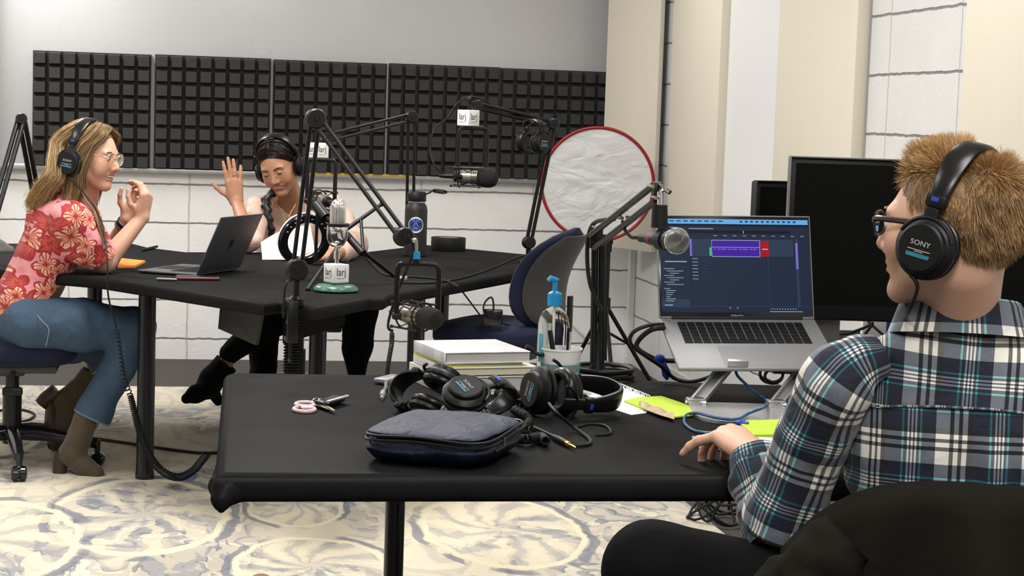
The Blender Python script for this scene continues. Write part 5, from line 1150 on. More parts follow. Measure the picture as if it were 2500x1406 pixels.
b = B(); b.rod((tp[0], tp[1], .25), (tp[0], tp[1], tp[2] - .02), .016); b.rod((tp[0], tp[1], tp[2] - .05), (tp[0], tp[1], tp[2]), .022); b.box((tp[0], tp[1] + .01, tp[2] + .005), (.05, .05, .04), .008); build('pole', b, M_blackmetal, t)
b = B(); b.rod((tp[0], tp[1], hz - .03), (tp[0], tp[1], hz + .03), .026); b.rod((tp[0], tp[1], .26), (tp[0], tp[1], .32), .024); build('collar', b, M_black, t)
for fx_, fy_ in ((1592, 938), (1392, 905), (1500, 985)):
    f_ = atz(fx_, fy_, .012); b = B(); b.rod((tp[0], tp[1], hz), f_, .011, n=10); m_ = (np.array([tp[0], tp[1], hz]) + f_) / 2; b.rod((tp[0], tp[1], .29), m_, .007, n=8); lg = build('leg', b, M_blackmetal, t)
    b = B(); b.ball(f_, .012, 10); build('foot', b, M_rubber, lg)
# power adapter standing on the seat
c = at(1203, 790, 6.72); zz = .557; t = thing('power_adapter', 'black power adapter with a looped lead on the seat of the empty chair', 'power supply', (c[0], c[1], zz))
b = B(trs(c[0], c[1], zz, -12)); b.box((0, 0, .032), (.072, .03, .062), .006); build('body', b, M_gloss, t)
b = B(); b.tube(spline([at(1203, 770, 6.72), at(1205, 745, 6.72), at(1200, 726, 6.72), at(1186, 735, 6.72), at(1180, 755, 6.7), at(1188, 775, 6.7)], 6), .0035, 6); b.rod(at(1203, 785, 6.72), at(1203, 757, 6.72), .0075); build('lead', b, M_rubber, t)
b = B(); b.tube(spline([at(1120, 700, 6.75), at(1150, 740, 6.75), at(1182, 782, 6.74), at(1192, 790, 6.74)], 5), .003, 6); b.tube(spline([at(1225, 788, 6.74), at(1260, 800, 6.78), at(1285, 803, 6.8)], 5), .003, 6); solo('adapter_cable', b, M_rubber, 'thin black cable running from the table edge to the adapter on the empty chair', 'cable')
# ------------------------------------------------------------------ floor
M_heel_s = plain('dark_leather_sole', (.04, .022, .012), .6)
b = B(); P = [atz(x, y, .018) for x, y in ((420, 1166), (436, 1154), (472, 1150), (482, 1156), (470, 1166))]; b.prism([p[:2] for p in P], FZ + .0002, FZ + .006); solo('cloth_scrap', b, plain('blue_cloth', (.12, .22, .52), .8), 'small blue cloth scrap on the rug under the coiled lead', 'cloth')
b = B(); b.tube(spline([atz(x, y, FZ + .006) for x, y in ((120, 1062), (210, 1068), (300, 1080), (420, 1098), (505, 1106), (600, 1100))], 6), .006, 7); solo('floor_cable', b, M_rubber, 'black cable running across the rug behind the round table leg', 'cable')
b = B(); b.tube(spline([atz(x, y, FZ + .006) for x, y in ((-20, 1003), (50, 1000), (85, 1012), (60, 1028), (20, 1030), (45, 1040), (70, 1046))], 6), .005, 7); b.rod(atz(66, 1046, FZ + .01), atz(84, 1049, FZ + .01), .009); solo('floor_cable', b, M_rubber, 'black cable with connector looped on the rug under the floral woman\'s chair', 'cable')
b = B(); c = atz(1748, 1262, .02); P = []
for i in range(140):
    a = i / 140 * 2 * PI * 5; P.append((c[0] + (.07 + .03 * math.sin(i * .31)) * math.cos(a), c[1] + .1 * math.sin(a + .3 * math.sin(i * .1)), .012 + .05 * (1 + math.sin(a * 1.3 + i * .05))))
b.tube(P, .0045, 6); b.tube(spline([P[0], at(1752, 1230, 5.6), at(1748, 1190, 5.6)], 5), .0045, 6); solo('cable_coil', b, M_rubber, 'tangle of black cable on the carpet under the front table near the man', 'cable')
b = B(); b.tube(spline([at(1395, 790, 9.785), at(1418, 812, 9.785), at(1455, 846, 9.785), at(1486, 880, 9.78), (*atz(1500, 889, .007)[:2], .007), (*atz(1540, 905, .007)[:2], .007)], 5), .0075, 7); solo('white_cord', b, M_white, 'white cord running down the back wall to the floor behind the desk boom', 'cable')
sh = atz(632, 1452, FZ); sd = SDF(sh + V3(-.09, -.33, -.02), sh + V3(.09, .08, .14), .0045); sd.chain([sh + V3(0, -.0, .028), sh + V3(.002, -.07, .036), sh + V3(.0, -.14, .050), sh + V3(-.002, -.235, .050)], [.027, .036, .034, .033], .02); sd.cone(sh + V3(-.002, -.20, .06), sh + V3(-.002, -.215, .090), .036, .034, .015); sd.ell(sh + V3(-.002, -.205, .115), (.026, .045, .035), None, .006, True)
V, F = sd.mesh(2); V[:, 2] = np.maximum(V[:, 2], FZ + .012); b = B(); b.add(V, F); SHOE = thing('shoe', 'tan leather shoe, only its toe showing at the bottom edge of the picture', 'shoe', sh); build('upper', b, plain('tan_leather', (.30, .15, .06), .4), SHOE, 180)
b = B(); b.prism([(sh[0] + x, sh[1] + y) for x, y in ((0, .030), (.020, .022), (.032, .0), (.040, -.05), (.038, -.12), (.034, -.2), (.034, -.25), (.022, -.272), (0, -.278), (-.024, -.272), (-.036, -.25), (-.036, -.2), (-.034, -.12), (-.036, -.05), (-.030, .0), (-.020, .022))], FZ + .0005, FZ + .016); build('sole', b, M_heel_s, SHOE)
# ------------------------------------------------------------------ people
def skin_mat(name, base, lip):
    t = NT(name); o = t.obj(); f = t.noise(o, 18, 3); g = t.noise(o, 220, 3)
    c = t.mix(f, tuple(v * .9 for v in base), tuple(min(1, v * 1.1) for v in base)); c = t.mix(t.attr('lip'), c, lip); c = t.mix(t.math('MULTIPLY', t.attr('flush'), .22), c, (base[0] * 1.0, base[1] * .62, base[2] * .55))
    c = t.mix(t.math('MULTIPLY', t.attr('beard'), t.math('MULTIPLY_ADD', g, .5, .1)), c, (.22, .12, .07))
    t.bump(g, .12, .002)
    return t.fin(c, .48, Subsurface_Weight=.12, Subsurface_Radius=(.012, .005, .003), Subsurface_Scale=.5)
def hair_mat(name, dark, light, rough=.42):
    t = NT(name); a = t.attr('tone'); return t.fin(t.mix(a, dark, light), rough, Specular_IOR_Level=.45)
def head(sd, M, s=1.0, smile=0.0, open_=0.0, fem=True, cheek=1.0):
    T = lambda *p: xf(M, np.array(p) * s); R = M; E = lambda c, r, k=.012, cut=False: sd.ell(T(*c), np.array(r) * s, R, k, cut)
    C = lambda a, b_, ra, rb, k=.01, cut=False: sd.cone(T(*a), T(*b_), ra * s, rb * s, k, cut)
    E((0, -.014, .034), (.076, .097, .086), .01); E((0, .028, -.02), (.064, .066, .088), .03)
    j = .041 if fem else .052
    for x in (-1, 1):
        C((x * j, .0, -.062), (x * .012, .070, -.100), .021, .017, .025)
        E((x * .036, .058, -.022), (.026, .024, .024), .02); E((x * .029, .079, .024), (.024, .011, .0085 if fem else .0105), .014)
        E((x * .031, .0965, .006), (.017, .015, .0105), .010, True)
        E((x * .0785, -.008, -.006), (.009, .019, .031), .006)
        E((x * .0125, .097, -.034), (.0085, .011, .0075), .006)
    E((0, .066, -.02), (.046, .03, .07), .02); C((0, .088, .018), (0, .1125, -.026), .0080, .0100, .008); E((0, .110, -.031), (.0095, .0105, .0085), .006)
    E((0, .078, -.100), (.018, .015, .014), .016)
    w_ = .024 + .009 * smile; y = .0915 - .003 * smile; dz = .004 * open_
    if open_ > 0: E((0, .098, -.0625), (w_ * .86, .014, .0035 + .0045 * open_), .004, True)
    E((0, y, -.0565 + dz * .2), (w_, .009, .0052), .005); E((0, y - .001, -.069 - dz), (w_ * .85, .009, .0062), .005)
    if smile: 
        for x in (-1, 1): E((x * .041, .064, -.044), (.018, .02, .020), .018); C((x * .024, .098, -.036), (x * .036, .092, -.058), .0022, .0025, .006, True)
def head_attr(V, M, s, smile, beard=0, open_=0):
    L = (V - M[:3, 3]) @ M[:3, :3] / s; w_ = .024 + .009 * smile; x, y, z = L.T
    zc = -.0630 - .002 * open_ + .004 * smile * (x / .03) ** 2; lip = np.clip(1.2 - np.sqrt((x / (w_ * .92)) ** 2 + ((z - zc) / (.0095 + .003 * open_)) ** 2), 0, .3) * 2.6 * (y > .078)
    fl = np.exp(-(((np.abs(x) - .042) / .02) ** 2 + ((z + .028) / .02) ** 2)) * (y > .03) + .8 * np.exp(-((x / .014) ** 2 + ((z + .03) / .012) ** 2)) * (y > .09)
    bd = beard * np.clip((-.028 - z) / .02, 0, 1) * np.clip((y - .0) / .03, 0, 1) * (z > -.14) * (np.linalg.norm(L, axis=1) < .17) if beard else np.zeros(len(V))
    near = np.linalg.norm(L, axis=1) < .2
    return {'lip': lip * near, 'flush': fl * near, 'beard': bd * near}
def face_parts(t, V, M, s, brow_col, iris, smile=0, open_=0, brow=True, lids=.5):
    Lv = (V - M[:3, 3]) @ M[:3, :3] / s; Lv = Lv[(np.abs(Lv) < .14).all(1) & (Lv[:, 1] > .02)]
    def sy(x, z, d=.0042):
        m = (np.abs(Lv[:, 0] - x) < d) & (np.abs(Lv[:, 2] - z) < d); return Lv[m, 1].max() if m.any() else .08
    for x in (-1, 1):
        R_ = .0122; c = V3(x * .031, sy(x * .031, .005) - R_ + .0042, .005)
        b = B(M); b.ball(c * s, R_ * s, 20); e = build('eye', b, M_eye, t, 180)
        Q = M @ frame(c * s, z=(x * .02, 1, -.15 - .25 * (lids > .8))); b = B(Q); b.lathe([(.0060 * s, .0110 * s), (.003 * s, .0121 * s), (0, .0125 * s)], 18); build('iris', b, iris, e, 180)
        top = (1.35 - 1.25 * lids)
        b = B(M); g = [[(c + (R_ + .0012) * V3(math.sin(u) * math.cos(a), math.cos(u) * math.cos(a), math.sin(a))) * s for a in np.linspace(1.35, top * (1 - .25 * abs(u)), 7)] for u in np.linspace(-1.25, 1.25, 16)]
        b.sheet(g); build('eyelid', b, lid_mat, t, 80)
        b = B(M); g = [[(c + (R_ + .0010) * V3(math.sin(u) * math.cos(a), math.cos(u) * math.cos(a), math.sin(a))) * s for a in np.linspace(-1.3, -.42 - .1 * smile * -1 * .0 + .18 * smile * .6, 6)] for u in np.linspace(-1.25, 1.25, 16)]
        b.sheet(g); build('eyelid', b, lid_mat, t, 80)
        b = B(M); P = [(c + (R_ + .0018) * V3(math.sin(u) * math.cos(top * (1 - .25 * abs(u))), math.cos(u) * math.cos(top * (1 - .25 * abs(u))), math.sin(top * (1 - .25 * abs(u))))) * s for u in np.linspace(-1.15, 1.15, 10)]
        b.tube(P, .0012 * s, 5); build('lashes', b, brow_col, t)
        if brow:
            b = B(M); P = []
            for f in np.linspace(0, 1, 10):
                bx, bz = x * (.012 + .037 * f), .0235 + .0080 * math.sin(f * 2.2) - .003 * f; P.append(np.array((bx, sy(bx, bz) + .0002, bz)) * s)
            b.tube(P, np.array([.0026, .0036, .0036, .0028, .0012]) * s, 6, flat=.6); build('eyebrow', b, brow_col, t, 80)
    if open_:
        y0 = sy(0, -.0625) ; b = B(M); g = [[np.array((u * (.021 + .009 * smile), max(y0, .082) - .0022 - .008 * u * u, -.0600 - v * .0052 * open_ + .004 * smile * u * u)) * s for v in (0, .5, 1)] for u in np.linspace(-.85, .85, 13)]
        b.sheet(g, .002); build('teeth', b, M_teeth, t, 80)
M_eye = plain('eye_white', (.72, .70, .68), .15); M_teeth = plain('teeth', (.80, .77, .70), .25); M_iris_d = plain('brown_iris', (.03, .015, .008), .1); M_iris_b = plain('blue_iris', (.06, .12, .18), .1)
def hand(sd, wrist, ydir, zdir, side, s=1.0, curl=((.3, .4, .3),) * 4, spread=(.12, .03, -.05, -.14), thumb=((.75, .62, -.2), (.45, .85, -.2), (.3, .9, -.2)), k=.004):
    "local +y along the fingers, +z the back of the hand; the thumb lies on side*x"
    M = frame(wrist, y=ydir, z=zdir); 
    if False: pass
    Y = unit(ydir); Z = unit(np.asarray(zdir) - np.dot(zdir, Y) * Y); X = np.cross(Y, Z); M = np.eye(4); M[:3, 0], M[:3, 1], M[:3, 2], M[:3, 3] = X, Y, Z, wrist
    T = lambda p: xf(M, np.asarray(p, float) * s * V3(side, 1, 1))
    kn = [(.0275, .088, .003), (.009, .093, .006), (-.0095, .088, .004), (-.027, .078, .0)]; wr = [(.015, .0, 0), (.005, 0, 0.002), (-.006, 0, .002), (-.015, 0, 0)]
    for a, c in zip(wr, kn): sd.cone(T(a), T(c), .0155 * s, .0118 * s, .012)
    sd.ell(T((.002, .048, -.003)), np.array((.034, .044, .0125)) * s, M, .012); sd.ell(T((.024, .032, -.010)), np.array((.015, .028, .013)) * s, M, .012)
    LN = [(.042, .026, .022), (.046, .030, .023), (.043, .028, .023), (.034, .021, .020)]; tips = []
    for i in range(4):
        p = np.array(kn[i]); a = 0; sp = spread[i]; R = [.0098, .0090, .0080, .0068]
        for j in range(3):
            a += curl[i][j]; d = V3(math.sin(sp) * math.cos(a), math.cos(sp) * math.cos(a), -math.sin(a)); q = p + d * LN[i][j]
            sd.cone(T(p), T(q), R[j] * s, R[j + 1] * s, k); p = q
        tips.append(T(p))
    p = V3(.02, .022, -.008); R = [.0125, .0105, .0095, .0075]
    for j, L in enumerate((.042, .032, .026)): q = p + unit(thumb[j]) * L; sd.cone(T(p), T(q), R[j] * s, R[j + 1] * s, .007 if j == 0 else k); p = q
    tips.append(T(p)); return tips
def strands(b, tones, paths, width, tone, rg):
    "paths: (n, m, 3) ribbons tapering to the tip"
    n, m, _ = paths.shape; T = np.gradient(paths, axis=1); T /= np.linalg.norm(T, axis=2)[..., None] + 1e-9
    rv = rg.normal(size=(n, 1, 3)); Sd = np.cross(T, rv); Sd /= np.linalg.norm(Sd, axis=2)[..., None] + 1e-9
    w_ = np.broadcast_to(np.asarray(width), (n,))[:, None] * np.r_[np.ones(m - 1) * np.linspace(1, .75, m - 1), .08][None]
    V = np.stack([paths - Sd * w_[..., None] / 2, paths + Sd * w_[..., None] / 2], 2).reshape(-1, 3)
    base = (np.arange(n) * m * 2)[:, None] + (np.arange(m - 1) * 2)[None]; F = np.stack([base, base + 1, base + 3, base + 2], 2).reshape(-1, 4)
    b.add(V, F); tones.append(np.repeat(tone, m * 2))
def scalp(M, s, D, off=0.0):
    P = D / np.linalg.norm(D / V3(.077, .098, .087), axis=1)[:, None] + V3(0, -.014, .034); P = P + D * off; return xf(M, P * s)
def sleeve(b, pts, radii, seg=60, n=40, fold=.004, seed=1, flatn=None, thick=0, k=10, u0=0):
    P = spline(pts, k); m = len(P); r = lerpn(spline(np.c_[radii, radii, radii], k)[:, 0], m); T = np.gradient(P, axis=0); T /= np.linalg.norm(T, axis=1)[:, None]
    u = unit(np.cross(T[0], V3(0, 1, .1))); th = np.linspace(0, 2 * PI, n + 1); R = []; L = np.r_[0, np.cumsum(np.linalg.norm(np.diff(P, axis=0), axis=1))]; UV = []; rm = np.mean(radii)
    for i in range(m):
        u = unit(u - (u @ T[i]) * T[i]); v = np.cross(T[i], u); R.append(P[i] + r[i] * (np.cos(th)[:, None] * u + np.sin(th)[:, None] * v)); UV.append(np.c_[u0 + th * rm, np.full(n + 1, L[i])])
    R = np.array(R); C = np.repeat(P[:, None], n + 1, 1); d = R - C; d /= np.linalg.norm(d, axis=2)[..., None]
    Q = R.reshape(-1, 3); w_ = (vnoise(Q * V3(1, 1, 1.0), 24, seed) + .6 * vnoise(Q, 48, seed + 1)).reshape(R.shape[:2]); w_[:, -1] = w_[:, 0]; R = R + d * (w_ * fold)[..., None]
    b.loft(R, closed=False, uv=np.array(UV)); return R
def mat_plaid():
    t = NT('navy_white_teal_plaid'); uv = t.uv(); u, v, _ = t.sep(uv)[:3]
    nv, wh, bk, tl, gy = (.12, .17, .275), (.93, .92, .89), (.11, .11, .125), (.34, .72, .72), (.45, .47, .49)
    st = [(0, nv), (.18, tl), (.205, nv), (.245, wh), (.268, nv), (.287, wh), (.312, nv), (.332, wh), (.355, nv), (.385, tl), (.41, nv), (.57, wh), (.73, bk), (.775, wh), (.83, bk), (.875, wh), (.93, bk)]
    per = .136; A = t.ramp(t.math('FRACT', t.math('DIVIDE', u, per)), st, True); Bc = t.ramp(t.math('FRACT', t.math('DIVIDE', v, per)), st, True)
    c = t.mix(.5, A, Bc); g = t.n('Gamma'); t.set(g.inputs[0], c); g.inputs[1].default_value = 3.15
    o = t.obj(); h = t.noise(o, 16, 3, .5, .8); t.bump(t.math('ADD', h, t.math('MULTIPLY', t.noise(o, 900, 2), .05)), .35, .02); return t.fin(g.outputs[0], .8, Sheen_Weight=.15)
M_plaid = mat_plaid()
# ================================================================== the man in the plaid shirt
FZC = at(2318, 562, 2.78); HF = unit(V3(-.66, .75, -.03)); HM = frame(FZC, y=HF, z=(0.03, 0.02, 1)); HS = 1.03
NB = at(2350, 800, 2.80); SX = unit(V3(.95, -.31, 0)); SY = V3(-SX[1], SX[0], 0); SZ = V3(0, 0, 1)
tp_ = lambda x, y, z: NB + SX * x + SY * y + SZ * z                    # torso frame: right, forward, up from the nape
ES = at(2036, 948, 2.83); EL = at(1893, 1296, 2.93); WR = atz(1842, 1113, .766); 
WRR = V3(1.30, 3.24, .770)
MAN = thing('person', 'man in navy and white plaid shirt seen from behind, wearing headphones and typing', 'person', NB * V3(1, 1, 0) + V3(0, 0, .45))
M_skin_m = skin_mat('skin_man', (.66, .385, .265), (.50, .22, .17)); M_lid = plain('eyelid_skin', (.40, .22, .16), .5)
lo = np.minimum.reduce([HM[:3, 3] - .2, WR - .25, EL - .1]); hi = np.maximum.reduce([HM[:3, 3] + .2, WR + .2, tp_(.36, .2, 0), WRR + .22]); lo[2] = .45
sd = SDF(lo, hi, .0038); head(sd, HM, HS, 0, 0, False)
hb_ = xf(HM, V3(0, -.03, -.06)); sd.cone(hb_, tp_(0, .050, -.02), .053, .057, .03)
sd.cone(xf(HM, V3(0, -.050, .0)), tp_(0, .045, -.01), .049, .050, .02)
for s_ in (-1, 1): sd.cone(tp_(0, .045, -.065), tp_(s_ * .15, .045, -.13), .055, .045, .03)
sd.ell(tp_(0, .05, -.2), (.145, .09, .2), np.c_[SX, SY, SZ], .03); sd.ell(tp_(0, .05, -.30), (.13, .09, .12), np.c_[SX, SY, SZ], .03)
sd.chain([tp_(-.14, .045, -.15), ES, EL, WR], [.040, .040, .036, .027], .015); sd.chain([tp_(.15, .045, -.14), tp_(.22, .06, -.24), tp_(.25, .12, -.35), WRR], [.045, .040, .036, .026], .015); hand(sd, WRR, V3(-.2, .95, .18), V3(-.05, -.2, 1), -1, 1.04, ((.66, .52, .30), (.70, .56, .32), (.70, .56, .35), (.6, .4, .3)), (.08, .02, -.06, -.2), ((.55, .8, -.45), (.25, .9, -.35), (.1, .9, -.3)))
hy = unit(V3(-.24, .93, .22)); hz_ = V3(.10, -.25, 1)
hand(sd, WR + hy * .005, hy, hz_, 1, 1.04, ((.66, .52, .30), (.70, .56, .32), (.70, .56, .35), (.52, .30, .2)), (.10, .02, -.12, -.62), ((.55, .8, -.45), (.25, .9, -.35), (.1, .9, -.3)))
V, F = sd.mesh(1); b = B(); b.add(V, F); build('body', b, M_skin_m, MAN, 180, attr=head_attr(V, HM, HS, 0, .8))
M_brow_m = hair_mat('brow_blond', (.20, .11, .05), (.3, .18, .08)); lid_mat = M_lid; face_parts(MAN, V, HM, HS, M_brow_m, M_iris_b, lids=.35)
# hair: a cap and thousands of short tousled locks
rg = np.random.default_rng(21); M_hair_m = hair_mat('ginger_blond_hair', (.13, .062, .023), (.50, .30, .125), .5)
def man_hair():
    b = B(); tones = []; N = 60000; D = rg.normal(size=(N, 3)); D /= np.linalg.norm(D, axis=1)[:, None]; P0 = D / np.linalg.norm(D / V3(.077, .098, .087), axis=1)[:, None] + V3(0, -.014, .034); x, y, z = P0.T
    line = np.where(y > .03, .078 - .0 * y + (np.abs(x) / .07) ** 2 * -.045, np.where(y > -.02, .020 + (y + .02) * .55, -.002 - (-.02 - y) * 1.25)); line = np.maximum(line, -.085)
    keep = z > line + rg.uniform(-.006, .006, N); D, P0 = D[keep], P0[keep]; n = len(D); x, y, z = P0.T
    top = np.clip((z - .065) / .04, 0, 1); front = np.clip((y - .02) / .05, 0, 1); back = np.clip((-y - .03) / .04, 0, 1) * (1 - top)
    d = D * (.17 + .40 * top)[:, None] + V3(0, 0, 1) * (top * (.30 + .55 * front))[:, None] + V3(0, 1, 0) * (top * (.25 + front * .75))[:, None] + V3(0, -.35, -1) * ((1 - top) * (1.0))[:, None] + rg.normal(size=(n, 3)) * .12
    cl = np.stack([vnoise(P0, 55, 31), vnoise(P0, 55, 32), vnoise(P0, 55, 33)], 1); d = d + cl * .50; d /= np.linalg.norm(d, axis=1)[:, None]
    bd_ = np.abs(y + .030 - (z - .03) * -.16 - .0); nz = np.clip((z + .085) / .06, .25, 1) * np.clip((bd_ - .014) / .016, .45, 1); L = (.013 + .017 * top + .018 * top * front + .006 * back) * rg.uniform(.7, 1.25, n) * nz
    droop = V3(0, -.15, -1) * ((1 - top) * .35)[:, None]; pts = []
    for f in (0, .3, .6, .85, 1): pts.append(P0 * (1 - .012) + d * (L * f)[:, None] + droop * (L * f * f)[:, None] * .8 + D * .002)
    Q = xf(HM, (np.stack(pts, 1) * HS).reshape(-1, 3)).reshape(n, 5, 3)
    strands(b, tones, Q, rg.uniform(.00045, .00105, n), np.clip(.42 + .45 * top + .28 * vnoise(P0, 30, 8) + rg.normal(0, .18, n), 0, 1), rg)
    # cap under the locks
    U = []; nn = 40
    sc = SDF(FZC - .16, FZC + .17, .004); sc.ell(xf(HM, V3(0, -.014, .034) * HS), V3(.0785, .0995, .0885) * HS, HM, .005)
    V, F = sc.mesh(1); Lc = (V - HM[:3, 3]) @ HM[:3, :3] / HS; lx, ly, lz = Lc.T; ln = np.where(ly > .03, .080 + (np.abs(lx) / .07) ** 2 * -.045, np.where(ly > -.02, .022 + (ly + .02) * .55, -.0 - (-.02 - ly) * 1.25)); ok = lz > np.maximum(ln, -.08); F = F[ok[F].all(1)]; b.add(V, F); tones.append(np.clip(.15 + .25 * vnoise(Lc, 60, 4), 0, 1))
    return b, np.concatenate(tones)
b, tn = man_hair(); build('hair', b, M_hair_m, MAN, 180, attr={'tone': tn})
# shirt: torso, yoke, sleeve, cuff, collar
R3 = np.c_[SX, SY, SZ]
sh = SDF(tp_(-.36, -.2, -.5) - .1, tp_(.36, .25, .1) + .1, .005)
sh.ell(tp_(0, .05, -.20), (.182, .118, .21), R3, .03).ell(tp_(0, .045, -.40), (.168, .118, .2), R3, .05)
for s_ in (-1, 1): sh.cone(tp_(0, .035, -.045), tp_(s_ * .160, .045, -.122), .064, .060, .04); sh.ell(tp_(s_ * .085, .0, -.20), (.085, .055, .11), R3, .03)
V, F = sh.mesh(2); N_ = vnormals(V, F); tl = (V - NB) @ R3
fold = .005 * vnoise(tl * V3(1, 1, .55), 20, 5) + .0035 * np.sin(tl[:, 0] * 38 + 6 * vnoise(tl, 8, 6)) * np.clip((-.16 - tl[:, 2]) / .08, 0, 1)
# horizontal slouch folds low on the back and a box pleat under the yoke
fold += .005 * np.sin(tl[:, 2] * 75 + tl[:, 0] * 9 + 4 * vnoise(tl, 6, 8)) * np.clip((-.22 - tl[:, 2]) / .06, 0, 1); fold += .006 * np.exp(-((tl[:, 0] - .045) / .012) ** 2) * np.clip((-.15 - tl[:, 2]) / .05, 0, 1)
V = V + N_ * fold[:, None]; Fc = (V[F].mean(1) - NB) @ R3; ok = Fc[:, 2] > -.56
yl = -.122 - .012 * (Fc[:, 0] / .15) ** 2; isy = (Fc[:, 2] > yl) & (Fc[:, 1] < .03)
ucoord = tl[:, 0] + np.sign(tl[:, 0]) * np.maximum(0, np.abs(tl[:, 0]) - .12) * .6
SHIRT = None
def sub(mask, off, uvoff, rot, name, parent):
    f = F[mask & ok]; used = np.unique(f); mp = -np.ones(len(V), int); mp[used] = np.arange(len(used)); b = B(); c, s_ = math.cos(rot), math.sin(rot); UV = np.c_[ucoord, tl[:, 2]][used]; UV = np.c_[UV[:, 0] * c - UV[:, 1] * s_, UV[:, 0] * s_ + UV[:, 1] * c] + uvoff + 5
    b.add(V[used] + N_[used] * off, mp[f], uv=UV); return build(name, b, M_plaid, parent, 180)
SHIRT = sub(~isy, 0, V3(.012, .052, 0)[:2], 0.0, 'shirt', MAN); sub(isy, .0035, V3(.06, .02, 0)[:2], .05, 'yoke', SHIRT)
b = B(); P = []; 
for x_ in np.linspace(-.15, .16, 30): 
    i = np.argmin(np.abs(tl[:, 0] - x_) + np.abs(tl[:, 2] - (-.122 - .012 * (x_ / .15) ** 2)) * 1.0 + 10 * (tl[:, 1] > .03)); P.append(V[i] + N_[i] * .004)
P = np.array(P); P = np.stack([np.convolve(np.pad(P[:, k], 3, mode='edge'), np.ones(7) / 7, 'valid') for k in range(3)], 1); b.tube(spline(P, 2), .0022, 6); build('yoke_seam', b, M_plaid, SHIRT)
b = B(); sleeve(b, [at(2150, 868, 2.82), at(2085, 893, 2.82), at(2034, 952, 2.83), at(1972, 1100, 2.88), EL + V3(-.004, -.012, .004)], [.034, .050, .060, .064, .061], fold=.0055, seed=4, u0=.05);
build('sleeve', b, M_plaid, SHIRT, 180)
FD = WR - EL; b = B(); sleeve(b, [EL + V3(0, -.012, .006) - unit(FD) * .035, EL + V3(0, -.005, .0), EL + FD * .35, EL + FD * .62, EL + FD * .84], [.050, .0595, .058, .052, .046], fold=.009, seed=9, k=12); build('forearm_sleeve', b, M_plaid, SHIRT, 180)
b = B(); Rc = sleeve(b, [EL + FD * .76, EL + FD * .86, EL + FD * 1.0, EL + FD * 1.03, EL + FD * 1.0], [.047, .049, .045, .042, .040], fold=.002, seed=12, k=5); build('cuff', b, M_plaid, SHIRT, 180)
b = B(); sleeve(b, [tp_(.135, .045, -.095), tp_(.215, .05, -.2), tp_(.255, .10, -.35), tp_(.25, .12, -.35) * .5 + WRR * .5, tp_(.25, .12, -.35) * .12 + WRR * .88], [.066, .064, .060, .052, .044], fold=.0055, seed=14); build('sleeve', b, M_plaid, SHIRT, 180)
# collar: a band folded over
b = B(); g = []; uvs = []
for a in np.linspace(-2.35, 2.35, 60):
    r = []; u_ = []
    cx_, cy_ = math.sin(a), -math.cos(a)
    for v, (dr_, dz) in enumerate(((.0, -.012), (.0, .036), (.003, .043), (.008, .043), (.013, .034), (.020, .006), (.025, -.014))):
        k = 1 + 0 * a; rad = .077 + dr_ * (1 + .15 * abs(a)); dip = -.016 * (1 - math.cos(a)) - .0 ; r.append(tp_(cx_ * rad * 1.08, .044 + cy_ * rad * .98, dz + .012 + dip)); u_.append((a * .085 + .03, v * .011 + .02))
    g.append(r); uvs.append(u_)
b.sheet(g, .002, uv=np.array(uvs)); build('collar', b, M_plaid, SHIRT, 60)
# trousers: the left thigh splayed out to the side
M_trouser = cloth('black_trousers', (.0036, .0036, .0038), wr=.2, sheen=.0, spec=.1)
KN = at(1600, 1395, 2.90); HP = tp_(-.10, .08, -.52); HP2 = tp_(.10, .08, -.52); KN2 = HP2 + V3(.12, .42, .0); AN = at(1640, 1400, 3.0) * V3(1, 1, 0) + V3(.05, .12, .10); AN2 = KN2 * V3(1, 1, 0) + V3(0, -.05, .10)
ts = SDF(np.minimum.reduce([KN, HP, AN, KN2]) - .16, np.maximum.reduce([KN, KN2, HP2, AN, HP]) + .18, .008); ts.ell(tp_(0, .06, -.50), (.18, .14, .13), R3, .04)
ts.chain([HP, KN, AN], [.098, .082, .055], .02).chain([HP2, KN2, AN2], [.098, .075, .055], .02); V2, F2 = ts.mesh(2); V2 = V2 + vnormals(V2, F2) * (.004 * vnoise(V2, 16, 2))[:, None]; b = B(); b.add(V2, F2); build('trousers', b, M_trouser, MAN, 180)
for A_ in (AN, AN2):
    b = B(); s2 = SDF(A_ + V3(-.12, -.12, -.12), A_ + V3(.12, .3, .08), .007); s2.cone(A_ + V3(0, 0, -.03), A_ + V3(0, .0, -.06), .045, .045, .02).cone(A_ + V3(0, -.03, -.055), A_ + V3(0, .19, -.062), .038, .032, .02); vv, ff = s2.mesh(1); vv[:, 2] = np.maximum(vv[:, 2], FZ if A_[0] < 1.7 else .001); b.add(vv, ff); build('shoe', b, M_leather, MAN, 180)
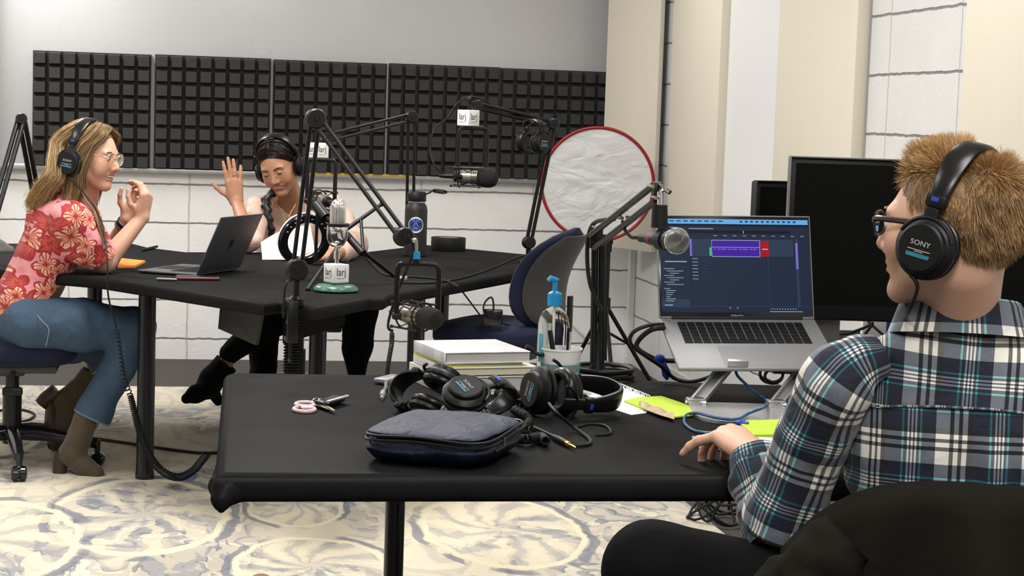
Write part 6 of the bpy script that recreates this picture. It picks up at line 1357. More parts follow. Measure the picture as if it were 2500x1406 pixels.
# glasses
def glasses(M, s, mat_, label, lens_r=(.024, .017), rim=.0011, templ=True, col=None):
    t = thing('eyeglasses', label, 'eyeglasses', M[:3, 3])
    for x in (-1, 1):
        c = np.array((x * .033, .105, .004)); th = np.linspace(0, 2 * PI, 36, endpoint=False); P = np.c_[c[0] + lens_r[0] * np.cos(th), c[1] - .006 * (x * np.cos(th) > 0) * np.abs(np.cos(th)), c[2] + lens_r[1] * np.sin(th)] * s
        b = B(M); b.tube(P, rim * s, 6, closed=True); fr = build('rim', b, mat_, t)
        b = B(M); b.add(np.r_[[np.array(c) * s], P], [(0, i + 1, (i + 1) % 36 + 1) for i in range(36)]); build('lens', b, M_lens, fr)
        b = B(M); b.tube(spline(np.array([(x * (.033 + lens_r[0]), .100, .008), (x * .071, .088, .012), (x * .079, .03, .010), (x * .081, -.005, .006), (x * .079, -.022, -.008)]) * s, 4), rim * 1.35 * s, 6, flat=1.6); build('temple', b, mat_, t)
    b = B(M); b.tube(spline(np.array([(-.010, .106, .008), (0, .109, .012), (.010, .106, .008)]) * s, 4), rim * s, 6); build('bridge', b, mat_, t); return t
M_lens = NT('lens'); M_lens = M_lens.fin((.97, .98, .98), .03, 0.0, Transmission_Weight=1.0, IOR=1.06)
glasses(HM, HS, plain('dark_brown_frame', (.045, .028, .020), .2), 'dark framed eyeglasses on the man in the plaid shirt', (.025, .019), .0022)
HPH = HM @ trs(0, -.012, .0) @ rotm('X', 11)
headphones(HPH, 'headphones worn by the man in the plaid shirt', .089, .138, cup=1.08)
b = B(); q0 = xf(HPH, V3(-.098, .012, -.074)); b.tube(spline([q0, at(2240, 700, 2.72), at(2222, 752, 2.74), at(2212, 775, 2.80), at(2195, 800, 2.95)], 6), .0032, 7); solo('headphone_lead', b, M_rubber, 'black lead running down from the man\'s left ear cup', 'cable')
# chair behind him with a dark jacket over its back
MC = frame(tp_(.03, .03, 0) * V3(1, 1, 0), x=SX, z=(0, 0, 1)); MCH = thing('swivel_chair', 'black chair of the man, its back covered by a dark olive jacket', 'chair', MC[:3, 3])
b = B(); cushion(b, .5, .48, .10, .43, MC, .1); build('seat', b, M_blackcloth, MCH, 60)
b = B(MC); b.rod((0, 0, .1), (0, 0, .39), .03); build('gas_column', b, M_blackmetal, MCH)
for i in range(5):
    a = math.radians(20 + i * 72); c, s_ = math.cos(a), math.sin(a); b = B(MC); b.tube([(.02 * c, .02 * s_, .12), (.3 * c, .3 * s_, .085)], [.03, .018], 10); b.rod((.3 * c, .3 * s_, .1), (.3 * c, .3 * s_, .05), .01); lg = build('base_leg', b, M_gloss, MCH)
    b = B(MC); b.ball((.3 * c, .3 * s_, .029), (.028, .028, .028), 14); build('caster', b, M_gloss, lg)
g = []
for z in np.linspace(.50, .752, 12):
    g.append([(x, -.145 - .02 * (z - .5) / .3 + .55 * x * x, z + .0 - .10 * abs(x / .26) ** 4) for x in np.linspace(-.255, .255, 24)])
b = B(MC); b.sheet(g, .035); build('backrest', b, M_blackcloth, MCH, 60)
M_olive = cloth('dark_olive_cloth', (.0105, .0093, .0066), .9, wr=.35, wsc=9, sheen=.0, spec=.08)
g = []; jr = np.linspace(0, 1, 34)
for i, f in enumerate(jr):
    r = []
    for x in np.linspace(-.30, .30, 60):
        z0 = .770 - .095 * abs(x / .27) ** 3.2; drop = f * .52; yb = -.165 + .5 * x * x
        if f < .12: a = f / .12 * PI; y = yb + .03 + .045 * math.cos(a); z = z0 + .02 * math.sin(a); y = yb + .045 * math.cos(a) - .01
        else: z = z0 - (f - .12) * .58; y = yb - .055 - .05 * (f - .12)
        fl = .020 * math.sin(x * 26 + 2.0 * math.sin(f * 4 + x * 5)) * min(1, f * 2.2) + .035 * math.exp(-((x - .0 - .10 * (f - .2)) / .045) ** 2) * min(1, max(0, f - .06) * 4); r.append((x, y - fl, z))
    g.append(r)
b = B(MC); b.sheet(g, .006); JK = solo('jacket', b, M_olive, 'dark olive jacket hung over the back of the man\'s chair', 'jacket', smooth=180)
JKM = JK
b = B(MC); sl = [(-.20, -.21, .70), (-.255, -.22, .64), (-.30, -.2, .585), (-.315, -.17, .50)]
Rj = sleeve(b, [xf(MC, p) * 1.0 for p in ()] or [V3(*p) for p in sl], [.05, .06, .066, .06], fold=.01, seed=3); build('sleeve', b, M_olive, JK, 180)
# ================================================================== shared cloth and leather
def mat_floral():
    t = NT('pink_butterfly_print'); p = t.pos(); x, y, z = t.sep(p)[:3]
    q = t.comb(t.math('MULTIPLY_ADD', y, .35, x), z, 0.0); wob = t.vmath('SCALE', t.vmath('SUBTRACT', t.noise(p, 20, 2, col=True), (.5, .5, .5)), scale=.022); q = t.vmath('ADD', q, wob)
    sc = 11.0
    def motif(off, k, size, fill, seedrot):
        v = t.n('TexVoronoi', voronoi_dimensions='2D', feature='F1'); v.inputs['Scale'].default_value = sc * k; v.inputs['Randomness'].default_value = .75; qq = t.vmath('ADD', q, off); t.set(v.inputs['Vector'], qq)
        d = t.vmath('SUBTRACT', t.vmath('SCALE', qq, scale=sc * k), t.vmath('SCALE', v.outputs['Position'], scale=sc * k)); dx, dy, _ = t.sep(d)[:3]; cr, cg, cb = t.sep(v.outputs['Color'])[:3]
        r = t.vmath('LENGTH', d); an = t.math('ADD', t.math('ARCTAN2', dy, dx), t.math('MULTIPLY', cr, seedrot))
        lobe = t.math('MULTIPLY_ADD', t.math('ABSOLUTE', t.math('SINE', t.math('MULTIPLY', an, 2.0))), .55, .42); lobe = t.math('MULTIPLY', lobe, t.math('MULTIPLY_ADD', cg, .25, size))
        f = t.math('DIVIDE', r, lobe); inside = t.math('LESS_THAN', f, 1.0); edge = t.math('MULTIPLY', inside, t.math('GREATER_THAN', f, .84)); vein = t.math('MULTIPLY', t.math('GREATER_THAN', t.math('SINE', t.math('MULTIPLY', an, 15.0)), .62), inside); core = t.math('LESS_THAN', f, .20)
        return inside, t.math('MAXIMUM', t.math('MAXIMUM', edge, vein), core), cb, f
    pink = t.mix(t.noise(p, 6, 2), (.66, .225, .255), (.72, .29, .31)); red = (.33, .010, .016); cream = (.78, .46, .33); coral = (.62, .10, .07)
    i2, l2, c2, f2 = motif((3.3, 1.7, 0), .95, .50, coral, 9.0); c = t.mix(i2, pink, t.mix(t.ramp(f2, [(.2, (0, 0, 0)), (.8, (1, 1, 1))]), coral, (.36, .016, .02))); c = t.mix(t.math('MULTIPLY', l2, .85), c, red)
    i1, l1, c1, f1 = motif((0, 0, 0), 1.0, .44, cream, 7.0); c = t.mix(i1, c, t.mix(t.ramp(f1, [(.25, (0, 0, 0)), (.75, (1, 1, 1))]), (.66, .20, .12), cream)); c = t.mix(l1, c, red)
    h = t.noise(p, 13, 3, .5, .8); t.bump(h, .3, .02); return t.fin(c, .7, Sheen_Weight=.1)
def mat_denim():
    t = NT('blue_denim'); o = t.pos(); f = t.noise(o, 700, 2); g = t.noise(o, 9, 4, .6); h = t.noise(o, 15, 3, .5, 1.0); c = t.mix(g, (.015, .038, .076), (.044, .088, .148)); c = t.mix(t.math('MULTIPLY', f, .4), c, (.10, .16, .24)); t.bump(t.math('ADD', h, t.math('MULTIPLY', f, .05)), .35, .02); return t.fin(c, .85)
M_denim = mat_denim(); M_suede = cloth('olive_brown_suede', (.070, .050, .028), .9, sc=300, wr=.35, wsc=26); M_heel = plain('stacked_heel', (.045, .026, .016), .5)
def grow(lo, hi, h, fn, amp=0, nsc=18, seed=1, sm=2, floor=None):
    sd = SDF(np.minimum(lo, hi) - .02, np.maximum(lo, hi) + .02, h); fn(sd); V, F = sd.mesh(sm)
    if amp: V = V + vnormals(V, F) * ((vnoise(V, nsc, seed) + .5 * vnoise(V, nsc * 2.1, seed + 1)) * amp)[:, None]
    if floor is not None: V[:, 2] = np.maximum(V[:, 2], floor)
    return V, F
def mesh_of(V, F): b = B(); b.add(V, F); return b
def cutmesh(V, F, p, n, keep_attr=None):
    "drop faces on the +n side of a plane (open hems)"
    c = V[F].mean(1); ok = (c - p) @ n < 0; F = F[ok]; used = np.unique(F); mp = -np.ones(len(V), int); mp[used] = np.arange(len(used)); return V[used], mp[F]
# ================================================================== woman in the floral blouse
W1 = at(224, 382, 6.72); WF = unit(V3(.89, -.44, -.10)); WM = frame(W1, y=WF, z=(.14, .0, 1)); WS = .94
A_ = lambda x, y, Y: at(x, y, Y)
LADY = thing('person', 'woman in pink and red floral blouse and jeans, leaning on the table with hands raised', 'person', (*A_(70, 800, 6.78)[:2], .5))
S1, E1, H1 = A_(170, 535, 6.60), atz(257, 640, TZ + .042), A_(347, 531, 6.74); S1b, E1b, H1b = A_(195, 530, 6.95), A_(262, 625, 7.02), A_(312, 535, 6.92)
CH, HPc = A_(142, 575, 6.78), A_(62, 775, 6.80); AXv = unit(CH - HPc); TX = unit(np.cross(AXv, V3(0, 1, 0))); R1 = np.c_[V3(0, 1, 0), TX if TX[0] > 0 else -TX, AXv]
NK = A_(182, 480, 6.76)
M_skin_w = skin_mat('skin_light', (.60, .33, .23), (.50, .15, .13))
sd = SDF(np.minimum.reduce([W1 - .17, HPc - .12, S1 - .1, E1 - .06, E1b - .06, H1 - .08]) - .02, np.maximum.reduce([W1 + .17, H1 + .17, H1b + .2, E1 + .06, S1b + .06]), .0037)
head(sd, WM, WS, .85, .9, True); sd.cone(xf(WM, V3(0, -.02, -.06)), NK + V3(.02, 0, .01), .050, .052, .025); sd.cone(NK + V3(.02, 0, .01), CH, .06, .09, .04)
sd.ell(CH, (.14, .085, .16), R1, .03); sd.ell((CH + HPc) / 2, (.125, .09, .16), R1, .03)
sd.chain([S1, E1, H1], [.048, .038, .0245], .014).chain([S1b, E1b, H1b], [.046, .037, .0245], .014); sd.cone(CH + V3(.0, .0, .07), S1, .07, .05, .03).cone(CH + V3(0, 0, .07), S1b, .07, .05, .03)
hand(sd, H1, V3(.16, -.05, 1), V3(.80, -.6, -.05), -1, .93, ((.55, .75, .5), (.75, .8, .5), (.85, .8, .5), (.9, .7, .5)), thumb=((.75, .55, -.45), (.25, .9, -.35), (.05, .95, -.2)))
hand(sd, H1b, V3(.42, -.05, .9), V3(.45, .85, -.1), 1, .93, ((.35, .6, .5), (.5, .7, .5), (.6, .75, .5), (.7, .7, .5)), thumb=((.7, .6, -.5), (.3, .9, -.35), (.1, .95, -.2)))
for k_, a_ in ((A_(237, 880, 6.97), A_(215, 935, 6.97)), (A_(240, 985, 6.70), A_(207, 1045, 6.68))): pass
V, F = sd.mesh(1); build('body', mesh_of(V, F), M_skin_w, LADY, 180, attr=head_attr(V, WM, WS, .85, 0, .9))
M_brow_w = hair_mat('brow_brown', (.10, .05, .025), (.12, .06, .03)); lid_mat = plain('light_eyelid', (.50, .26, .18), .5); face_parts(LADY, V, WM, WS, M_brow_w, M_iris_b, .85, .9, lids=.62)
# blouse
def bl(s_):
    s_.ell(CH, (.172, .112, .17), R1, .03).ell((CH * .55 + HPc * .45), (.158, .118, .17), R1, .05).ell(HPc * .85 + CH * .15, (.175, .128, .14), R1, .06)
    s_.cone(NK + V3(-.005, 0, -.012), CH + V3(-.0, 0, .06), .062, .11, .03).cone(CH + V3(.01, 0, .06), S1 + V3(0, 0, -.01), .085, .066, .04).cone(CH + V3(.01, 0, .06), S1b, .085, .066, .04)
    e = S1 * .16 + E1 * .84; s_.cone(S1, S1 * .45 + E1 * .55 + V3(-.012, 0, .006), .066, .082, .02).cone(S1 * .45 + E1 * .55 + V3(-.012, 0, .006), e, .082, .064, .015)
    e = S1b * .2 + E1b * .8; s_.cone(S1b, e, .066, .074, .02)
V, F = grow(np.minimum.reduce([HPc - .22, CH - .22, S1 - .11, E1 - .11]), np.maximum.reduce([E1 + .1, E1b + .1, NK + .08, CH + .2, S1b + .11]), .0052, bl, .0055, 17, 3)
V, F = cutmesh(V, F, S1 * .12 + E1 * .88, unit(E1 - S1)); V, F = cutmesh(V, F, HPc + V3(0, 0, -.055) , unit(V3(-.25, 0, -1)))
BLO = build('blouse', mesh_of(V, F), mat_floral(), LADY, 180)
b = B(); P = [xf(frame(NK + V3(.0, 0, -.0), z=unit(W1 - NK) + V3(.1, 0, 0), x=(0, 1, 0)), V3(.066 * math.cos(a), .070 * math.sin(a), .006 * math.cos(2 * a))) for a in np.linspace(0, 2 * PI, 40, endpoint=False)]; b.tube(P, .012, 8, closed=True); build('neckband', b, BLO.data.materials[0], BLO, 180)
# bracelets on the far wrist
for i, (f_, r_, m_) in enumerate(((.10, .0285, M_dkcov), (.16, .0295, M_black), (.21, .0305, plain('brown_leather', (.09, .045, .022), .5)), (.25, .031, M_steel))):
    c = H1b * (1 - f_) + E1b * f_; d = unit(H1b - E1b); b = B(frame(c, z=d + V3(.1, .1 * (i % 2), 0))); b.tube([(r_ * math.cos(a), r_ * math.sin(a), 0) for a in np.linspace(0, 2 * PI, 28, endpoint=False)], (.005, .0035, .005, .002)[i], 7, closed=True); build('bracelet', b, m_, LADY)
# jeans
HR_, KR, AR = A_(75, 788, 6.66), A_(330, 800, 6.72), A_(233, 1000, 6.70); HL_, KL, AL = A_(85, 815, 6.92), A_(322, 850, 6.98), A_(238, 885, 7.0)
def je(s_):
    s_.ell(HPc + V3(0, 0, -.015), (.172, .125, .11), R1, .05); s_.chain([HR_, HR_ * .5 + KR * .5, KR], [.098, .092, .069], .03); s_.chain([KR, KR * .55 + AR * .45 + V3(.01, 0, 0), AR, AR + unit(AR - KR) * .035], [.070, .060, .064, .068], .02)
    s_.chain([HL_, KL], [.105, .068], .03).chain([KL, AL, AL + unit(AL - KL) * .03], [.066, .050, .050], .02)
V, F = grow(np.minimum.reduce([HPc - .2, AR - .14]), np.maximum.reduce([KR + .14, KL + .1, HPc + .15]), .0056, je, .0048, 15, 7)
V, F = cutmesh(V, F, AR + unit(AR - KR) * .035, unit(AR - KR)) if False else (V, F)
c = V[F].mean(1); dR = unit(AR - KR); okr = ~(((c - (AR + dR * .03)) @ dR > 0) & (np.linalg.norm(c - AR, axis=1) < .16)); dL = unit(AL - KL); okl = ~(((c - (AL + dL * .018)) @ dL > 0) & (np.linalg.norm(c - AL, axis=1) < .11)); F = F[okr & okl]; 
JE = build('jeans', mesh_of(V, F), M_denim, LADY, 180)
b = B(); u = unit(np.cross(dR, V3(0, 1, 0))); w2 = np.cross(dR, u); c = AR + dR * .029; b.tube([c + .0655 * (math.cos(a) * u + math.sin(a) * w2) for a in np.linspace(0, 2 * PI, 40, endpoint=False)], .0042, 6, closed=True); build('hem', b, plain('faded_denim', (.12, .19, .27), .9), JE)
b = B(); P = [A_(72, 740, 6.655), A_(95, 775, 6.56), A_(118, 800, 6.545), A_(117, 822, 6.545), A_(112, 845, 6.55)]
b.tube(spline(P, 5), .0014, 5); build('pocket_stitching', b, plain('pale_stitching', (.25, .30, .36), .8), JE)
# calves and ankle skin
for (K_, A2, r1, r2, nm) in ((KR, A_(206, 1052, 6.685), .048, .036, 0), (KL, A_(214, 940, 6.985), .048, .036, 1)):
    V, F = grow(np.minimum(K_, A2) - .07, np.maximum(K_, A2) + .07, .005, lambda s_: s_.cone(K_, A2, r1, r2)); build('lower_leg', mesh_of(V, F), M_skin_w, LADY, 180, attr={'lip': np.zeros(len(V)), 'flush': np.zeros(len(V)), 'beard': np.zeros(len(V))})
# heeled ankle boots
a, h, tn_ = A_(206, 1040, 6.685), A_(160, 1120, 6.68), A_(240, 1150, 6.64)
def bo(s_):
    s_.chain([A_(211, 1022, 6.685), A_(193, 1070, 6.68), A_(182, 1105, 6.68)], [.046, .042, .044], .015); s_.chain([A_(176, 1112, 6.68), A_(205, 1140, 6.66), A_(236, 1153, 6.64)], [.040, .034, .027], .02); s_.cone(A_(168, 1105, 6.685), A_(178, 1090, 6.68), .036, .036, .015)
V, F = grow(A_(140, 1180, 6.6) - .06, A_(240, 1010, 6.75) + .06, .0042, bo, .0018, 40, 2, floor=FZ); V, F = cutmesh(V, F, A_(214, 1014, 6.685), unit(A_(214, 1014, 6.685) - A_(193, 1070, 6.68)))
BT = build('boot', mesh_of(V, F), M_suede, LADY, 180); hp_ = A_(146, 1112, 6.69); b = B(); b.tube([(hp_[0] + .012, hp_[1], hp_[2] + .01), (hp_[0] + .002, hp_[1], .045), (hp_[0] - .0, hp_[1], FZ)], [.031, .026, .0255], 14); build('heel', b, M_heel, BT)
def bo2(s_):
    s_.chain([A_(222, 918, 6.985), A_(190, 958, 6.98), A_(168, 975, 6.98)], [.045, .044, .048], .015); s_.chain([A_(160, 985, 6.98), A_(160, 1035, 6.96), A_(158, 1085, 6.95)], [.046, .043, .030], .02)
V, F = grow(A_(110, 1110, 6.9) - .05, A_(250, 890, 7.05) + .05, .0042, bo2, .0018, 40, 4, floor=FZ); V, F = cutmesh(V, F, A_(226, 911, 6.985), unit(A_(226, 911, 6.985) - A_(190, 958, 6.98)))
BT2 = build('boot', mesh_of(V, F), M_suede, LADY, 180); b = B(); b.tube([A_(140, 955, 6.98), A_(112, 975, 6.98), A_(100, 988, 6.98)], [.032, .029, .027], 14); build('heel', b, M_heel, BT2)
b = B(); b.tube(spline([A_(128, 985, 6.98), A_(128, 1030, 6.965), A_(140, 1080, 6.95), A_(150, 1100, 6.945)], 4), [.022, .030, .030, .02], 10, up=(0, 1, 0), flat=1.3); build('sole', b, M_heel, BT2)
# long hair
rg = np.random.default_rng(5); M_hair_w = hair_mat('light_brown_long_hair', (.085, .040, .016), (.60, .41, .20), .4); b = B(); tones = []
def guide_hair(n, gs, wid, tone, jit=.010, sp=12, seed=0):
    "ribbons interpolated between guide polylines"
    G = np.array([spline(g, sp) for g in gs]); k = len(G); t_ = rg.uniform(0, k - 1, n); i = np.minimum(t_.astype(int), k - 2); f = (t_ - i)[:, None, None]; Pth = G[i] * (1 - f) + G[i + 1] * f; m = Pth.shape[1]
    off = rg.normal(size=(n, 1, 3)) * jit * np.linspace(.55, 1.2, m)[None, :, None]; wv = np.stack([vnoise(Pth.reshape(-1, 3) + s_ * 3.1, 26, 40 + s_) for s_ in range(3)], 1).reshape(Pth.shape) * .004; Pth = Pth + off + wv
    strands(b, tones, Pth, rg.uniform(wid * .6, wid * 1.4, n), np.clip(tone + rg.normal(0, .2, n), 0, 1), rg)
LH = lambda x, y, z: xf(WM, V3(x, y, z) * WS)
ends = {'back': [A_(108, 470, 6.80), A_(92, 500, 6.80)]}
for sgn in (1, -1):
    k = sgn * 1.0; Yo = 6.66 if sgn > 0 else 6.9
    guide_hair(4200, [[LH(k * .01, -.02 - .01 * j, .122), LH(k * .052, -.055 - .012 * j, .085), LH(k * .066, -.098 - .008 * j, .02), A_(150 - 9 * j, 425, Yo), A_(125 - 11 * j, 465, Yo + .03), A_(104 - 9 * j, 500, Yo + .06)] for j in range(4)], .0014, .62, .009)
    guide_hair(4200, [[LH(k * .008, .058 - .022 * j, .114 + .004 * min(j, 2)), LH(k * .054, .069 - .026 * j, .086), LH(k * .082, .040 - .026 * j, .03), LH(k * .084, .022 - .022 * j, -.04), LH(k * .070, .015 - .02 * j, -.105), LH(k * (.062 + .01 * j), .0 - .01 * j, -.155 - .02 * j)] for j in range(4)], .0014, .36, .007)
guide_hair(2400, [[LH(x, -.02, .124), LH(x * 3, -.085, .09), LH(x * 5, -.112, .02), A_(140, 430, 6.76 + x), A_(112, 475, 6.78 + x * 3), A_(88, 505, 6.78 + x * 4)] for x in (-.015, -.005, .005, .015)], .0014, .75, .010)
guide_hair(60, [[LH(.07, .0, -.11), A_(238, 520, 6.60), A_(248, 560, 6.58), A_(262, 600, 6.58)], [LH(.06, .01, -.11), A_(232, 520, 6.60), A_(243, 560, 6.58), A_(256, 590, 6.58)]], .002, .3, .004)
sc = SDF(W1 - .15, W1 + .16, .004); sc.ell(LH(0, -.016, .036), V3(.080, .100, .0885) * WS, WM, .005); V, F = sc.mesh(1); Lc = (V - W1) @ WM[:3, :3] / WS; lx, ly, lz = Lc.T
ok = ((lx / .060) ** 2 + ((lz + .012) / .094) ** 2 > 1) & (lz > -.06) | (ly < 0) & (lz > -.06); F = F[ok[F].all(1)]; b.add(V, F); tones.append(np.full(len(V), .18)); build('hair', b, M_hair_w, LADY, 180, attr={'tone': np.concatenate(tones)})
glasses(WM, WS, plain('pale_gold_frame', (.62, .50, .32), .25, .6), 'clear pale gold rimmed eyeglasses on the woman in the floral blouse', (.029, .0225), .0014)
HP1 = WM @ trs(0, -.030, -.004) @ rotm('X', -2); headphones(HP1, 'headphones worn by the woman in the floral blouse', .086, .132, cup=1.12)
b = B(); q0 = xf(HP1, V3(.098, .005, -.074)); b.tube(spline([q0, A_(212, 480, 6.50), A_(238, 520, 6.48), A_(254, 565, 6.45), A_(262, 640, 6.37), A_(264, 720, 6.36), A_(284, 800, 6.40)], 6), .0032, 7); t = solo('headphone_lead', b, M_rubber, 'long black headphone lead hanging from the woman in the floral blouse, coiled lower down', 'cable')
build('coiled_section', coil([A_(284, 800, 6.40), A_(292, 850, 6.42), A_(302, 920, 6.44), A_(318, 965, 6.46)], [.007, .006, .008, .009], .0024, 17), M_rubber, t)
build('coiled_section', coil([A_(318, 965, 6.46), A_(335, 1030, 6.45), A_(352, 1085, 6.43), A_(385, 1140, 6.40), A_(430, 1165, 6.38), A_(470, 1150, 6.36), A_(505, 1108, 6.34)], [.009, .0115, .0125, .0125, .0125], .0026, 74), M_rubber, t)
# ================================================================== dark-haired woman
W2 = at(680, 403, 8.00); UP2 = -.38 * CAMX + V3(0, -.42, .90); DF = unit(V3(-.26, -.82, -.50)); DM = frame(W2, y=DF, z=UP2); DS = .97
DARK = thing('person', 'dark-haired woman in a blush jacket behind the table, one hand raised, smiling down at papers', 'person', (*at(735, 760, 8.32)[:2], .5))
CH2, HP2c = at(715, 575, 8.22), at(738, 745, 8.38); R2 = np.c_[V3(1, 0, 0), V3(0, .97, -.2), V3(0, .2, .97)]
SR, ER, WR2 = at(632, 512, 8.16), atz(610, 590, TZ + .05), at(577, 492, 7.94); SL, EL2, WL = at(812, 512, 8.22), at(866, 594, 8.02), atz(818, 622, TZ + .04); NK2 = at(705, 480, 8.16)
M_skin_d = skin_mat('skin_olive', (.47, .235, .14), (.42, .10, .09))
sd = SDF(np.minimum.reduce([WR2 - .14, SR - .1, CH2 - .24, W2 - .15, WL - .15]), np.maximum.reduce([EL2 + .06, W2 + .15, WR2 + V3(0, 0, .2), SL + .06, CH2 + .15]), .0037)
head(sd, DM, DS, .9, .7, True); sd.cone(xf(DM, V3(0, -.03, -.06)), NK2, .048, .052, .03); sd.cone(NK2, CH2 + V3(0, 0, .06), .055, .085, .03); sd.ell(CH2, (.15, .085, .17), R2, .03)
sd.chain([SR, ER, WR2], [.045, .035, .024], .014).chain([SL, EL2, WL], [.045, .035, .024], .014); sd.cone(CH2 + V3(0, 0, .08), SR, .065, .045, .03).cone(CH2 + V3(0, 0, .08), SL, .065, .045, .03)
hand(sd, WR2, V3(-.16, .05, 1), V3(.12, -1, .05), -1, .98, ((.0, .10, .08), (.0, .06, .05), (.03, .08, .06), (.02, .12, .1)), (.05, .005, -.035, -.20), ((.80, .60, -.1), (.66, .75, -.1), (.58, .80, .0)))
hand(sd, WL, V3(-1, -.25, -.10), V3(-.1, -.25, 1), 1, .95, ((.15, .2, .2), (.15, .2, .2), (.2, .25, .2), (.25, .25, .2)), thumb=((.75, .6, -.3), (.5, .8, -.3), (.4, .9, -.2)))
V, F = sd.mesh(1); build('body', mesh_of(V, F), M_skin_d, DARK, 180, attr=head_attr(V, DM, DS, .9, 0, .7))
M_brow_d = hair_mat('brow_black', (.010, .007, .006), (.014, .010, .008)); lid_mat = plain('olive_eyelid', (.44, .215, .125), .5); face_parts(DARK, V, DM, DS, M_brow_d, M_iris_d, .9, .7, lids=1.08)
M_blush = cloth('blush_satin', (.72, .50, .41), .42, sc=900, var=.05, wr=.4, wsc=13, sheen=.1)
def jk(s_):
    s_.ell(CH2, (.178, .105, .185), R2, .03).ell(CH2 * .5 + HP2c * .5, (.168, .11, .19), R2, .05); s_.cone(NK2 + V3(0, .035, -.03), CH2 + V3(0, .01, .07), .06, .09, .03)
    s_.cone(CH2 + V3(0, 0, .09), SR, .078, .062, .03).cone(CH2 + V3(0, 0, .09), SL, .078, .062, .03)
    s_.chain([SR, ER + V3(0, .01, .01), ER * .66 + WR2 * .34], [.058, .052, .046], .014).chain([SL, EL2, EL2 * .25 + WL * .75], [.062, .057, .052], .014)
    s_.cone(at(700, 505, 8.05), at(712, 660, 8.06), .035, .052, .012, True); s_.cone(at(703, 482, 8.04), at(705, 540, 8.04), .05, .04, .01, True)
V, F = grow(np.minimum.reduce([ER - .09, HP2c - .26, WL - .08]), np.maximum.reduce([EL2 + .08, SL + .09, NK2 + .06, HP2c + .15]), .0048, jk, .0055, 19, 4); V, F = cutmesh(V, F, HP2c + V3(0, 0, -.02), V3(0, 0, -1.0))
V, F = cutmesh(V, F, ER * .40 + WR2 * .60 + V3(0, 0, 0), unit(WR2 - ER)) if False else (V, F)
JK2 = build('jacket', mesh_of(V, F), M_blush, DARK, 180)
for pts in ([at(664, 478, 8.10), at(650, 520, 8.08), at(655, 570, 8.07), at(668, 640, 8.08)], [at(748, 476, 8.10), at(757, 520, 8.08), at(752, 570, 8.07), at(755, 640, 8.08)]):
    b = B(); b.tube(spline(pts, 6), [.018, .024, .022, .014], 10, up=(0, -1, .2), flat=.35); build('lapel', b, M_blush, JK2, 180)
V, F = grow(CH2 - V3(.2, .15, .3), CH2 + V3(.2, .12, .1), .006, lambda s_: s_.ell(CH2 + V3(0, -.004, -.07), (.155, .092, .14), R2, .02)); V, F = cutmesh(V, F, at(705, 560, 8.1), V3(0, 0, 1)); build('top', mesh_of(V, F), cloth('pale_pink_knit', (.56, .40, .34), .7), DARK, 180)
b = B(); P = spline([at(676, 500, 8.10), at(690, 525, 8.08), at(698, 538, 8.08), at(706, 525, 8.08), at(722, 498, 8.1)], 5); b.tube(P, .0011, 5); b.box(at(698, 546, 8.075), (.012, .003, .018), .001); build('necklace', b, M_gold, DARK)
b = B(frame(xf(frame(WR2, y=V3(-.16, .05, 1), z=V3(.12, -1, .05)), V3(0, 0, 0)) + V3(-.012, -.0, .112), z=V3(-.1, .05, 1))); b.tube([(.0105 * math.cos(a), .0105 * math.sin(a), 0) for a in np.linspace(0, 2 * PI, 20, endpoint=False)], .0014, 6, closed=True); build('finger_ring', b, M_steel, DARK)
# parted black hair with a braid
rg = np.random.default_rng(8); M_hair_d = hair_mat('black_hair', (.0055, .0042, .004), (.035, .026, .022), .36); b = B(); tones = []
DH = lambda x, y, z: xf(DM, V3(x, y, z) * DS)
sc = SDF(W2 - .15, W2 + .15, .0036); sc.ell(DH(0, -.018, .036), V3(.081, .101, .0885) * DS, DM, .005); sc.cone(DH(0, -.08, .0), DH(.02, -.085, -.05), .045, .03, .03); V, F = sc.mesh(1); Lc = (V - W2) @ DM[:3, :3] / DS; lx, ly, lz = Lc.T
ok = (((lx / .060) ** 2 + ((lz + .012) / .092) ** 2 > 1) & (lz > -.03)) | ((ly < .0) & (lz > -.10)); F = F[ok[F].all(1)]; b.add(V, F); tones.append(np.clip(.15 + .5 * vnoise(Lc * V3(20, 90, 90), 1, 3), 0, 1))
for sgn in (1, -1):
    n = 3000; f = rg.uniform(0, 1, n); pts = []
    y0 = .0735 - .158 * f; z0 = np.sqrt(np.maximum(.0, 1 - ((y0 + .018) / .101) ** 2)) * .0885 + .036
    for u in np.linspace(0, 1, 8):
        a = u * (1.80 + .1 * f) ; yy = y0 - u ** 3 * (.028 * (1 - f) + .02) ; rx = .0815; rz = .089; sc_y = np.sqrt(np.maximum(.08, 1 - ((yy + .018) / .104) ** 2)); pts.append(np.stack([sgn * rx * np.sin(a) * sc_y + sgn * .0012, yy, .036 + rz * np.cos(a) * sc_y], 1))
    Pth = np.stack(pts, 1) + rg.normal(size=(n, 1, 3)) * .0016; strands(b, tones, xf(DM, (Pth * DS).reshape(-1, 3)).reshape(Pth.shape), rg.uniform(.0009, .0018, n), np.clip(rg.normal(.3, .25, n), 0, 1), rg)
P = spline([DH(-.055, -.03, -.06), at(655, 480, 8.00), at(652, 512, 7.965), at(660, 552, 7.955), at(669, 592, 7.96)], 8); sb = SDF(P.min(0) - .05, P.max(0) + .05, .0034); m = 15
for i in range(m):
    f = i / (m - 1); c = np.array([np.interp(f * (len(P) - 1), range(len(P)), P[:, j]) for j in range(3)]); s_ = 1 if i % 2 else -1; r_ = 1 - .35 * f; sb.ell(c + CAMX * s_ * .010 * r_, V3(.021, .018, .0165) * r_, frame((0, 0, 0), x=V3(1, 0, -.75 * s_), y=(0, 1, 0)), .004)
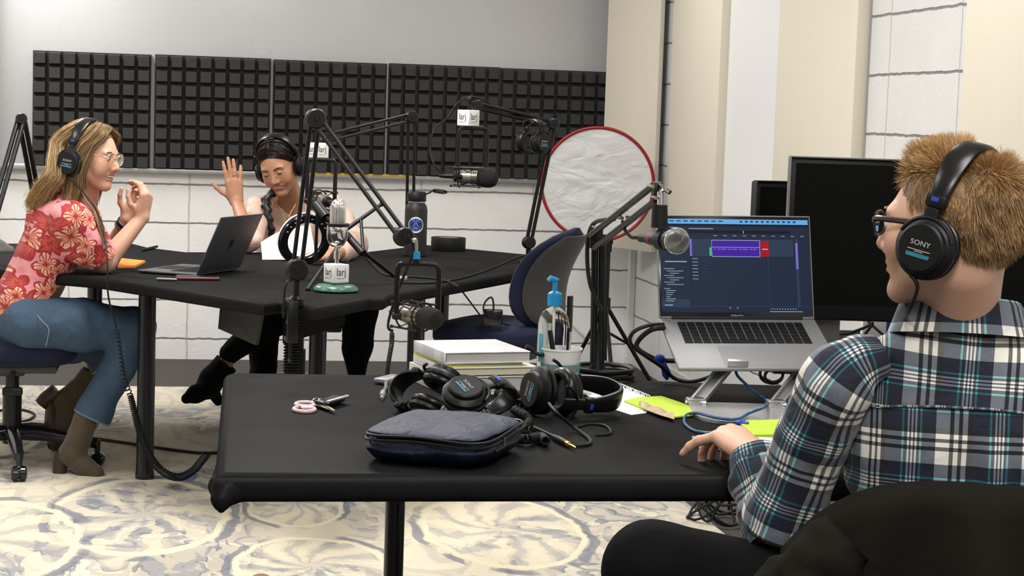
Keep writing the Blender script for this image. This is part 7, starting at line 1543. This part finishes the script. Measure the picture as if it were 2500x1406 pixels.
sb.chain(list(P), list(np.linspace(.017, .011, len(P))), .004); sb.cone(P[-1], P[-1] + V3(.003, 0, -.03), .011, .005, .004); V, F = sb.mesh(1); b.add(V, F); tones.append(np.clip(.18 + .25 * vnoise(V, 120, 2), 0, 1))
build('hair', b, M_hair_d, DARK, 180, attr={'tone': np.concatenate(tones)})
b = B(); P = [DH(0, y, .036 + .0905 * math.sqrt(max(0, 1 - ((y + .018) / .1025) ** 2))) for y in np.linspace(.066, -.04, 14)]; b.tube(P, .0013, 5); build('hair_parting', b, plain('scalp', (.42, .27, .2), .6), DARK)
HP2_ = DM @ trs(0, -.018, 0) @ rotm('X', 4); HPX = headphones(HP2_, 'headphones worn by the dark-haired woman, with pale lettering on the band', .087, .131)
b = B(HP2_ @ frame((0, .0205, .128), x=(-1, 0, 0), z=(0, .9, .5))); 
for x0, x1 in ((-.022, -.004), (.002, .022)):
    for i in range(5): b.box((x0 + (x1 - x0) * (i + .5) / 5, 0, .0), (.0026, .0045, .0006))
build('band_lettering', b, M_ltgrey, HPX)
# trousers and boots
KL2, AN_L = at(878, 752, 7.75), at(868, 925, 7.70); KR2, AN_R = at(672, 775, 7.72), at(562, 862, 7.72)
def tr(s_):
    s_.ell(HP2c, (.17, .13, .12), np.eye(3), .04); s_.chain([HP2c + V3(.09, 0, -.02), KL2, KL2 * .45 + AN_L * .55, AN_L], [.09, .078, .062, .036], .02).chain([HP2c + V3(-.09, 0, -.02), KR2, AN_R], [.09, .075, .046], .02); s_.chain([at(648, 765, 7.95), at(640, 950, 7.9)], [.066, .058], .01)
V, F = grow(np.minimum.reduce([AN_R - .1, AN_L - .1, at(640, 960, 7.9) - .1]), np.maximum.reduce([HP2c + .2, KL2 + .1]), .0075, tr, .004, 15, 5); build('trousers', mesh_of(V, F), M_trouser, DARK, 180)
V, F = grow(at(540, 900, 7.7) - .06, at(590, 830, 7.75) + .06, .005, lambda s_: s_.cone(at(572, 852, 7.72), at(545, 895, 7.72), .034, .03)); build('ankle', mesh_of(V, F), M_skin_d, DARK, 180, attr={'lip': np.zeros(len(V)), 'flush': np.zeros(len(V)), 'beard': np.zeros(len(V))})
def b3(s_): s_.chain([at(550, 890, 7.72), at(518, 925, 7.72), at(505, 945, 7.72)], [.052, .05, .048], .02); s_.chain([at(512, 948, 7.70), at(478, 962, 7.66), at(455, 973, 7.62)], [.042, .035, .022], .02); s_.cone(at(525, 965, 7.74), at(533, 978, 7.74), .026, .022, .01)
V, F = grow(at(440, 1000, 7.6) - .05, at(580, 860, 7.8) + .05, .005, b3); V, F = cutmesh(V, F, at(553, 885, 7.72), unit(at(553, 885, 7.72) - at(518, 925, 7.72))); build('boot', mesh_of(V, F), M_blackcloth, DARK, 180)
for A2 in (AN_L, at(640, 950, 7.9)):
    V, F = grow(V3(A2[0], A2[1], 0) + V3(-.1, -.25, -.02), V3(A2[0], A2[1], .2) + V3(.1, .1, 0), .006, lambda s_: s_.cone(V3(A2[0], A2[1], .16), V3(A2[0], A2[1], .05), .042, .042, .02).cone(V3(A2[0], A2[1] + .01, .05), V3(A2[0], A2[1] - .15, .042), .038, .03, .02), floor=FZ); build('boot', mesh_of(V, F), M_blackcloth, DARK, 180)
